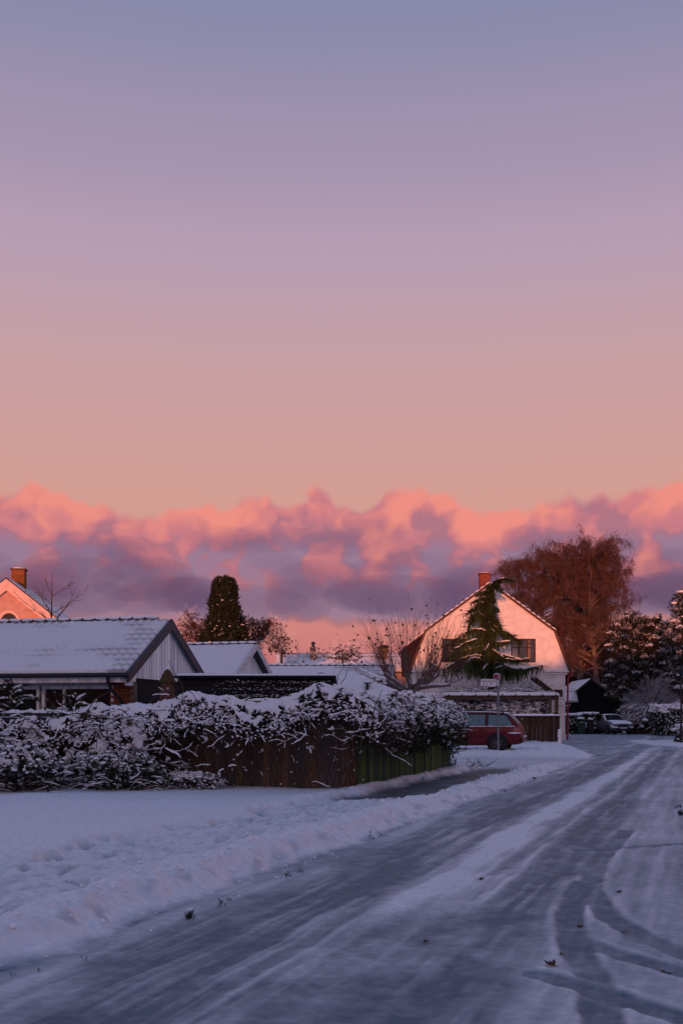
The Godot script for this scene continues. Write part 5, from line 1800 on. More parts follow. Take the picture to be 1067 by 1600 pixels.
func hedge_plants() -> void:
	var g := rnd(401)
	var o := thing("snowy_bush", "low rounded bush deep in snow at the left edge, before the slat screen", "bush", Vector3(-5.25, 0, -17.75))
	snow_bush(o, g, Vector3(1.55, 0.92, 1.2), 90, 2200, 0.085, Color(0.030, 0.045, 0.035), 1100, 0.030)
	o = thing("snowy_bush", "spreading dark green bush with snow on its shoots, right of the rounded bush", "bush", Vector3(-3.75, 0, -18.25))
	snow_bush(o, g, Vector3(1.5, 0.80, 0.8), 170, 2200, 0.09, Color(0.035, 0.058, 0.036), 900, 0.030)
	o = thing("snowy_bush", "low snow-laden shoots at the foot of the brown fence, left of its bare boards", "bush", Vector3(-2.55, 0, -18.35))
	snow_bush(o, g, Vector3(1.2, 0.42, 0.6), 130, 300, 0.08, Color(0.04, 0.045, 0.032), 260, 0.028)
	o = thing("young_conifer", "young conifer bent by snow before the left window", "conifer", at(20, 1200, 20.6) * Vector3(1, 0, 1) + Vector3(0, 0.35, 0))
	young_conifer(o, g, 1.72, 0.85, Color(0.030, 0.042, 0.026))
	o = thing("young_conifer", "forked young conifer with hanging snowy tips right of the window's middle", "conifer", at(112, 1200, 20.6) * Vector3(1, 0, 1) + Vector3(0, 0.35, 0))
	young_conifer(o, g, 1.55, 0.7, Color(0.034, 0.045, 0.026))
	o = thing("young_conifer", "smallest young conifer, a single bent snowy tip over the vines", "conifer", at(72, 1200, 20.2) * Vector3(1, 0, 1) + Vector3(0, 0.3, 0))
	young_conifer(o, g, 1.30, 0.32, Color(0.034, 0.045, 0.026))
	# shrubs grown over the green fence: [distance along, width, top, tone, leaf size, snow]
	var a := Vector3(0.27, 0, -19.0)
	var dir := (Vector3(2.72, 0, -27.2) - a).normalized()
	var side := Vector3(-dir.z, 0, dir.x)          # towards the pavement
	var spec := [
		["fine-twigged shrub dusted with snow over the near end of the green fence", 0.0, 2.6, 1.62, Color(0.05, 0.045, 0.035), 0.085, 1500, 0.020, 170],
		["dark ivy with balls of snow over the middle of the green fence", 2.4, 3.0, 1.72, Color(0.028, 0.042, 0.026), 0.11, 1700, 0.032, 60],
		["grey-green frosted shrub over the far end of the green fence", 5.2, 2.4, 1.66, Color(0.05, 0.058, 0.045), 0.075, 1500, 0.020, 130],
	]
	for s in spec:
		var root: Vector3 = a + dir * (s[1] + s[2] * 0.5)
		o = thing("fence_shrub", s[0], "shrub", root)
		var tr := []
		var tc := PackedColorArray()
		var sn := []
		var wood := MB.new()
		var q := noise(int(s[1] * 10.0) + 5, 1.3, 3)
		for k in 3000:
			var l: float = g.randf_range(-0.5, 0.5) * (s[2] + 0.5)
			var ang := g.randf_range(-0.9, PI * 0.62)        # round the ridge of the mass, from its back over the top to the pavement side
			var bump := 1.0 + 0.35 * q.get_noise_2d(l * 1.2, ang * 1.2)
			var rr := pow(g.randf(), 0.3) * bump
			var p: Vector3 = dir * l + side * (sin(ang) * 0.62 * rr + 0.02) + Vector3(0, s[3] - 0.72 + cos(ang) * 0.72 * rr, 0)
			tr.append(Transform3D(turn_to(rand_dir(g) + side * sin(ang) + Vector3(0, cos(ang), 0), g.randf() * TAU).scaled(Vector3.ONE * s[5] * g.randf_range(0.6, 1.4)), p))
			tc.append(Color(0.70, 0.71, 0.75) if g.randf() < 0.34 * maxf(0.0, cos(ang)) + 0.05 else s[4] * g.randf_range(0.5, 1.5))
		for k in s[6]:
			var l: float = g.randf_range(-0.5, 0.5) * (s[2] + 0.3)
			var ang := g.randf_range(-0.8, 1.35)
			if g.randf() > cos(ang) + 0.15:
				continue
			var bump := 1.0 + 0.35 * q.get_noise_2d(l * 1.2, ang * 1.2)
			var p: Vector3 = dir * l + side * sin(ang) * 0.62 * bump + Vector3(0, s[3] - 0.70 + cos(ang) * 0.72 * bump, 0)
			var z: float = s[7] * g.randf_range(0.4, 1.3)
			sn.append(Transform3D(Basis(Vector3.UP, g.randf() * TAU).scaled(Vector3(z * g.randf_range(0.8, 1.8), z * 0.6, z)), p))
		for k in s[8]:
			var l: float = g.randf_range(-0.5, 0.5) * s[2]
			var p: Vector3 = dir * l + Vector3(0, s[3] - 0.8, 0) + side * g.randf_range(-0.2, 0.3)
			var line := bent(p, Vector3(g.randf_range(-0.6, 0.6), 0.9, 0) + side * g.randf_range(-0.5, 0.9), g.randf_range(0.45, 0.85), 0.06, 0.14, Vector3(0, -0.9, 0) + side * 0.4, g)
			wood.col = Color(0.06, 0.045, 0.038) * g.randf_range(0.7, 1.4)
			var r := taper(line.size(), 0.007, 0.0025)
			wood.tube(line, r, 3, false)
			snow_on(line, r, 0.014, g, sn, 0.6)
		part("branches", wood, M.bark, o)
		o.get_child(o.get_child_count() - 1).set_meta("kind", "stuff")
		scatter("leaves", shapes.leaves, M.leaf, tr, o, tc)
		mixed("snow", LUMPS, M.snow_plain, sn, o)
	o = thing("snowy_bush", "small-leaved snowy bush hanging to the ground at the far end of the green fence", "bush", Vector3(2.52, 0, -26.9))
	snow_bush(o, g, Vector3(0.66, 1.55, 1.2), 6, 3200, 0.075, Color(0.034, 0.046, 0.034), 1300, 0.022)

func columnar_conifer() -> void:
	var g := rnd(501)
	var o := thing("columnar_conifer", "dense dark columnar conifer with a blunt snowy top behind the roofs", "conifer", Vector3(-6.45, 0.1, -60.0))
	var mb := MB.new()
	mb.col = Color(0.06, 0.045, 0.035)
	mb.tube(PackedVector3Array([Vector3.ZERO, Vector3(0, 4, 0), Vector3(0, 8.4, 0)]), PackedFloat32Array([0.16, 0.12, 0.03]), 8)
	part("trunk", mb, M.bark, o)
	var q := noise(502, 1.1, 3)
	var tr := []
	var tc := PackedColorArray()
	var sn := []
	for k in 7000:
		var f := pow(g.randf(), 0.85)
		var y := 2.6 + 6.25 * f
		var a := g.randf() * TAU
		var w := lerpf(1.75, 0.36, f) * sqrt(clampf((1.0 - f) * 30.0, 0.0, 1.0))
		var bump := 1.0 + 0.50 * q.get_noise_3d(cos(a) * 1.4, y * 1.3, sin(a) * 1.4)
		var r := w * bump * (0.72 + 0.28 * g.randf())
		var p := Vector3(cos(a) * r, y, sin(a) * r)
		var d := Vector3(cos(a), 0.9, sin(a))
		tr.append(Transform3D(turn_to(d + rand_dir(g) * 0.4).scaled(Vector3.ONE * g.randf_range(0.26, 0.46)), p))
		tc.append(Color(0.032, 0.044, 0.022) * g.randf_range(0.4, 1.6))
		if g.randf() < (0.15 if cos(a) > 0.2 and sin(a) < 0.6 else 0.03) + 0.3 * smoothstep(0.92, 1.0, f):
			var s := g.randf_range(0.02, 0.055)
			sn.append(Transform3D(Basis(Vector3.UP, a).scaled(Vector3(s * 1.5, s * 0.6, s)), Vector3(cos(a) * w * bump * 1.06, y + 0.12, sin(a) * w * bump * 1.06)))
	scatter("needles", shapes.tuft, M.leaf, tr, o, tc)
	mixed("snow", LUMPS, M.snow_plain, sn, o)

# thin upright stems that fork, with a few last leaves
func shoots(o: Node3D, g: RandomNumberGenerator, starts: Array, len0: float, len1: float, fan: float, r0: float, side_n: int, leaf_n: int, leaf_tone: Color, leaf_size: float, tone: Color, pull := Vector3(0, 0.35, 0)) -> void:
	var mb := MB.new()
	var tips := []
	for s in starts:
		var p: Vector3 = s[0]
		var d: Vector3 = s[1]
		var line := bent(p, d + Vector3(g.randf_range(-fan, fan), 0, g.randf_range(-fan, fan)), g.randf_range(len0, len1), 0.16, 0.07, pull, g)
		mb.col = tone * g.randf_range(0.7, 1.35)
		mb.tube(line, taper(line.size(), r0, r0 * 0.3), 4, false)
		tips.append(line[line.size() - 1])
		for k in side_n:
			var e := g.randi_range(int(line.size() * 0.25), line.size() - 1)
			var dir := (line[e] - line[e - 1]).normalized()
			var l2 := bent(line[e], dir + rand_dir(g) * 0.75, g.randf_range(0.25, 0.75) * len1 * 0.4, 0.12, 0.10, pull, g)
			mb.tube(l2, taper(l2.size(), r0 * 0.5, r0 * 0.2), 3, false)
			tips.append(l2[l2.size() - 1])
			tips.append(l2[l2.size() / 2])
	part("shoots", mb, M.bark, o)
	var tr := []
	var tc := PackedColorArray()
	for k in leaf_n:
		var p: Vector3 = tips[g.randi() % tips.size()]
		tr.append(Transform3D(turn_to(rand_dir(g)).scaled(Vector3.ONE * leaf_size * g.randf_range(0.6, 1.4)), p))
		tc.append(leaf_tone * g.randf_range(0.6, 1.4))
	if leaf_n:
		scatter("leaves", shapes.dry_leaf, M.leaf, tr, o, tc)

func pollard() -> void:
	var g := rnd(601)
	var o := thing("pollard_tree", "pollarded tree with knobbly limbs and upright shoots bearing a few last leaves", "tree", Vector3(2.42, 0, -38.0))
	var mb := MB.new()
	var snow := []
	mb.col = Color(0.10, 0.085, 0.075)
	var trunk := PackedVector3Array([Vector3(0, -0.1, 0), Vector3(0.02, 1.0, 0), Vector3(-0.02, 2.0, 0), Vector3(0.05, 2.45, 0)])
	mb.tube(trunk, PackedFloat32Array([0.24, 0.19, 0.17, 0.16]), 9)
	part("trunk", mb, M.bark, o)
	mb = MB.new()
	mb.col = Color(0.15, 0.125, 0.11)
	var starts := []
	for k in 12:
		var a := k * 2.4 + 0.4
		var out := Vector3(cos(a), 0.0, sin(a) * 0.8)
		var lift := g.randf_range(0.15, 0.65)
		var line := bent(Vector3(0, g.randf_range(1.95, 2.4), 0), out + Vector3(0, lift, 0), g.randf_range(0.9, 1.75), 0.13, 0.13, Vector3(0, 0.12, 0), g)
		var r := taper(line.size(), 0.078, 0.045)
		r[r.size() - 1] = 0.065
		mb.tube(line, r, 7)
		snow_on(line, r, 0.06, g, snow, 0.9)
		for j in 15:
			var e := g.randi_range(line.size() / 2, line.size() - 1)
			starts.append([line[e] + Vector3(0, 0.05, 0), Vector3(out.x * 0.55, 1.0, out.z * 0.55)])
		for j in 3:
			var e := g.randi_range(line.size() / 2, line.size() - 1)
			starts.append([line[e], Vector3(out.x * 1.2, 0.3, out.z)])
	part("limbs", mb, M.bark, o)
	mixed("snow", LUMPS, M.snow_plain, snow, o)
	shoots(o, g, starts, 1.1, 2.7, 0.42, 0.0085, 3, 130, Color(0.12, 0.085, 0.03), 0.115, Color(0.16, 0.085, 0.065), Vector3(0, 0.22, 0))

func bare_trees() -> void:
	var g := rnd(701)
	# small bare tree over the bungalow's ridge
	var o := thing("bare_tree", "slender bare tree with wide bowed branches rising over the bungalow roof", "tree", at(81, 1123, 41) * Vector3(1, 0, 1))
	var mb := MB.new()
	mb.col = Color(0.075, 0.05, 0.045)
	mb.tube(PackedVector3Array([Vector3(0, 0, 0), Vector3(0.02, 3.0, 0), Vector3(0.0, 5.0, 0), Vector3(0.02, 6.75, 0)]), PackedFloat32Array([0.075, 0.05, 0.032, 0.009]), 7)
	part("trunk", mb, M.bark, o)
	mb = MB.new()
	mb.col = Color(0.11, 0.075, 0.065)
	for b in [[4.9, 1.0, 0.75, 1.5, 0.2], [5.3, -0.9, 1.2, 0.9, -0.3], [5.1, -0.5, 1.5, 1.3, 0.4], [5.25, 1.0, 0.5, 1.6, -0.2], [5.9, 0.9, 0.5, 1.0, 0.1], [5.6, -0.8, 0.8, 0.8, 0.4], [4.95, -1.0, 0.55, 1.9, 0.1], [4.9, 0.9, 0.6, 1.9, 0.5], [6.0, -0.6, 0.9, 0.6, -0.2], [4.9, -0.6, 0.5, 1.2, -0.5]]:
		var line := bent(Vector3(0, b[0], 0), Vector3(b[1], b[2], b[4]), b[3], 0.12, 0.05, Vector3(0, 0.28, 0), g)
		mb.tube(line, taper(line.size(), 0.015, 0.005), 5)
		for j in 5:
			var e := g.randi_range(2, line.size() - 1)
			var l2 := bent(line[e], (line[e] - line[e - 1]).normalized() + rand_dir(g) * 0.7, g.randf_range(0.25, 0.6), 0.1, 0.06, Vector3(0, 0.5, 0), g)
			mb.tube(l2, taper(l2.size(), 0.010, 0.004), 4, false)
	part("branches", mb, M.bark, o)
	# bush of thin bare shoots right of the columnar conifer
	o = thing("bare_bush", "tall fan of thin bare shoots with a few leaves, between conifer and yellow chimney", "bush", at(436, 1123, 58) * Vector3(1, 0, 1))
	var st := []
	for k in 46:
		var a := g.randf_range(-0.75, 0.75)
		st.append([Vector3(sin(a) * 0.9, 2.4, g.randf_range(-0.6, 0.6)), Vector3(sin(a) * 0.9, 1.0, g.randf_range(-0.25, 0.25))])
	shoots(o, g, st, 1.4, 3.3, 0.22, 0.010, 4, 60, Color(0.12, 0.06, 0.035), 0.15, Color(0.12, 0.07, 0.06))
	mb = MB.new()
	mb.col = Color(0.07, 0.05, 0.04)
	for k in 7:
		mb.tube(PackedVector3Array([Vector3(0, 0, 0), Vector3((k - 3) * 0.16, 1.3, 0.1 * (k % 3 - 1)), Vector3((k - 3) * 0.3, 2.5, 0.2 * (k % 3 - 1))]), PackedFloat32Array([0.07, 0.05, 0.03]), 6)
	part("stems", mb, M.bark, o)
	# autumn crowns either side of the columnar conifer
	for q in [["round autumn tree still full of russet leaves, left of the columnar conifer", 309, 985, 66, 1.5, 0.95, Color(0.14, 0.055, 0.038), 15], ["broad autumn shrub with rust-red leaves, right of the columnar conifer", 400, 987, 66, 1.7, 1.0, Color(0.17, 0.05, 0.026), 17], ["dark round bush among the bare shoots above the pale gable", 440, 1010, 60, 0.75, 0.6, Color(0.06, 0.04, 0.03), 8], ["small bare-twigged bush left of the grey-brown chimney", 535, 1022, 62, 1.5, 0.45, Color(0.09, 0.055, 0.05), 8]]:
		var c := at(q[1], q[2], q[3])
		o = thing("autumn_tree", q[0], "tree", Vector3(c.x, 0.1, c.z))
		mb = MB.new()
		mb.col = Color(0.07, 0.05, 0.045)
		mb.tube(PackedVector3Array([Vector3.ZERO, Vector3(0.03, c.y * 0.5, 0), Vector3(0, c.y - 0.1, 0)]), PackedFloat32Array([0.13, 0.10, 0.05]), 7)
		part("trunk", mb, M.bark, o)
		mb = MB.new()
		mb.col = Color(0.07, 0.05, 0.045)
		var cl := []
		var tw := []
		for k in q[7]:
			var d := rand_dir(g)
			var p := Vector3(0, c.y - 0.1, 0) + d * Vector3(q[4], q[5], q[4]) * g.randf_range(0.45, 0.85)
			mb.tube(PackedVector3Array([Vector3(0, c.y - q[5] * 0.9, 0), p * 0.6 + Vector3(0, c.y * 0.4 - 0.2, 0), p]), PackedFloat32Array([0.045, 0.03, 0.012]), 4, false)
			cl.append([p, g.randf_range(0.42, 0.62)])
			for j in 14:
				tw.append(Transform3D(turn_to(d + rand_dir(g) * 0.8 + Vector3(0, 0.4, 0)).scaled(Vector3.ONE * g.randf_range(0.4, 0.75)), p + rand_dir(g) * 0.2))
		part("limbs", mb, M.bark, o)
		mixed("twigs", ["twig0", "twig1", "twig2"], M.bark, tw, o)
		clumped(o, g, cl, 75 if q[7] > 10 else 30, ["leaves"], 0.16, q[6], q[6] * 0.6, 0, 0.0, 0.7, "leaves")

func weeping_spruce() -> void:
	var g := rnd(801)
	var d0 := 59.3
	var o := thing("weeping_spruce", "weeping spruce with drooping curtains of needles and snowy boughs before the white gable", "conifer", Vector3(8.06, 0.05, -d0))
	var base := Vector3(8.06, 0.05, -d0)
	var trunk := PackedVector3Array([Vector3(0, 0, 0), Vector3(0.05, 3.0, 0)])
	for q in [[764, 1020], [762, 985], [764, 955], [761, 930], [767, 917], [778, 908], [790, 906]]:
		trunk.append(at(q[0], q[1], d0) - base)
	var mb := MB.new()
	mb.col = Color(0.075, 0.05, 0.04)
	mb.tube(trunk, PackedFloat32Array([0.17, 0.13, 0.10, 0.085, 0.06, 0.045, 0.035, 0.025, 0.015]), 8)
	part("trunk", mb, M.bark, o)
	var wood := MB.new()
	wood.col = Color(0.07, 0.05, 0.04)
	var tr := []
	var tc := PackedColorArray()
	var sn := []
	# boughs: [start y, then x, y of points along it, depth at the tip, length of the hanging foliage]
	var bl := [
		[[764, 925], [752, 925], [744, 931], 0.3, 0.35], [[764, 932], [752, 935], [737, 941], 0.2, 0.45], [[762, 945], [748, 944], [733, 955], 0.4, 0.5], [[763, 950], [752, 948], [727, 958], 0.1, 0.45],
		[[763, 962], [745, 958], [733, 968], -0.3, 0.6], [[763, 968], [742, 962], [730, 984], 0.6, 0.7], [[763, 990], [740, 985], [712, 999], 0.5, 0.75], [[763, 1000], [735, 1003], [706, 1018], 0.8, 0.85],
		[[763, 1010], [735, 1015], [703, 1020], 0.1, 0.9], [[763, 1030], [735, 1026], [700, 1042], 0.7, 0.95], [[763, 1036], [735, 1032], [692, 1047], 0.3, 1.0], [[763, 1040], [740, 1030], [722, 1040], 1.4, 1.0],
		[[764, 955], [772, 962], [779, 982], 0.3, 0.5], [[763, 965], [775, 972], [784, 990], 0.5, 0.6], [[763, 975], [778, 983], [800, 993], 0.4, 0.55], [[770, 985], [795, 993], [813, 1003], 0.2, 0.5],
		[[763, 990], [772, 1004], [792, 1004], 0.9, 0.55], [[763, 1018], [785, 1030], [824, 1030], 0.2, 0.35], [[763, 1020], [790, 1025], [815, 1030], -0.4, 0.4], [[764, 1030], [790, 1042], [820, 1046], 0.6, 0.9],
		[[764, 1032], [800, 1044], [843, 1041], 0.4, 0.75], [[764, 1035], [785, 1043], [808, 1048], 1.0, 1.0], [[764, 1048], [772, 1046], [776, 1044], 1.5, 0.9], [[763, 1040], [756, 1042], [748, 1050], 1.6, 1.0],
		[[764, 975], [766, 985], [768, 992], 1.2, 0.8], [[764, 1005], [760, 1010], [752, 1020], 1.3, 0.9], [[764, 1015], [772, 1020], [780, 1030], 1.2, 0.9], [[762, 940], [764, 945], [766, 952], 0.7, 0.55],
		[[764, 1000], [762, 1005], [758, 1012], -1.2, 0.8], [[764, 1030], [775, 1035], [790, 1045], -1.3, 0.9], [[764, 1030], [750, 1035], [735, 1045], -1.4, 0.9], [[764, 985], [755, 990], [745, 998], -0.9, 0.7],
		[[766, 917], [775, 915], [783, 920], 0.1, 0.4], [[778, 908], [788, 904], [801, 908], 0.05, 0.28], [[772, 912], [766, 915], [757, 922], 0.1, 0.3], [[763, 925], [770, 930], [772, 940], 0.3, 0.5],
	]
	for b in bl:
		var p0 := at(b[0][0], b[0][1], d0) - base
		var p1 := at(b[1][0], b[1][1], d0) - base + Vector3(0, 0, b[3] * 0.5)
		var p2 := at(b[2][0], b[2][1], d0) - base + Vector3(0, 0, b[3])
		var line := PackedVector3Array()
		var cnt := maxi(int((p0.distance_to(p1) + p1.distance_to(p2)) / 0.11), 4)
		for k in cnt + 1:
			var t := float(k) / cnt
			var p := p0 * (1 - t) * (1 - t) + (p1 * 2.0 - (p0 + p2) * 0.5) * 2.0 * t * (1 - t) + p2 * t * t
			line.append(p + Vector3(g.randf_range(-0.03, 0.03), g.randf_range(-0.025, 0.025), g.randf_range(-0.05, 0.05)))
		var r := taper(line.size(), 0.04, 0.012)
		wood.tube(line, r, 5, false)
		var cover := 0.95 if b[0][1] > 985 else 0.45
		for dz in [-0.14, -0.05, 0.04, 0.13]:
			var l2 := PackedVector3Array()
			for p in line:
				l2.append(p + Vector3(0, g.randf_range(0.0, 0.04), dz + g.randf_range(-0.04, 0.04)))
			snow_on(l2, r, 0.058 if b[0][1] > 985 else 0.042, g, sn, cover * 0.68)
		for k in line.size():
			var t := float(k) / cnt
			for j in 5:
				var l: float = b[4] * g.randf_range(0.25, 1.45) * (1.0 - 0.45 * t) * (0.55 + 0.45 * smoothstep(0.0, 0.25, t))
				var dd := Vector3(g.randf_range(-0.20, 0.20), 1, g.randf_range(-0.20, 0.20))
				tr.append(Transform3D(turn_to(dd, g.randf() * TAU).scaled(Vector3(1.0, l, 1.0)), line[k] + Vector3(g.randf_range(-0.07, 0.07), 0.0, g.randf_range(-0.22, 0.22))))
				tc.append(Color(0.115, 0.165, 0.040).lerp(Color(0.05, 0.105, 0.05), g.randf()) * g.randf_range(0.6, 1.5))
			# side sprays and foliage on the bough itself
			for j in 3:
				tr.append(Transform3D(turn_to(Vector3(g.randf_range(-1, 1), g.randf_range(0.1, 0.8), g.randf_range(-1, 1)), 0).scaled(Vector3(0.6, 0.24, 0.6)), line[k] + Vector3(0, 0.02, g.randf_range(-0.12, 0.12))))
				tc.append(Color(0.08, 0.105, 0.036) * g.randf_range(0.6, 1.4))
	# foliage close to the stem
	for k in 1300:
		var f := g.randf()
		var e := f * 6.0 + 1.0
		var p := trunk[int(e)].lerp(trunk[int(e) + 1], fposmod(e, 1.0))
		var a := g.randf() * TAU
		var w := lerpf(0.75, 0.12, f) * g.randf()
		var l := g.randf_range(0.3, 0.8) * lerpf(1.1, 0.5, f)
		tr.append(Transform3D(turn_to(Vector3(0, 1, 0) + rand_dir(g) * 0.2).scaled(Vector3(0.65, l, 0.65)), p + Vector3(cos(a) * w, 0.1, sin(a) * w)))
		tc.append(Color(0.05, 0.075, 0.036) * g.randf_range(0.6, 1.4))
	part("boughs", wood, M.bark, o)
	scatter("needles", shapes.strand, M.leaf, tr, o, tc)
	mixed("snow", LUMPS, M.snow_plain, sn, o)

func birches() -> void:
	# three birches whose weeping crowns run into one another
	var g := rnd(901)
	var spec := [
		["white-stemmed birch on the right of the weeping birches, its pale lower trunk bare", Vector3(21.9, 0.17, -93.0), [[0, 0], [0.05, 2.8], [-0.15, 4.9], [-0.45, 7.6], [-0.75, 10.5], [-0.6, 13.4], [-0.5, 15.3]], 0.24, 4.1, 0.38],
		["middle birch with the tallest reddish weeping crown, between the other two birches", Vector3(20.4, 0.17, -94.5), [[0, 0], [0.1, 3.0], [0.3, 6.0], [-0.1, 9.0], [-0.7, 12.5], [-1.1, 15.0]], 0.22, 5.0, 0.34],
		["left birch, a broad reddish weeping crown rising behind the white house's ridge", Vector3(17.6, 0.17, -95.5), [[0, 0], [-0.1, 3.0], [-0.3, 6.0], [-0.5, 9.0], [-0.4, 12.0], [0.2, 14.2]], 0.25, 6.0, 0.30],
	]
	for t in 3:
		var s = spec[t]
		var o := thing("birch_tree", s[0], "tree", s[1])
		var line := PackedVector3Array()
		for q in s[2]:
			line.append(Vector3(q[0], q[1], 0.0))
		# smooth the stem
		var fine := PackedVector3Array()
		for k in line.size() - 1:
			for j in 4:
				fine.append(line[k].cubic_interpolate(line[k + 1], line[maxi(k - 1, 0)], line[mini(k + 2, line.size() - 1)], j / 4.0))
		fine.append(line[line.size() - 1])
		var mb := MB.new()
		mb.col = Color(1.0, 0.92, 0.88)
		mb.tube(fine, taper(fine.size(), s[3] * 1.3, 0.03), 9)
		part("trunk", mb, M.birch_bark, o)
		mb = MB.new()
		var tr := []
		var tc := PackedColorArray()
		for k in 52:
			var f: float = s[5] + (1.0 - s[5]) * pow(k / 52.0, 0.85)
			var p := fine[int(f * (fine.size() - 1))]
			var a: float = k * 2.4 + t + g.randf() * 0.6
			var out := Vector3(cos(a), 0, sin(a))
			var reach: float = s[4] * g.randf_range(0.6, 1.05) * sqrt(clampf(1.36 - f, 0.04, 1.0)) * 1.0
			var limb := bent(p, out * 0.75 + Vector3(0, 1.0, 0), reach * 1.35, 0.3, 0.08, Vector3(out.x * 0.16, -0.26, out.z * 0.16), g)
			mb.col = Color(1.0, 0.88, 0.80) if f < 0.72 else Color(0.6, 0.42, 0.34)
			mb.tube(limb, taper(limb.size(), 0.15 * (1.15 - f), 0.022), 5, false)
			for j in (9 if out.z > 0.2 else 13):
				var e := g.randi_range(limb.size() / (2 if out.z > 0.2 else 4), limb.size() - 1)
				var dir := (limb[e] - limb[maxi(e - 1, 0)]).normalized()
				var sub := bent(limb[e], dir + rand_dir(g) * 1.0 + Vector3(0, 0.25, 0), g.randf_range(0.6, 1.7), 0.2, 0.13, Vector3(0, -0.75, 0), g)
				mb.col = Color(0.42, 0.26, 0.20)
				mb.tube(sub, taper(sub.size(), 0.020, 0.007), 3, false)
				for w in sub.size():
					if sub[w].y < 5.2 and sub[w].z > -0.5:
						continue
					var tone := Color(0.155, 0.070, 0.044).lerp(Color(0.085, 0.055, 0.05), g.randf()) * g.randf_range(0.7, 1.3)
					for z in 2:
						var dd := rand_dir(g) * 0.8 + dir * 0.7 + Vector3(0, -0.12, 0)
						tr.append([0, Transform3D(turn_to(dd, g.randf() * TAU).scaled(Vector3.ONE * g.randf_range(0.35, 0.75)), sub[w]), tone])
					if g.randf() < 0.55:
						var l := g.randf_range(0.4, 1.0)
						tr.append([1, Transform3D(turn_to(Vector3(g.randf_range(-0.3, 0.3), 1, g.randf_range(-0.3, 0.3)), g.randf() * TAU).scaled(Vector3(0.9, l, 0.9)), sub[w]), tone])
		part("limbs", mb, M.birch_bark, o)
		for kind in 2:
			var tk := []
			var tq := PackedColorArray()
			for e in tr:
				if e[0] == kind:
					tk.append(e[1])
					tq.append(e[2])
			mixed("twigs", ["twig0", "twig1", "twig2"] if kind == 0 else ["weep0", "weep1"], M.leaf, tk, o, tq)
	# the dark thicket that closes the view under and beside the birches
	var tr := []
	var tc := PackedColorArray()
	var q := noise(903, 0.12, 3)
	for k in 9000:
		var x := g.randf_range(12.0, 46.0)
		var h := 6.6 + 2.6 * q.get_noise_1d(x * 2.0) + 2.2 * smoothstep(21.0, 25.0, x)
		tr.append(Transform3D(turn_to(Vector3(g.randf_range(-0.5, 0.5), 1, g.randf_range(-0.5, 0.5)), g.randf() * TAU).scaled(Vector3.ONE * g.randf_range(0.8, 1.8)), Vector3(x, pow(g.randf(), 0.8) * h - 0.3, -101.0 - 3.0 * g.randf())))
		tc.append(Color(0.034, 0.022, 0.020) * g.randf_range(0.5, 1.5))
	var th := Node3D.new()
	th.name = "thicket"
	add_child(th)
	tag(th, "dark bare thicket beyond the birches and the garage", "thicket", "", "stuff")
	mixed("twigs", ["twig0", "twig1", "twig2"], M.leaf, tr, th, tc)
	var tl := []
	var tlc := PackedColorArray()
	for k in 9000:
		var x := g.randf_range(12.0, 46.0)
		tl.append(Transform3D(turn_to(rand_dir(g)).scaled(Vector3.ONE * g.randf_range(0.4, 0.8)), Vector3(x, pow(g.randf(), 0.8) * (5.6 + 2.6 * q.get_noise_1d(x * 2.0) + 2.4 * smoothstep(21.0, 25.0, x)), -102.0 - 3.0 * g.randf())))
		tlc.append(Color(0.018, 0.015, 0.013) * g.randf_range(0.5, 1.5))
	scatter("leaves", shapes.leaves, M.leaf, tl, th, tlc)

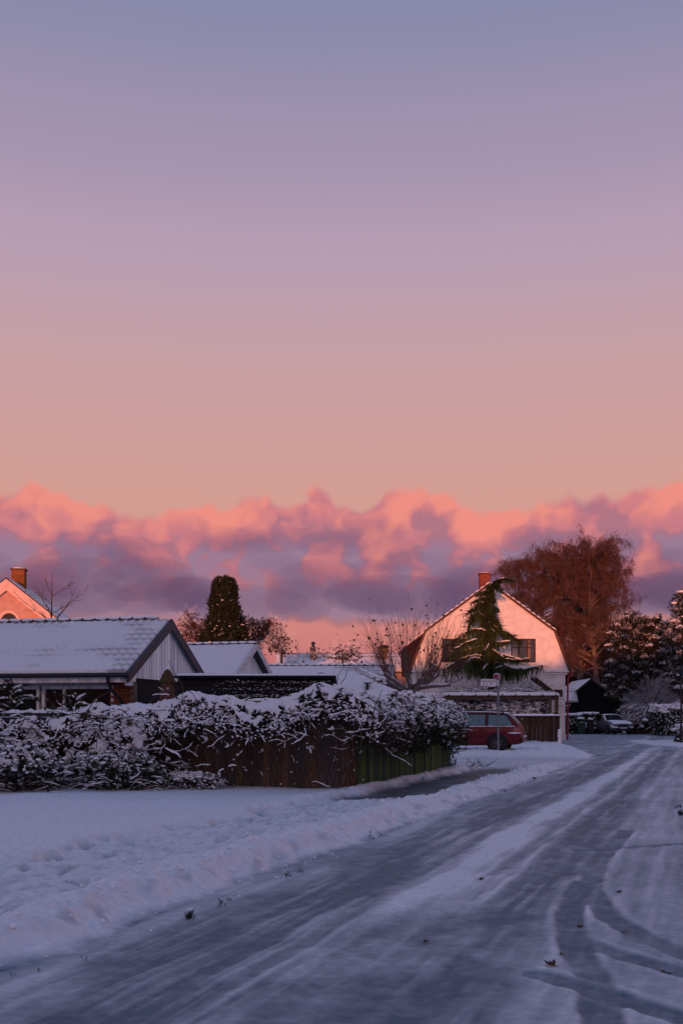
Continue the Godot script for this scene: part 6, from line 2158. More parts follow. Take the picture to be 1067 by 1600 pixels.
func right_trees() -> void:
	var g := rnd(1001)
	# [label, category, kind, x, y, d of the crown's middle, half width, half height, tone, leaf tufts per clump, clumps, snow per clump, snow size]
	var spec := [
		["dark evergreen with a pointed top right of the birches, its shoulders lit pink", "tree", "tuft", 985, 1030, 81.5, 1.75, 3.4, Color(0.040, 0.044, 0.026), 60, 60, 5, 0.13],
		["leafy evergreen with a bare tip between the pointed evergreen and the right edge", "tree", "leaves", 1020, 1032, 82, 1.8, 3.3, Color(0.048, 0.044, 0.032), 70, 56, 6, 0.13],
		["snow-laden pine cut off by the right edge, its needles in pink-lit cushions", "tree", "tuft", 1066, 1005, 74, 1.1, 3.4, Color(0.032, 0.04, 0.026), 60, 44, 9, 0.17],
		["blue-green fir with snowy level branches beside the garage roof", "tree", "tuft", 966, 1058, 93, 1.6, 2.6, Color(0.026, 0.04, 0.034), 60, 30, 12, 0.13],
		["broad dark pine under pink-tipped snow behind the snowy bush", "tree", "tuft", 1012, 1022, 85, 3.1, 1.7, Color(0.032, 0.038, 0.026), 60, 44, 10, 0.16],
		["dark evergreen shrub behind the gate fence", "shrub", "leaves", 1045, 1078, 85, 2.4, 2.3, Color(0.028, 0.032, 0.026), 70, 40, 6, 0.10],
	]
	for s in spec:
		var c := at(s[3], s[4], s[5])
		var o := thing("evergreen_tree", s[0], s[1], Vector3(c.x, rise(s[5]), c.z))
		var mb := MB.new()
		mb.col = Color(0.06, 0.045, 0.035)
		var h: float = c.y - rise(s[5])
		mb.tube(PackedVector3Array([Vector3.ZERO, Vector3(0.05, h * 0.6, 0), Vector3(0, h + s[7] * 0.8, 0)]), PackedFloat32Array([0.18, 0.13, 0.03]), 7)
		part("trunk", mb, M.bark, o)
		mb = MB.new()
		mb.col = Color(0.05, 0.04, 0.035)
		var cl := []
		for k in s[10]:
			var f: float = (k + 0.5) / s[10]
			var y: float = lerpf(-s[7], s[7], f)
			var w: float = s[6] * sqrt(maxf(0.03, 1.0 - pow(absf(f * 2.0 - 0.75) / 1.27, 2.6))) * sqrt(g.randf_range(0.12, 1.0))
			var a: float = k * 2.4
			var p := Vector3(cos(a) * w, h + y, sin(a) * w)
			cl.append([p, g.randf_range(0.36, 0.60) * (1.15 - 0.5 * f)])
			mb.tube(PackedVector3Array([Vector3(0, maxf(h + y - 0.4, 0.5), 0), p]), PackedFloat32Array([0.05, 0.02]), 4, false)
		part("limbs", mb, M.bark, o)
		clumped(o, g, cl, s[9], [s[2]], 0.30 if s[2] == "tuft" else 0.22, s[8], s[8] * 0.55, s[11] * 2, s[12] * 0.45, 0.5)
	# dome of fine bare twigs, each with its line of snow
	var o := thing("snowy_shrub", "dome of fine arching bare twigs, all outlined in snow, behind the dark hedge", "shrub", at(1025, 1123, 79.6) * Vector3(1, 0, 1) + Vector3(0, 0.17, 0))
	var wood := MB.new()
	var sn := []
	for k in 360:
		var a := g.randf() * TAU
		var lift := g.randf_range(0.35, 1.6)
		var line := bent(Vector3(cos(a) * 0.3, 0.6 + g.randf(), sin(a) * 0.3), Vector3(cos(a), lift, sin(a)), g.randf_range(1.4, 3.2), 0.14, 0.09, Vector3(cos(a) * 0.2, -0.55, sin(a) * 0.2), g)
		wood.col = Color(0.10, 0.06, 0.055) * g.randf_range(0.7, 1.3)
		var r := taper(line.size(), 0.018, 0.007)
		wood.tube(line, r, 3, false)
		snow_on(line, r, 0.045, g, sn, 0.8)
		for j in 3:
			var e := g.randi_range(2, line.size() - 1)
			var l2 := bent(line[e], (line[e] - line[e - 1]).normalized() + rand_dir(g) * 0.7, g.randf_range(0.4, 0.9), 0.13, 0.1, Vector3(0, -0.5, 0), g)
			var r2 := taper(l2.size(), 0.010, 0.005)
			wood.tube(l2, r2, 3, false)
			snow_on(l2, r2, 0.036, g, sn, 0.8)
	part("branches", wood, M.bark, o)
	var frost := []
	var fc := PackedColorArray()
	for k in 1900:
		var d := rand_dir(g)
		d.y = absf(d.y)
		frost.append(Transform3D(turn_to(d * Vector3(1, 0.6, 1) + rand_dir(g) * 0.4).scaled(Vector3.ONE * g.randf_range(0.5, 1.0)), Vector3(0, 0.9, 0) + d * Vector3(2.3, 2.9, 1.0) * g.randf_range(0.5, 0.95)))
		fc.append(Color(0.62, 0.64, 0.68) * g.randf_range(0.6, 1.1) if g.randf() < 0.7 else Color(0.10, 0.07, 0.06))
	mixed("frosted_twigs", ["twig0", "twig1", "twig2"], M.leaf, frost, o, fc)
	mixed("snow", LUMPS, M.snow_plain, sn, o)
	# small thin sapling against the sky
	o = thing("bare_sapling", "thin bare sapling leaning against the sky above the right evergreens", "tree", at(1052, 1123, 82) * Vector3(1, 0, 1) + Vector3(0, 0.17, 0))
	var mb := MB.new()
	mb.col = Color(0.06, 0.045, 0.04)
	mb.tube(PackedVector3Array([Vector3.ZERO, Vector3(-0.1, 5.0, 0), Vector3(-0.5, 6.8, 0), Vector3(-0.9, 8.2, 0)]), PackedFloat32Array([0.07, 0.05, 0.03, 0.012]), 5)
	part("stem", mb, M.bark, o)

# clipped hedges: a box filled with leaves, snow on top
func clipped_hedges() -> void:
	var g := rnd(1101)
	var spec := [
		["clipped green hedge block with a level snow cap beside the white house", 888, 1147, 80, 0.72, 1.42, 0.8, 900, 0.5],
		["second, slightly taller clipped hedge block with snow cap, behind the green bin", 918, 1147, 81, 0.50, 1.50, 0.8, 700, 0.5],
		["broad dark hedge speckled with snow at the right edge", 1046, 1145, 74, 1.15, 1.95, 0.9, 2400, 1.0],
		["low frosted shrub at the foot of the dark lamp post", 1066, 1166, 58, 0.35, 0.85, 0.35, 300, 1.0],
	]
	for s in spec:
		var c := at(s[1], s[2], s[3])
		var o := thing("clipped_hedge", s[0], "hedge", Vector3(c.x, rise(s[3]), c.z))
		var mb := MB.new()
		mb.col = Color(0.05, 0.04, 0.035)
		for k in 5:
			mb.tube(PackedVector3Array([Vector3((k - 2) * s[4] * 0.3, -0.02, 0), Vector3((k - 2) * s[4] * 0.34, s[5] * 0.8, 0)]), PackedFloat32Array([0.03, 0.015]), 5)
		part("stems", mb, M.bark, o)
		var tr := []
		var tc := PackedColorArray()
		var sn := []
		var q := noise(s[1], 1.4, 2)
		for k in s[7]:
			var p := Vector3(g.randf_range(-1, 1) * s[4], g.randf() * s[5], g.randf_range(-1, 1) * s[6])
			var w := maxf(absf(p.x) / s[4], absf(p.z) / s[6])
			if w < 0.6 and p.y < s[5] * 0.8:
				p.z = s[6] * g.randf_range(0.8, 1.0)
			p += Vector3(0, 0, 0.12 * q.get_noise_2d(p.x * 2.0, p.y * 2.0))
			if s[8] > 0.9:
				p.y *= 0.86 + 0.22 * q.get_noise_1d(p.x * 3.0)
			tr.append(Transform3D(turn_to(rand_dir(g) + Vector3(0, 0, 0.5), g.randf() * TAU).scaled(Vector3.ONE * g.randf_range(0.12, 0.24)), p))
			tc.append(Color(0.026, 0.046, 0.026) * g.randf_range(0.5, 1.6))
			if g.randf() < 0.20 * s[8] + 0.05:
				var z := g.randf_range(0.02, 0.05)
				sn.append(Transform3D(Basis().scaled(Vector3(z * 1.3, z * 0.7, z)), p + Vector3(0, 0.03, 0.08)))
		scatter("leaves", shapes.leaves, M.leaf, tr, o, tc)
		for k in int(s[7] * (0.45 if s[8] < 0.9 else 0.22)):
			var z := g.randf_range(0.06, 0.13)
			var x := g.randf_range(-1, 1)
			var y: float = s[5] if s[8] < 0.9 else s[5] * (0.93 + 0.22 * q.get_noise_1d(x * s[4] * 3.0))
			sn.append(Transform3D(Basis(Vector3.UP, g.randf() * TAU).scaled(Vector3(z * 1.5, z * 0.6, z * 1.3)), Vector3(x * s[4], y + g.randf_range(-0.02, 0.06), g.randf_range(-1, 1) * s[6])))
		mixed("snow", LUMPS, M.snow_plain, sn, o)

# ---------------------------------------------------------------- cars
# stations: [x, half width, underside, belt line, top, half width of the roof], from the tail forwards
func car_section(st: Array, x: float) -> PackedVector2Array:
	var k := 0
	while k < st.size() - 2 and st[k + 1][0] < x:
		k += 1
	var f := clampf((x - st[k][0]) / (st[k + 1][0] - st[k][0]), 0, 1)
	var q := []
	for j in range(1, 6):
		q.append(lerpf(st[k][j], st[k + 1][j], f))
	var w: float = q[0]
	var lo: float = q[1]
	var belt: float = minf(q[2], q[3] - 0.02)
	var top: float = q[3]
	var rw: float = q[4]
	return PackedVector2Array([Vector2(0, lo), Vector2(w * 0.84, lo), Vector2(w * 0.95, lo + 0.10), Vector2(w, lerpf(lo, belt, 0.45)), Vector2(w * 1.0, lerpf(lo, belt, 0.72)), Vector2(w * 0.965, belt - 0.015), Vector2(w * 0.94, belt), Vector2(lerpf(w * 0.94, rw, 0.94), lerpf(belt, top, 0.90)), Vector2(rw * 0.84, top - 0.012), Vector2(rw * 0.45, top + 0.008), Vector2(0, top + 0.012)])

func car_point(st: Array, x: float, k: float, side: float) -> Vector3:
	var s := car_section(st, x)
	var i := mini(int(k), s.size() - 2)
	var p := s[i].lerp(s[i + 1], k - i)
	return Vector3(x, p.y, p.x * side)

func car_patch(mb: MB, st: Array, f: Callable, nu: int, nv: int, side: float, off: float) -> void:
	# f(a, b) gives (x, k) for a, b from 0 to 1
	var pts := PackedVector3Array()
	for a in nu + 1:
		for b in nv + 1:
			var q: Vector2 = (f as Callable).call(float(a) / nu, float(b) / nv)
			var e := 0.01
			var p := car_point(st, q.x, q.y, side)
			var du := car_point(st, q.x + e, q.y, side) - car_point(st, q.x - e, q.y, side)
			var dv := car_point(st, q.x, minf(q.y + 0.05, 9.99), side) - car_point(st, q.x, q.y - 0.05, side)
			var n := du.cross(dv).normalized()
			if n.dot(Vector3(0, p.y - 0.7, p.z) + Vector3(p.x * 0.25, 0, 0)) < 0.0:
				n = -n
			pts.append(p + n * off)
	var first := mb.v.size()
	mb.sheet(pts, nu + 1, nv + 1)
	# turn it outwards if need be
	var mid := mb.n[first + (nu / 2) * (nv + 1) + nv / 2]
	var pm := pts[(nu / 2) * (nv + 1) + nv / 2]
	if mid.dot(Vector3(pm.x * 0.25, pm.y - 0.7, pm.z)) < 0.0:
		for k in range(first, mb.v.size()):
			mb.n[k] = -mb.n[k]
		for k in range(mb.i.size() - nu * nv * 6, mb.i.size(), 3):
			var sw := mb.i[k + 1]
			mb.i[k + 1] = mb.i[k + 2]
			mb.i[k + 2] = sw

func car(o: Node3D, st: Array, paint: Color, axles: Array, wheel_r: float) -> void:
	var mb := MB.new()
	mb.col = paint
	var x0: float = st[0][0]
	var x1: float = st[st.size() - 1][0]
	for side in [-1.0, 1.0]:
		var pts := PackedVector3Array()
		var nx := 96
		for a in nx + 1:
			for k in 11:
				pts.append(car_point(st, lerpf(x0, x1, float(a) / nx), k, side))
		if side < 0.0:
			var flip := PackedVector3Array()
			for k in 11:
				for a in nx + 1:
					flip.append(pts[a * 11 + k])
			mb.sheet(flip, 11, nx + 1)
		else:
			mb.sheet(pts, nx + 1, 11)
	for e in [0, 1]:
		var s := car_section(st, x0 if e == 0 else x1)
		var x := x0 if e == 0 else x1
		for k in 10:
			var a := Vector3(x, s[k].y, s[k].x)
			var b := Vector3(x, s[k + 1].y, s[k + 1].x)
			var c := Vector3(x, s[k + 1].y, -s[k + 1].x)
			var d := Vector3(x, s[k].y, -s[k].x)
			if e == 0:
				mb.quad(d, a, b, c)
			else:
				mb.quad(a, d, c, b)
	part("body", mb, M.car_paint, o)
	# wheels in dark arches
	for ax in axles:
		for side in [-1.0, 1.0]:
			var w: float = car_section(st, ax)[3].x
			mb = MB.new()
			var t := Transform3D(Basis(Vector3(1, 0, 0), side * PI / 2), Vector3(ax, wheel_r, side * (w - 0.11)))
			mb.col = Color(1, 1, 1)
			mb.lathe(PackedVector2Array([Vector2(0, 0.115), Vector2(wheel_r + 0.075, 0.115), Vector2(wheel_r + 0.085, 0.0)]), t, 28)
			part("wheel_arch", mb, M.dark, o)
			var wh := MB.new()
			wh.lathe(PackedVector2Array([Vector2(wheel_r * 0.60, -0.02), Vector2(wheel_r * 0.62, 0.125), Vector2(wheel_r * 0.92, 0.135), Vector2(wheel_r, 0.10), Vector2(wheel_r, -0.08)]), t, 28)
			var tyre := part("wheel", wh, M.rubber, o)
			mb = MB.new()
			mb.col = Color(0.10, 0.105, 0.11)
			mb.lathe(PackedVector2Array([Vector2(0.0, 0.125), Vector2(0.05, 0.12), Vector2(0.06, 0.105), Vector2(wheel_r * 0.5, 0.10), Vector2(wheel_r * 0.62, 0.122)]), t, 24)
			for k in 7:
				var a := TAU * k / 7
				mb.box(t * Vector3(cos(a) * wheel_r * 0.33, 0.115, sin(a) * wheel_r * 0.33), Vector3(wheel_r * 0.55, 0.03, 0.045), t.basis * Basis(Vector3.UP, -a))
			part("rim", mb, M.metal, tyre)

const WAGON := [[-2.26, 0.60, 0.42, 0.60, 0.66, 0.52], [-2.22, 0.76, 0.32, 0.80, 0.84, 0.70], [-2.12, 0.84, 0.27, 0.92, 1.02, 0.72], [-1.96, 0.86, 0.25, 0.94, 1.22, 0.66], [-1.78, 0.865, 0.24, 0.94, 1.40, 0.61], [-1.6, 0.87, 0.24, 0.94, 1.455, 0.60], [-0.9, 0.875, 0.22, 0.94, 1.49, 0.61], [0.0, 0.88, 0.21, 0.93, 1.49, 0.61], [0.35, 0.88, 0.21, 0.925, 1.46, 0.60], [0.75, 0.875, 0.21, 0.92, 1.25, 0.64], [1.12, 0.865, 0.21, 0.90, 0.99, 0.74], [1.5, 0.86, 0.22, 0.84, 0.92, 0.76], [1.9, 0.83, 0.24, 0.74, 0.82, 0.72], [2.15, 0.76, 0.28, 0.62, 0.70, 0.64], [2.26, 0.60, 0.38, 0.52, 0.58, 0.5]]
const SALOON := [[-2.25, 0.60, 0.42, 0.70, 0.78, 0.52], [-2.15, 0.80, 0.30, 0.88, 0.96, 0.70], [-1.6, 0.87, 0.24, 0.92, 1.02, 0.70], [-0.9, 0.88, 0.22, 0.92, 1.34, 0.60], [-0.4, 0.88, 0.22, 0.92, 1.40, 0.58], [0.1, 0.88, 0.22, 0.91, 1.38, 0.57], [0.55, 0.88, 0.22, 0.90, 1.15, 0.66], [0.9, 0.87, 0.22, 0.88, 0.96, 0.76], [1.5, 0.86, 0.22, 0.82, 0.90, 0.76], [1.95, 0.83, 0.24, 0.72, 0.80, 0.72], [2.18, 0.76, 0.28, 0.62, 0.68, 0.64], [2.28, 0.64, 0.36, 0.52, 0.58, 0.52]]

func cars() -> void:
	var g := rnd(1201)
	var red := Color(0.14, 0.008, 0.018)
	var o := thing("red_wagon", "dark red estate car with frosted windows parked before the brown fence", "car", Vector3(4.85, 0.06, -42.6), deg_to_rad(180.0 - 15.0))
	car(o, WAGON, red, [-1.33, 1.34], 0.315)
	for side in [-1.0, 1.0]:
		# side windows with their frost: tail pane, rear door, front door
		for w in [[-1.93, -0.98, -1.66, -0.98], [-0.86, 0.02, -0.86, -0.06], [0.13, 1.02, 0.07, 0.42]]:
			var mb := MB.new()
			car_patch(mb, WAGON, func(a: float, b: float) -> Vector2: return Vector2(lerpf(lerpf(w[0], w[1], a), lerpf(w[2], w[3], a), b), lerpf(6.08, 6.92, b)), 10, 4, side, 0.006)
			part("side_window", mb, M.frosted, o)
			mb = MB.new()
			mb.col = Color(0.015, 0.015, 0.017)
			car_patch(mb, WAGON, func(a: float, b: float) -> Vector2: return Vector2(lerpf(lerpf(w[0] - 0.03, w[1] + 0.03, a), lerpf(w[2] - 0.03, w[3] + 0.03, a), b), lerpf(6.02, 6.985, b)), 10, 4, side, 0.003)
			part("window_seal", mb, M.dark, o)
		for x in [-0.32, 0.72]:
			var mb := MB.new()
			mb.col = red * 0.8
			mb.bevel_box(Vector3(x - 0.42, 0.80, side * 0.888), Vector3(0.2, 0.045, 0.03), 0.01)
			part("door_handle", mb, M.car_paint, o)
		# door gaps and rubbing strip
		var gap := MB.new()
		for x in [-0.92, 0.07, 1.12]:
			for k in 8:
				var p := car_point(WAGON, x, 2.2 + k * 0.47, side)
				var q := car_point(WAGON, x, 2.2 + (k + 1) * 0.47, side)
				gap.rod(p, q, 0.006, 4)
		part("door_gap", gap, M.dark, o)
		var strip := MB.new()
		strip.col = red * 0.7
		for k in 8:
			strip.box(Vector3(-0.85 + k * 0.25 + 0.1, 0.56, side * 0.885), Vector3(0.25, 0.05, 0.02))
		part("side_strip", strip, M.car_paint, o)
		var lamp := MB.new()
		lamp.col = Color(0.20, 0.01, 0.012)
		car_patch(lamp, WAGON, func(a: float, b: float) -> Vector2: return Vector2(lerpf(-2.20, -1.93 - 0.10 * b, a), lerpf(4.1, 6.0, b)), 6, 5, side, 0.008)
		part("tail_lamp", lamp, M.lens, o)
		var head := MB.new()
		head.col = Color(0.5, 0.5, 0.5)
		car_patch(head, WAGON, func(a: float, b: float) -> Vector2: return Vector2(lerpf(1.92, 2.2, a), lerpf(4.0, 5.6, b)), 5, 4, side, 0.008)
		part("headlight", head, M.lens, o)
		var rail := MB.new()
		rail.col = Color(0.03, 0.03, 0.033)
		rail.tube(PackedVector3Array([Vector3(-1.55, 1.46, side * 0.53), Vector3(-1.4, 1.53, side * 0.535), Vector3(-0.5, 1.55, side * 0.54), Vector3(0.12, 1.53, side * 0.535), Vector3(0.25, 1.47, side * 0.53)]), PackedFloat32Array([0.018, 0.018, 0.018, 0.018, 0.018]), 6)
		part("roof_rail", rail, M.metal, o)
		var mir := MB.new()
		mir.col = red
		mir.lump(Vector3(0.86, 0.98, side * 1.0), Vector3(0.06, 0.075, 0.10), 0.05, 1.0)
		part("wing_mirror", mir, M.car_paint, o)
		# snow along the window ledge
		var ledge := MB.new()
		for k in 40:
			var x := lerpf(-1.95, 1.05, k / 40.0)
			var p := car_point(WAGON, x, 6.0, side)
			ledge.lump(p + Vector3(0, 0.012, side * 0.004), Vector3(0.055, 0.018 * (0.7 + 0.6 * g.randf()), 0.02), 0.2, k * 1.3, 4, 6)
		part("snow", ledge, M.snow_plain, o)
	var back := MB.new()
	for side in [-1.0, 1.0]:
		car_patch(back, WAGON, func(a: float, b: float) -> Vector2: return Vector2(lerpf(-2.08, -1.74, a), lerpf(7.25, 10.0, b)), 6, 6, side, 0.008)
	part("rear_window", back, M.frosted, o)
	back = MB.new()
	for side in [-1.0, 1.0]:
		car_patch(back, WAGON, func(a: float, b: float) -> Vector2: return Vector2(lerpf(0.45, 1.05, a), lerpf(7.25, 10.0, b)), 6, 6, side, 0.008)
	part("windscreen", back, M.frosted, o)
	back = MB.new()
	back.col = red * 0.55
	back.bevel_box(Vector3(-2.22, 0.44, 0), Vector3(0.16, 0.22, 1.56), 0.05)
	part("rear_bumper", back, M.car_paint, o)
	var sn := MB.new()
	for side in [-1.0, 1.0]:
		car_patch(sn, WAGON, func(a: float, b: float) -> Vector2: return Vector2(lerpf(-1.72, 0.32, a), lerpf(7.75, 10.0, b)), 24, 6, side, 0.028)
		car_patch(sn, WAGON, func(a: float, b: float) -> Vector2: return Vector2(lerpf(1.15, 2.15, a), lerpf(7.2, 10.0, b)), 14, 6, side, 0.03)
	sn.lump(Vector3(-2.24, 0.56, 0.30), Vector3(0.09, 0.035, 0.5), 0.15, 1.0)
	sn.lump(Vector3(-1.98, 0.70, 0.862), Vector3(0.24, 0.03, 0.03), 0.15, 1.4)
	sn.lump(Vector3(-1.98, 0.70, -0.862), Vector3(0.24, 0.03, 0.03), 0.15, 1.4)
	part("snow", sn, M.snow_plain, o)

	# the grey saloon at the end of the street, nose towards us
	var c := at(954, 1147, 79.5)
	for which in 2:
		var lab := "grey saloon car with snow on bonnet and roof before the black garage" if which == 0 else "second snow-covered car, mostly hidden left of the grey saloon"
		var where := Vector3(c.x, 0.20, c.z) if which == 0 else Vector3(c.x - 1.55, 0.18, c.z - 2.7)
		o = thing("grey_saloon" if which == 0 else "pale_car", lab, "car", where, deg_to_rad(-82.0))
		var pc := Color(0.10, 0.11, 0.12) if which == 0 else Color(0.3, 0.31, 0.33)
		car(o, SALOON, pc, [-1.35, 1.38], 0.31)
		var wind := MB.new()
		for side in [-1.0, 1.0]:
			car_patch(wind, SALOON, func(a: float, b: float) -> Vector2: return Vector2(lerpf(0.20, 0.84, a), lerpf(7.3, 10.0, b)), 6, 6, side, 0.012)
		part("windscreen", wind, M.glass_dark, o)
		for side in [-1.0, 1.0]:
			var mb := MB.new()
			mb.col = Color(0.55, 0.57, 0.6)
			car_patch(mb, SALOON, func(a: float, b: float) -> Vector2: return Vector2(lerpf(1.98, 2.24, a), lerpf(3.4, 5.6, b)), 6, 5, side, 0.012)
			part("headlight", mb, M.lens, o)
			mb = MB.new()
			mb.col = Color(0.02, 0.02, 0.022)
			car_patch(mb, SALOON, func(a: float, b: float) -> Vector2: return Vector2(lerpf(lerpf(-1.15, 0.72, a), lerpf(-0.85, 0.16, a), b), lerpf(6.08, 6.94, b)), 10, 4, side, 0.008)
			part("side_window", mb, M.glass_dark, o)
			mb = MB.new()
			mb.col = pc
			mb.lump(Vector3(0.62, 0.98, side * 1.0), Vector3(0.06, 0.08, 0.11), 0.05, 1.0)
			mb.lump(Vector3(0.62, 1.07, side * 1.0), Vector3(0.06, 0.03, 0.10), 0.05, 1.0)
			part("wing_mirror", mb, M.snow_plain, o)
		var gr := MB.new()
		gr.bevel_box(Vector3(2.285, 0.60, 0.0), Vector3(0.05, 0.12, 0.7), 0.015)
		gr.bevel_box(Vector3(2.285, 0.38, 0.0), Vector3(0.05, 0.14, 1.1), 0.015)
		part("grille", gr, M.dark, o)
		gr = MB.new()
		gr.col = Color(0.7, 0.7, 0.7)
		gr.box(Vector3(2.32, 0.45, 0.0), Vector3(0.02, 0.11, 0.52))
		part("number_plate", gr, M.paint, o)
		var cap := MB.new()
		for side in [-1.0, 1.0]:
			car_patch(cap, SALOON, func(a: float, b: float) -> Vector2: return Vector2(lerpf(0.90, 2.14, a), lerpf(7.0, 10.0, b)), 14, 6, side, 0.04)
			car_patch(cap, SALOON, func(a: float, b: float) -> Vector2: return Vector2(lerpf(-1.0, 0.17, a), lerpf(7.2, 10.0, b)), 14, 6, side, 0.05)
			car_patch(cap, SALOON, func(a: float, b: float) -> Vector2: return Vector2(lerpf(0.14, 0.90, a), lerpf(6.95, 7.45, b)), 6, 3, side, 0.02)
		cap.lump(Vector3(2.26, 0.49, 0.55), Vector3(0.07, 0.05, 0.22), 0.2, 0.7)
		cap.lump(Vector3(2.26, 0.49, -0.6), Vector3(0.07, 0.04, 0.2), 0.2, 1.7)
		part("snow", cap, M.snow_plain, o)

# ---------------------------------------------------------------- street furniture and the rest
func letters(text: String, size: float, col: Color, parent: Node, where: Transform3D) -> void:
	var t := TextMesh.new()
	var f := SystemFont.new()
	f.font_names = PackedStringArray(["Droid Sans"])
	t.font = f
	t.text = text
	t.font_size = 64
	t.pixel_size = size / 64.0
	t.depth = 0.004
	var m := mat("lettering", col, 0.6, {"vc": false})
	part("lettering", t, m, parent, where)

func street_sign() -> void:
	var p := at(778, 1178, 40.2)
	var o := thing("street_sign", "grey pole with a white street name plate and small red sign before the red car", "sign", Vector3(p.x, 0.0, p.z))
	var mb := MB.new()
	mb.col = Color(0.15, 0.19, 0.21)
	mb.tube(PackedVector3Array([Vector3(0, -0.2, 0), Vector3(0, 2.85, 0)]), PackedFloat32Array([0.038, 0.038]), 12)
	part("pole", mb, M.metal, o)
	mb = MB.new()
	mb.col = Color(0.88, 0.86, 0.87)
	mb.bevel_box(Vector3(-0.375, 2.625, 0.05), Vector3(0.56, 0.245, 0.02), 0.005)
	var pl := part("name_plate", mb, M.enamel, o)
	var black := Color(0.02, 0.02, 0.025)
	letters("Stålvägen", 0.128, black, pl, Transform3D(Basis(), Vector3(-0.375, 2.685, 0.064)))
	letters("26-8, 21-7", 0.105, black, pl, Transform3D(Basis(), Vector3(-0.375, 2.570, 0.064)))
	mb = MB.new()
	mb.col = Color(0.5, 0.48, 0.52)
	mb.bevel_box(Vector3(-0.02, 2.625, 0.02), Vector3(0.12, 0.235, 0.05), 0.008)
	part("bracket", mb, M.metal, o)
	mb = MB.new()
	mb.col = Color(0.55, 0.40, 0.42)
	mb.bevel_box(Vector3(-0.055, 2.86, 0.05), Vector3(0.26, 0.20, 0.018), 0.02)
	var rs := part("red_sign", mb, M.paint, o)
	mb = MB.new()
	mb.col = Color(0.25, 0.02, 0.045)
	mb.bevel_box(Vector3(-0.085, 2.855, 0.062), Vector3(0.14, 0.12, 0.008), 0.003)
	mb.bevel_box(Vector3(0.08, 2.86, 0.04), Vector3(0.05, 0.20, 0.018), 0.005)
	part("red_panel", mb, M.paint, rs)
	mb = MB.new()
	mb.lump(Vector3(-0.05, 2.965, 0.05), Vector3(0.10, 0.014, 0.02), 0.2, 0.4)
	mb.lump(Vector3(-0.375, 2.752, 0.05), Vector3(0.26, 0.010, 0.016), 0.2, 0.9)
	part("snow", mb, M.snow_plain, o)

func lamp_post() -> void:
	var p := at(1063.5, 1163, 57.0)
	var o := thing("lamp_post", "slim dark lamp post at the right edge of the street", "lamp post", Vector3(p.x, 0.0, p.z))
	var mb := MB.new()
	mb.col = Color(0.02, 0.024, 0.028)
	mb.tube(PackedVector3Array([Vector3(0, -0.1, 0), Vector3(0, 0.9, 0), Vector3(0, 0.95, 0), Vector3(0, 3.5, 0)]), PackedFloat32Array([0.075, 0.075, 0.05, 0.045]), 12)
	part("pole", mb, M.metal, o)
	mb = MB.new()
	mb.col = Color(0.02, 0.024, 0.028)
	mb.lathe(PackedVector2Array([Vector2(0.05, 3.48), Vector2(0.09, 3.55), Vector2(0.14, 3.85), Vector2(0.16, 3.9), Vector2(0.05, 4.02), Vector2(0.0, 4.05)]), Transform3D(), 14)
	part("lantern", mb, M.metal, o)

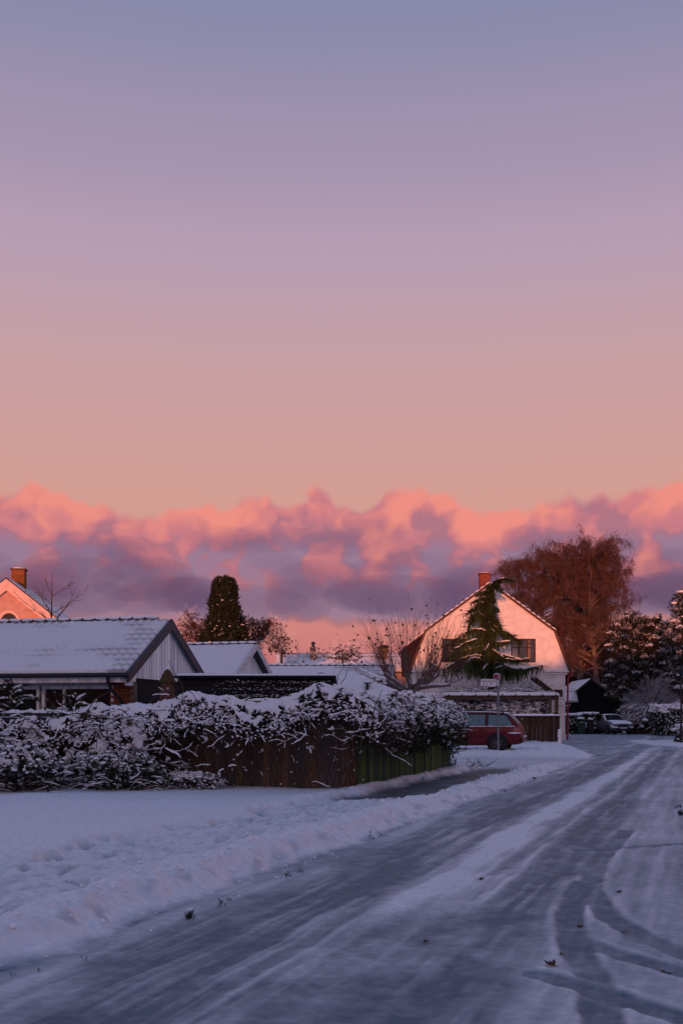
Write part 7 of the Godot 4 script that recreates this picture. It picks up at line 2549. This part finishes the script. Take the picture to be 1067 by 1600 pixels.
func pergola() -> void:
	var g := rnd(1301)
	var o := thing("pergola", "wooden pergola with a snow-covered beam standing behind the red car", "pergola", Vector3(8.1, 0.05, -55.0))
	var mb := MB.new()
	mb.col = Color(0.13, 0.095, 0.07)
	mb.bevel_box(Vector3(0.0, 2.30, 0.0), Vector3(5.72, 0.19, 0.12), 0.01)
	mb.bevel_box(Vector3(0.0, 2.30, -1.4), Vector3(5.72, 0.19, 0.12), 0.01)
	part("beam", mb, M.plank, o)
	for k in 9:
		mb = MB.new()
		mb.col = Color(0.12, 0.09, 0.07)
		mb.box(Vector3(-2.7 + k * 0.675, 2.44, -0.7), Vector3(0.07, 0.09, 1.75))
		part("rafter", mb, M.plank, o)
	for q in [[-2.55, 0.0], [-2.2, -0.4], [2.42, 0.0], [2.72, 0.0], [2.72, -1.4], [-2.55, -1.4]]:
		mb = MB.new()
		mb.col = Color(0.17, 0.14, 0.09) if q[0] > 0.0 else Color(0.4, 0.38, 0.36)
		mb.bevel_box(Vector3(q[0], 1.1, q[1]), Vector3(0.11, 2.2, 0.11), 0.01)
		part("post", mb, M.wood, o)
	var pts := PackedVector3Array()
	var n := noise(131, 0.8, 3)
	for a in 49:
		for b in 7:
			var e := b == 0 or b == 6 or a == 0 or a == 48
			pts.append(Vector3(-2.92 + 5.84 * a / 48.0, 2.43 + (0.0 if e else 0.15 + 0.05 * n.get_noise_2d(a * 0.12, b)), 0.16 - 1.7 * [0.0, 0.02, 0.08, 0.3, 0.6, 0.95, 1.0][b]))
	mb = MB.new()
	mb.sheet(pts, 49, 7)
	part("snow", mb, M.snow, o)
	# climbing plant inside and over it
	var v := thing("snowy_climber", "bare climbing plant lined with snow inside the pergola", "vine", Vector3(8.1, 0.05, -55.3))
	var wood := MB.new()
	var sn := []
	for k in 420:
		var inside := k < 330
		var p := Vector3(g.randf_range(-2.7, 2.6), g.randf_range(1.3, 2.25), g.randf_range(-1.0, 0.1)) if inside else Vector3(g.randf_range(-2.6, 2.5), 2.62, g.randf_range(-0.9, 0.1))
		var line := bent(p, Vector3(g.randf_range(-1, 1), g.randf_range(-0.5, 0.5) if inside else g.randf_range(0.0, 0.5), g.randf_range(-0.3, 0.3)), g.randf_range(0.4, 1.3), 0.09, 0.18, Vector3(0, -0.5, 0), g)
		wood.col = Color(0.07, 0.05, 0.045) * g.randf_range(0.6, 1.4)
		var r := taper(line.size(), 0.012, 0.005)
		wood.tube(line, r, 4, false)
		snow_on(line, r, 0.028, g, sn, 0.75 if inside else 0.5)
	for k in 420:
		var x := g.randf_range(-0.6, 2.0) if g.randf() < 0.75 else g.randf_range(-2.6, 2.2)
		var s := g.randf_range(0.03, 0.11)
		sn.append(Transform3D(Basis(Vector3.UP, g.randf() * TAU).scaled(Vector3(s * 1.3, s * 0.8, s)), Vector3(x, g.randf_range(1.25, 2.1), g.randf_range(-0.8, -0.1))))
	for x in [-2.3, -0.4, 1.4, 2.5]:
		wood.tube(bent(Vector3(x, 0, -0.5), Vector3(0.1, 1, 0), 2.3, 0.15, 0.1, Vector3(0, 0.4, 0), g), taper(16, 0.03, 0.015), 6)
	part("branches", wood, M.bark, v)
	var tr := []
	var tc := PackedColorArray()
	for k in 2600:
		tr.append(Transform3D(turn_to(rand_dir(g), g.randf() * TAU).scaled(Vector3.ONE * g.randf_range(0.12, 0.24)), Vector3(g.randf_range(-3.2, 2.6), g.randf_range(0.9, 2.3), g.randf_range(-1.5, -0.7))))
		tc.append(Color(0.022, 0.026, 0.022) * g.randf_range(0.5, 1.6))
	scatter("leaves", shapes.leaves, M.leaf, tr, v, tc)
	mixed("snow", LUMPS, M.snow_plain, sn, v)
	# board fence under the pergola
	var f := thing("board_fence", "brown vertical board fence with a snow ledge behind the red car", "fence", Vector3(8.1, 0.05, -54.7))
	boards(f, "board", -3.0, 2.86, 0.215, func(_x: float) -> float: return -0.1, func(_x: float) -> float: return 1.36, 0.0, 0.03, [Color(0.115, 0.075, 0.05), Color(0.095, 0.06, 0.042), Color(0.13, 0.085, 0.06), Color(0.085, 0.055, 0.04)], M.wood, 313, 0.012)
	mb = MB.new()
	mb.col = Color(0.10, 0.05, 0.04)
	mb.box(Vector3(-0.07, 1.375, 0.0), Vector3(5.9, 0.05, 0.14))
	part("capping_rail", mb, M.plank, f)
	pts = PackedVector3Array()
	for a in 61:
		for b in 5:
			var e := b == 0 or b == 4 or a == 0 or a == 60
			pts.append(Vector3(-3.02 + 5.92 * a / 60.0, 1.402 + (0.0 if e else 0.085 + 0.035 * n.get_noise_2d(a * 0.2, 30.0)), 0.09 - 0.18 * b / 4.0))
	mb = MB.new()
	mb.sheet(pts, 61, 5)
	part("snow", mb, M.snow_plain, f)
	var sp := thing("snowy_post", "short post plastered white with snow at the end of the brown board fence", "post", Vector3(10.86, 0.05, -54.3))
	mb = MB.new()
	mb.col = Color(0.2, 0.17, 0.15)
	mb.box(Vector3(0, 0.3, -0.02), Vector3(0.16, 0.7, 0.1))
	part("stake", mb, M.wood, sp)
	mb = MB.new()
	var q2 := noise(133, 3.0, 2)
	for k in 12:
		mb.lump(Vector3(0.01 * (k % 3 - 1), 0.03 + k * 0.058, 0.02), Vector3(0.095, 0.06, 0.07), 0.22, k * 1.7, 5, 8)
	part("snow", mb, M.snow_plain, sp)

func parasol() -> void:
	var p := at(262, 1123, 22.3)
	var o := thing("closed_parasol", "folded garden parasol with a mossy top skirt and faded pink canopy behind the vines", "parasol", Vector3(p.x, 0, p.z))
	var mb := MB.new()
	mb.col = Color(0.22, 0.16, 0.10)
	mb.rod(Vector3(0, 0, 0), Vector3(0, 2.30, 0), 0.022, 8)
	part("pole", mb, M.wood, o)
	for w in [[0, 2.30, 2.03, 0.035, 0.150, 0.03], [1, 2.08, 1.20, 0.10, 0.165, 0.035]]:
		mb = MB.new()
		var rows := 12
		var cols := 33
		var pts := PackedVector3Array()
		var cc := PackedColorArray()
		for a in cols:
			for b in rows:
				var f := float(b) / (rows - 1)
				var ang := TAU * a / (cols - 1)
				var rad := lerpf(w[3], w[4], pow(f, 0.65 if w[0] == 0 else 0.5)) * (1.0 if w[0] == 0 else 1.0 - 0.25 * maxf(0.0, f - 0.55))
				rad += w[5] * f * cos(ang * 8.0) * 0.8
				pts.append(Vector3(cos(ang) * rad, lerpf(w[1], w[2], f) + (0.025 * cos(ang * 8.0) * f), sin(ang) * rad))
				var moss := Color(0.11, 0.085, 0.05)
				var pink := Color(0.20, 0.075, 0.085)
				cc.append(moss if w[0] == 0 else (pink if cos(ang * 4.0 + 0.6) > 0.05 else Color(0.12, 0.085, 0.06)))
		mb.sheet(pts, cols, rows, cc)
		part("canopy" if w[0] else "top_skirt", mb, M.cloth, o)
	mb = MB.new()
	mb.lump(Vector3(0, 2.33, 0), Vector3(0.055, 0.03, 0.055), 0.15, 0.2)
	part("snow_cap", mb, M.snow_plain, o)

func garden_shelf() -> void:
	var p := at(418, 1093, 21.0)
	var o := thing("snowy_shelf", "narrow board with a snow ledge along the foot of the black shed, above the vines", "shelf", Vector3(p.x, 0, p.z))
	var mb := MB.new()
	mb.col = Color(0.10, 0.085, 0.07)
	mb.box(Vector3(0, p.y - 0.05, 0), Vector3(0.86, 0.035, 0.3))
	mb.box(Vector3(-0.38, (p.y - 0.07) / 2, 0), Vector3(0.06, p.y - 0.07, 0.06))
	mb.box(Vector3(0.38, (p.y - 0.07) / 2, 0), Vector3(0.06, p.y - 0.07, 0.06))
	part("board", mb, M.plank, o)
	mb = MB.new()
	mb.lump(Vector3(0, p.y - 0.02, 0), Vector3(0.43, 0.045, 0.15), 0.08, 0.4, 6, 16)
	part("snow", mb, M.snow_plain, o)

func far_things() -> void:
	var g := rnd(1401)
	# bins before the hedges
	for q in [["tall green wheelie bin with a snow cap before the clipped hedge", 907, 79.0, 0.56, 1.18, Color(0.012, 0.045, 0.032)], ["narrow dark bin with a ball of snow beside the green wheelie bin", 922, 79.5, 0.40, 1.12, Color(0.012, 0.016, 0.018)]]:
		var p := at(q[1], 1147, q[2])
		var o := thing("wheelie_bin", q[0], "bin", Vector3(p.x, 0.17, p.z))
		var mb := MB.new()
		mb.col = q[5]
		var w: float = q[3]
		var h: float = q[4]
		mb.prism(PackedVector2Array([Vector2(-w * 0.42, 0.06), Vector2(w * 0.42, 0.06), Vector2(w * 0.5, h * 0.86), Vector2(-w * 0.5, h * 0.86)]), -0.3, 0.25)
		part("body", mb, M.paint, o)
		mb = MB.new()
		mb.col = q[5] * 1.2
		mb.bevel_box(Vector3(0, h * 0.90, 0), Vector3(w * 1.08, h * 0.07, 0.66), 0.02)
		var lid := part("lid", mb, M.paint, o)
		mb = MB.new()
		mb.lump(Vector3(0, h * 0.98, 0), Vector3(w * 0.52, 0.11, 0.3), 0.10, 0.7)
		part("snow_cap", mb, M.snow_plain, lid)
		for sx in [-1.0, 1.0]:
			mb = MB.new()
			mb.lathe(PackedVector2Array([Vector2(0, 0.03), Vector2(0.1, 0.03), Vector2(0.1, -0.03), Vector2(0, -0.03)]), Transform3D(Basis(Vector3(0, 0, 1), PI / 2), Vector3(sx * w * 0.42, 0.1, -0.3)), 14)
			part("wheel", mb, M.rubber, o)
		if w > 0.5:
			mb = MB.new()
			mb.col = Color(0.3, 0.4, 0.38)
			mb.box(Vector3(0, h * 0.74, 0.255), Vector3(w * 0.55, 0.06, 0.012))
			part("label_strip", mb, M.paint, o)
	# brown fence and gate right of the garage
	var f := thing("gate_fence", "tall dark brown board fence right of the black garage", "fence", Vector3(22.0, 0.17, -80.0))
	boards(f, "board", -0.75, 1.35, 0.16, func(_x: float) -> float: return 0.0, func(x: float) -> float: return 1.82 if x < 0.1 else 2.0, 0.0, 0.03, [Color(0.055, 0.042, 0.032), Color(0.065, 0.05, 0.038), Color(0.045, 0.036, 0.03)], M.wood, 314, 0.012)
	var mb := MB.new()
	mb.col = Color(0.07, 0.055, 0.045)
	mb.box(Vector3(0.75, 2.03, 0.0), Vector3(1.5, 0.06, 0.12))
	part("top_rail", mb, M.plank, f)
	mb = MB.new()
	mb.lump(Vector3(0.75, 2.08, 0.0), Vector3(0.76, 0.05, 0.08), 0.15, 0.5, 6, 16)
	part("snow", mb, M.snow_plain, f)
	var p := at(1007, 1147, 77.0)
	var o := thing("mail_box", "post box on a stake with a round snow cap before the gate fence", "post box", Vector3(p.x, 0.15, p.z))
	mb = MB.new()
	mb.col = Color(0.02, 0.02, 0.024)
	mb.box(Vector3(0, 0.4, 0), Vector3(0.08, 0.8, 0.08))
	part("stake", mb, M.wood, o)
	mb = MB.new()
	mb.col = Color(0.02, 0.022, 0.026)
	mb.bevel_box(Vector3(0, 0.86, 0), Vector3(0.34, 0.26, 0.3), 0.02)
	part("box", mb, M.paint, o)
	mb = MB.new()
	mb.lump(Vector3(0.02, 1.05, 0), Vector3(0.20, 0.13, 0.18), 0.12, 0.9)
	mb.lump(Vector3(-0.19, 0.62, 0.05), Vector3(0.09, 0.08, 0.09), 0.12, 1.9)
	part("snow", mb, M.snow_plain, o)
	# rough snowy twigs in the bank between car and hedge, and a heap with a dark clod
	o = thing("fallen_twigs", "bare twigs half sunk in snow by the far end of the green fence", "twigs", Vector3(3.35, 0.10, -27.0))
	mb = MB.new()
	mb.col = Color(0.05, 0.04, 0.035)
	for k in 16:
		var line := bent(Vector3(g.randf_range(-0.3, 0.3), 0.0, g.randf_range(-0.3, 0.3)), Vector3(g.randf_range(-1, 1), 0.5, g.randf_range(-0.5, 0.5)), g.randf_range(0.2, 0.5), 0.06, 0.15, Vector3(0, -0.6, 0), g)
		mb.tube(line, taper(line.size(), 0.007, 0.003), 4, false)
	part("twigs", mb, M.bark, o)

func ground_bits() -> void:
	var g := rnd(1501)
	# leaves blown on to the road; each is a thing of its own
	var spots := [
		["curled brown leaf, the largest on the near road by the crossing tyre tracks", 866, 1506, 0.15], ["dark leaf on the packed snow near the right edge, level with the largest leaf", 1045, 1513, 0.13], ["small leaf just above the largest leaf", 875, 1487, 0.07],
		["leaf in the tyre track at the left of the snowy apron", 903, 1441, 0.09], ["leaf in the long curving rut on the right", 974, 1448, 0.08], ["leaf alone on the smooth snow by the right edge", 965, 1392, 0.10], ["leaf on the dark wheel track right of the snow ridge", 748, 1372, 0.11],
		["flat leaf on the slushy middle of the near road", 660, 1466, 0.10], ["upturned brown leaf on the snow bank before the red car", 832, 1216, 0.26], ["small dark leaf high on the left snow bank", 788, 1235, 0.13],
	]
	for s in spots:
		var d: float = 1.3 * F / (s[2] - 1123.0)
		d = 1.27 * F / (s[2] - 1123.0)
		var p := at(s[1], s[2], d)
		var gd := ground_at(p.x, d)
		var o := thing("fallen_leaf", s[0], "leaf", Vector3(p.x, gd[1] + 0.004, p.z), g.randf() * TAU, "fallen leaves on the road and snow")
		var sc: float = s[3] * 0.5
		var blade := MB.new()
		blade.col = Color(0.07, 0.035, 0.02) * g.randf_range(0.6, 1.2)
		for k in 5:
			var a := -0.9 + 0.45 * k
			var tip := Vector3(sin(a), 0.25 + 0.25 * g.randf(), cos(a)) * (1.0 if k == 2 else 0.75)
			var l := Vector3(sin(a - 0.28) * 0.5, 0.06 + 0.2 * g.randf(), cos(a - 0.28) * 0.5)
			var r := Vector3(sin(a + 0.28) * 0.5, 0.06 + 0.2 * g.randf(), cos(a + 0.28) * 0.5)
			blade.tri(Vector3.ZERO, l * sc, tip * sc)
			blade.tri(Vector3.ZERO, tip * sc, r * sc)
		part("blade", blade, M.leaf, o)
		var stalk := MB.new()
		stalk.col = Color(0.06, 0.03, 0.02)
		stalk.tube(PackedVector3Array([Vector3(0, 0.004, 0), Vector3(0.1, 0.02, -0.25) * sc, Vector3(0.16, 0.12, -0.5) * sc]), PackedFloat32Array([0.03 * sc, 0.022 * sc, 0.018 * sc]), 4)
		part("stalk", stalk, M.leaf, o)
	# tufts of dark grass that break through the verge along the road
	var tr := []
	var tc := PackedColorArray()
	for q in [[295, 1412, 22, 0.10], [300, 1408, 12, 0.08], [345, 1392, 12, 0.07], [358, 1386, 10, 0.06], [450, 1352, 14, 0.08], [470, 1345, 12, 0.07], [575, 1296, 10, 0.10], [590, 1292, 8, 0.08], [130, 1472, 10, 0.05], [60, 1490, 12, 0.05], [20, 1497, 8, 0.05], [1063, 1262, 30, 0.14], [1060, 1252, 14, 0.12], [690, 1238, 8, 0.09], [850, 1196, 6, 0.12]]:
		for k in q[2]:
			var px: float = q[0] + g.randfn(0.0, 3.0)
			var py: float = q[1] + g.randfn(0.0, 1.5)
			var d := (EYE - 0.1) * F / (py - 1123.0)
			var p := at(px, py, d)
			var gd := ground_at(p.x, d)
			tr.append(Transform3D(turn_to(Vector3(g.randf_range(-0.7, 0.7), 1, g.randf_range(-0.7, 0.7)), g.randf() * TAU).scaled(Vector3.ONE * q[3] * 0.5 * g.randf_range(0.6, 1.3)), Vector3(p.x, gd[1] - 0.012, p.z)))
			tc.append(Color(0.035, 0.032, 0.02) * g.randf_range(0.6, 1.4))
	var o := scatter("grass", shapes.tuft, M.leaf, tr, self, tc)
	tag(o, "dark grass tufts breaking through the snowy verge beside the road", "grass", "", "stuff")
	# crumbs of snow thrown up along the edge of the road
	tr = []
	for k in 1500:
		var d := 5.0 + 28.0 * pow(g.randf(), 1.4)
		var t := g.randfn(-0.32, 0.22)
		if g.randf() < 0.25:
			t = g.randf_range(-1.9, -0.4)
		var x := t / 0.95 - 3.65 + 0.33 * d
		var gd := ground_at(x, d)
		if gd[0] == 2:
			continue
		var s := g.randf_range(0.004, 0.012) * (1.6 if g.randf() < 0.08 else 1.0) * (1.0 + 0.5 * smoothstep(9.0, 20.0, d))
		tr.append(Transform3D(Basis(Vector3.UP, g.randf() * TAU).scaled(Vector3(s * 1.3, s * 0.8, s)), Vector3(x, gd[1] + s * 0.2, -d)))
	var crumbs := Node3D.new()
	crumbs.name = "snow_crumbs"
	add_child(crumbs)
	tag(crumbs, "crumbs of ploughed snow scattered along the road's left bank", "snow", "", "stuff")
	mixed("snow", LUMPS, M.snow_plain, tr, crumbs)

func _ready() -> void:
	camera_and_light()
	cloud_bank()
	materials()
	make_shapes()
	ground()
	added_shade_houses()
	white_house()
	bungalow()
	gabled_house()
	low_house()
	black_garage()
	pink_house()
	far_houses()
	garage()
	fence_and_vines()
	hedge_plants()
	columnar_conifer()
	pollard()
	bare_trees()
	weeping_spruce()
	birches()
	right_trees()
	clipped_hedges()
	cars()
	street_sign()
	lamp_post()
	pergola()
	parasol()
	garden_shelf()
	far_things()
	ground_bits()
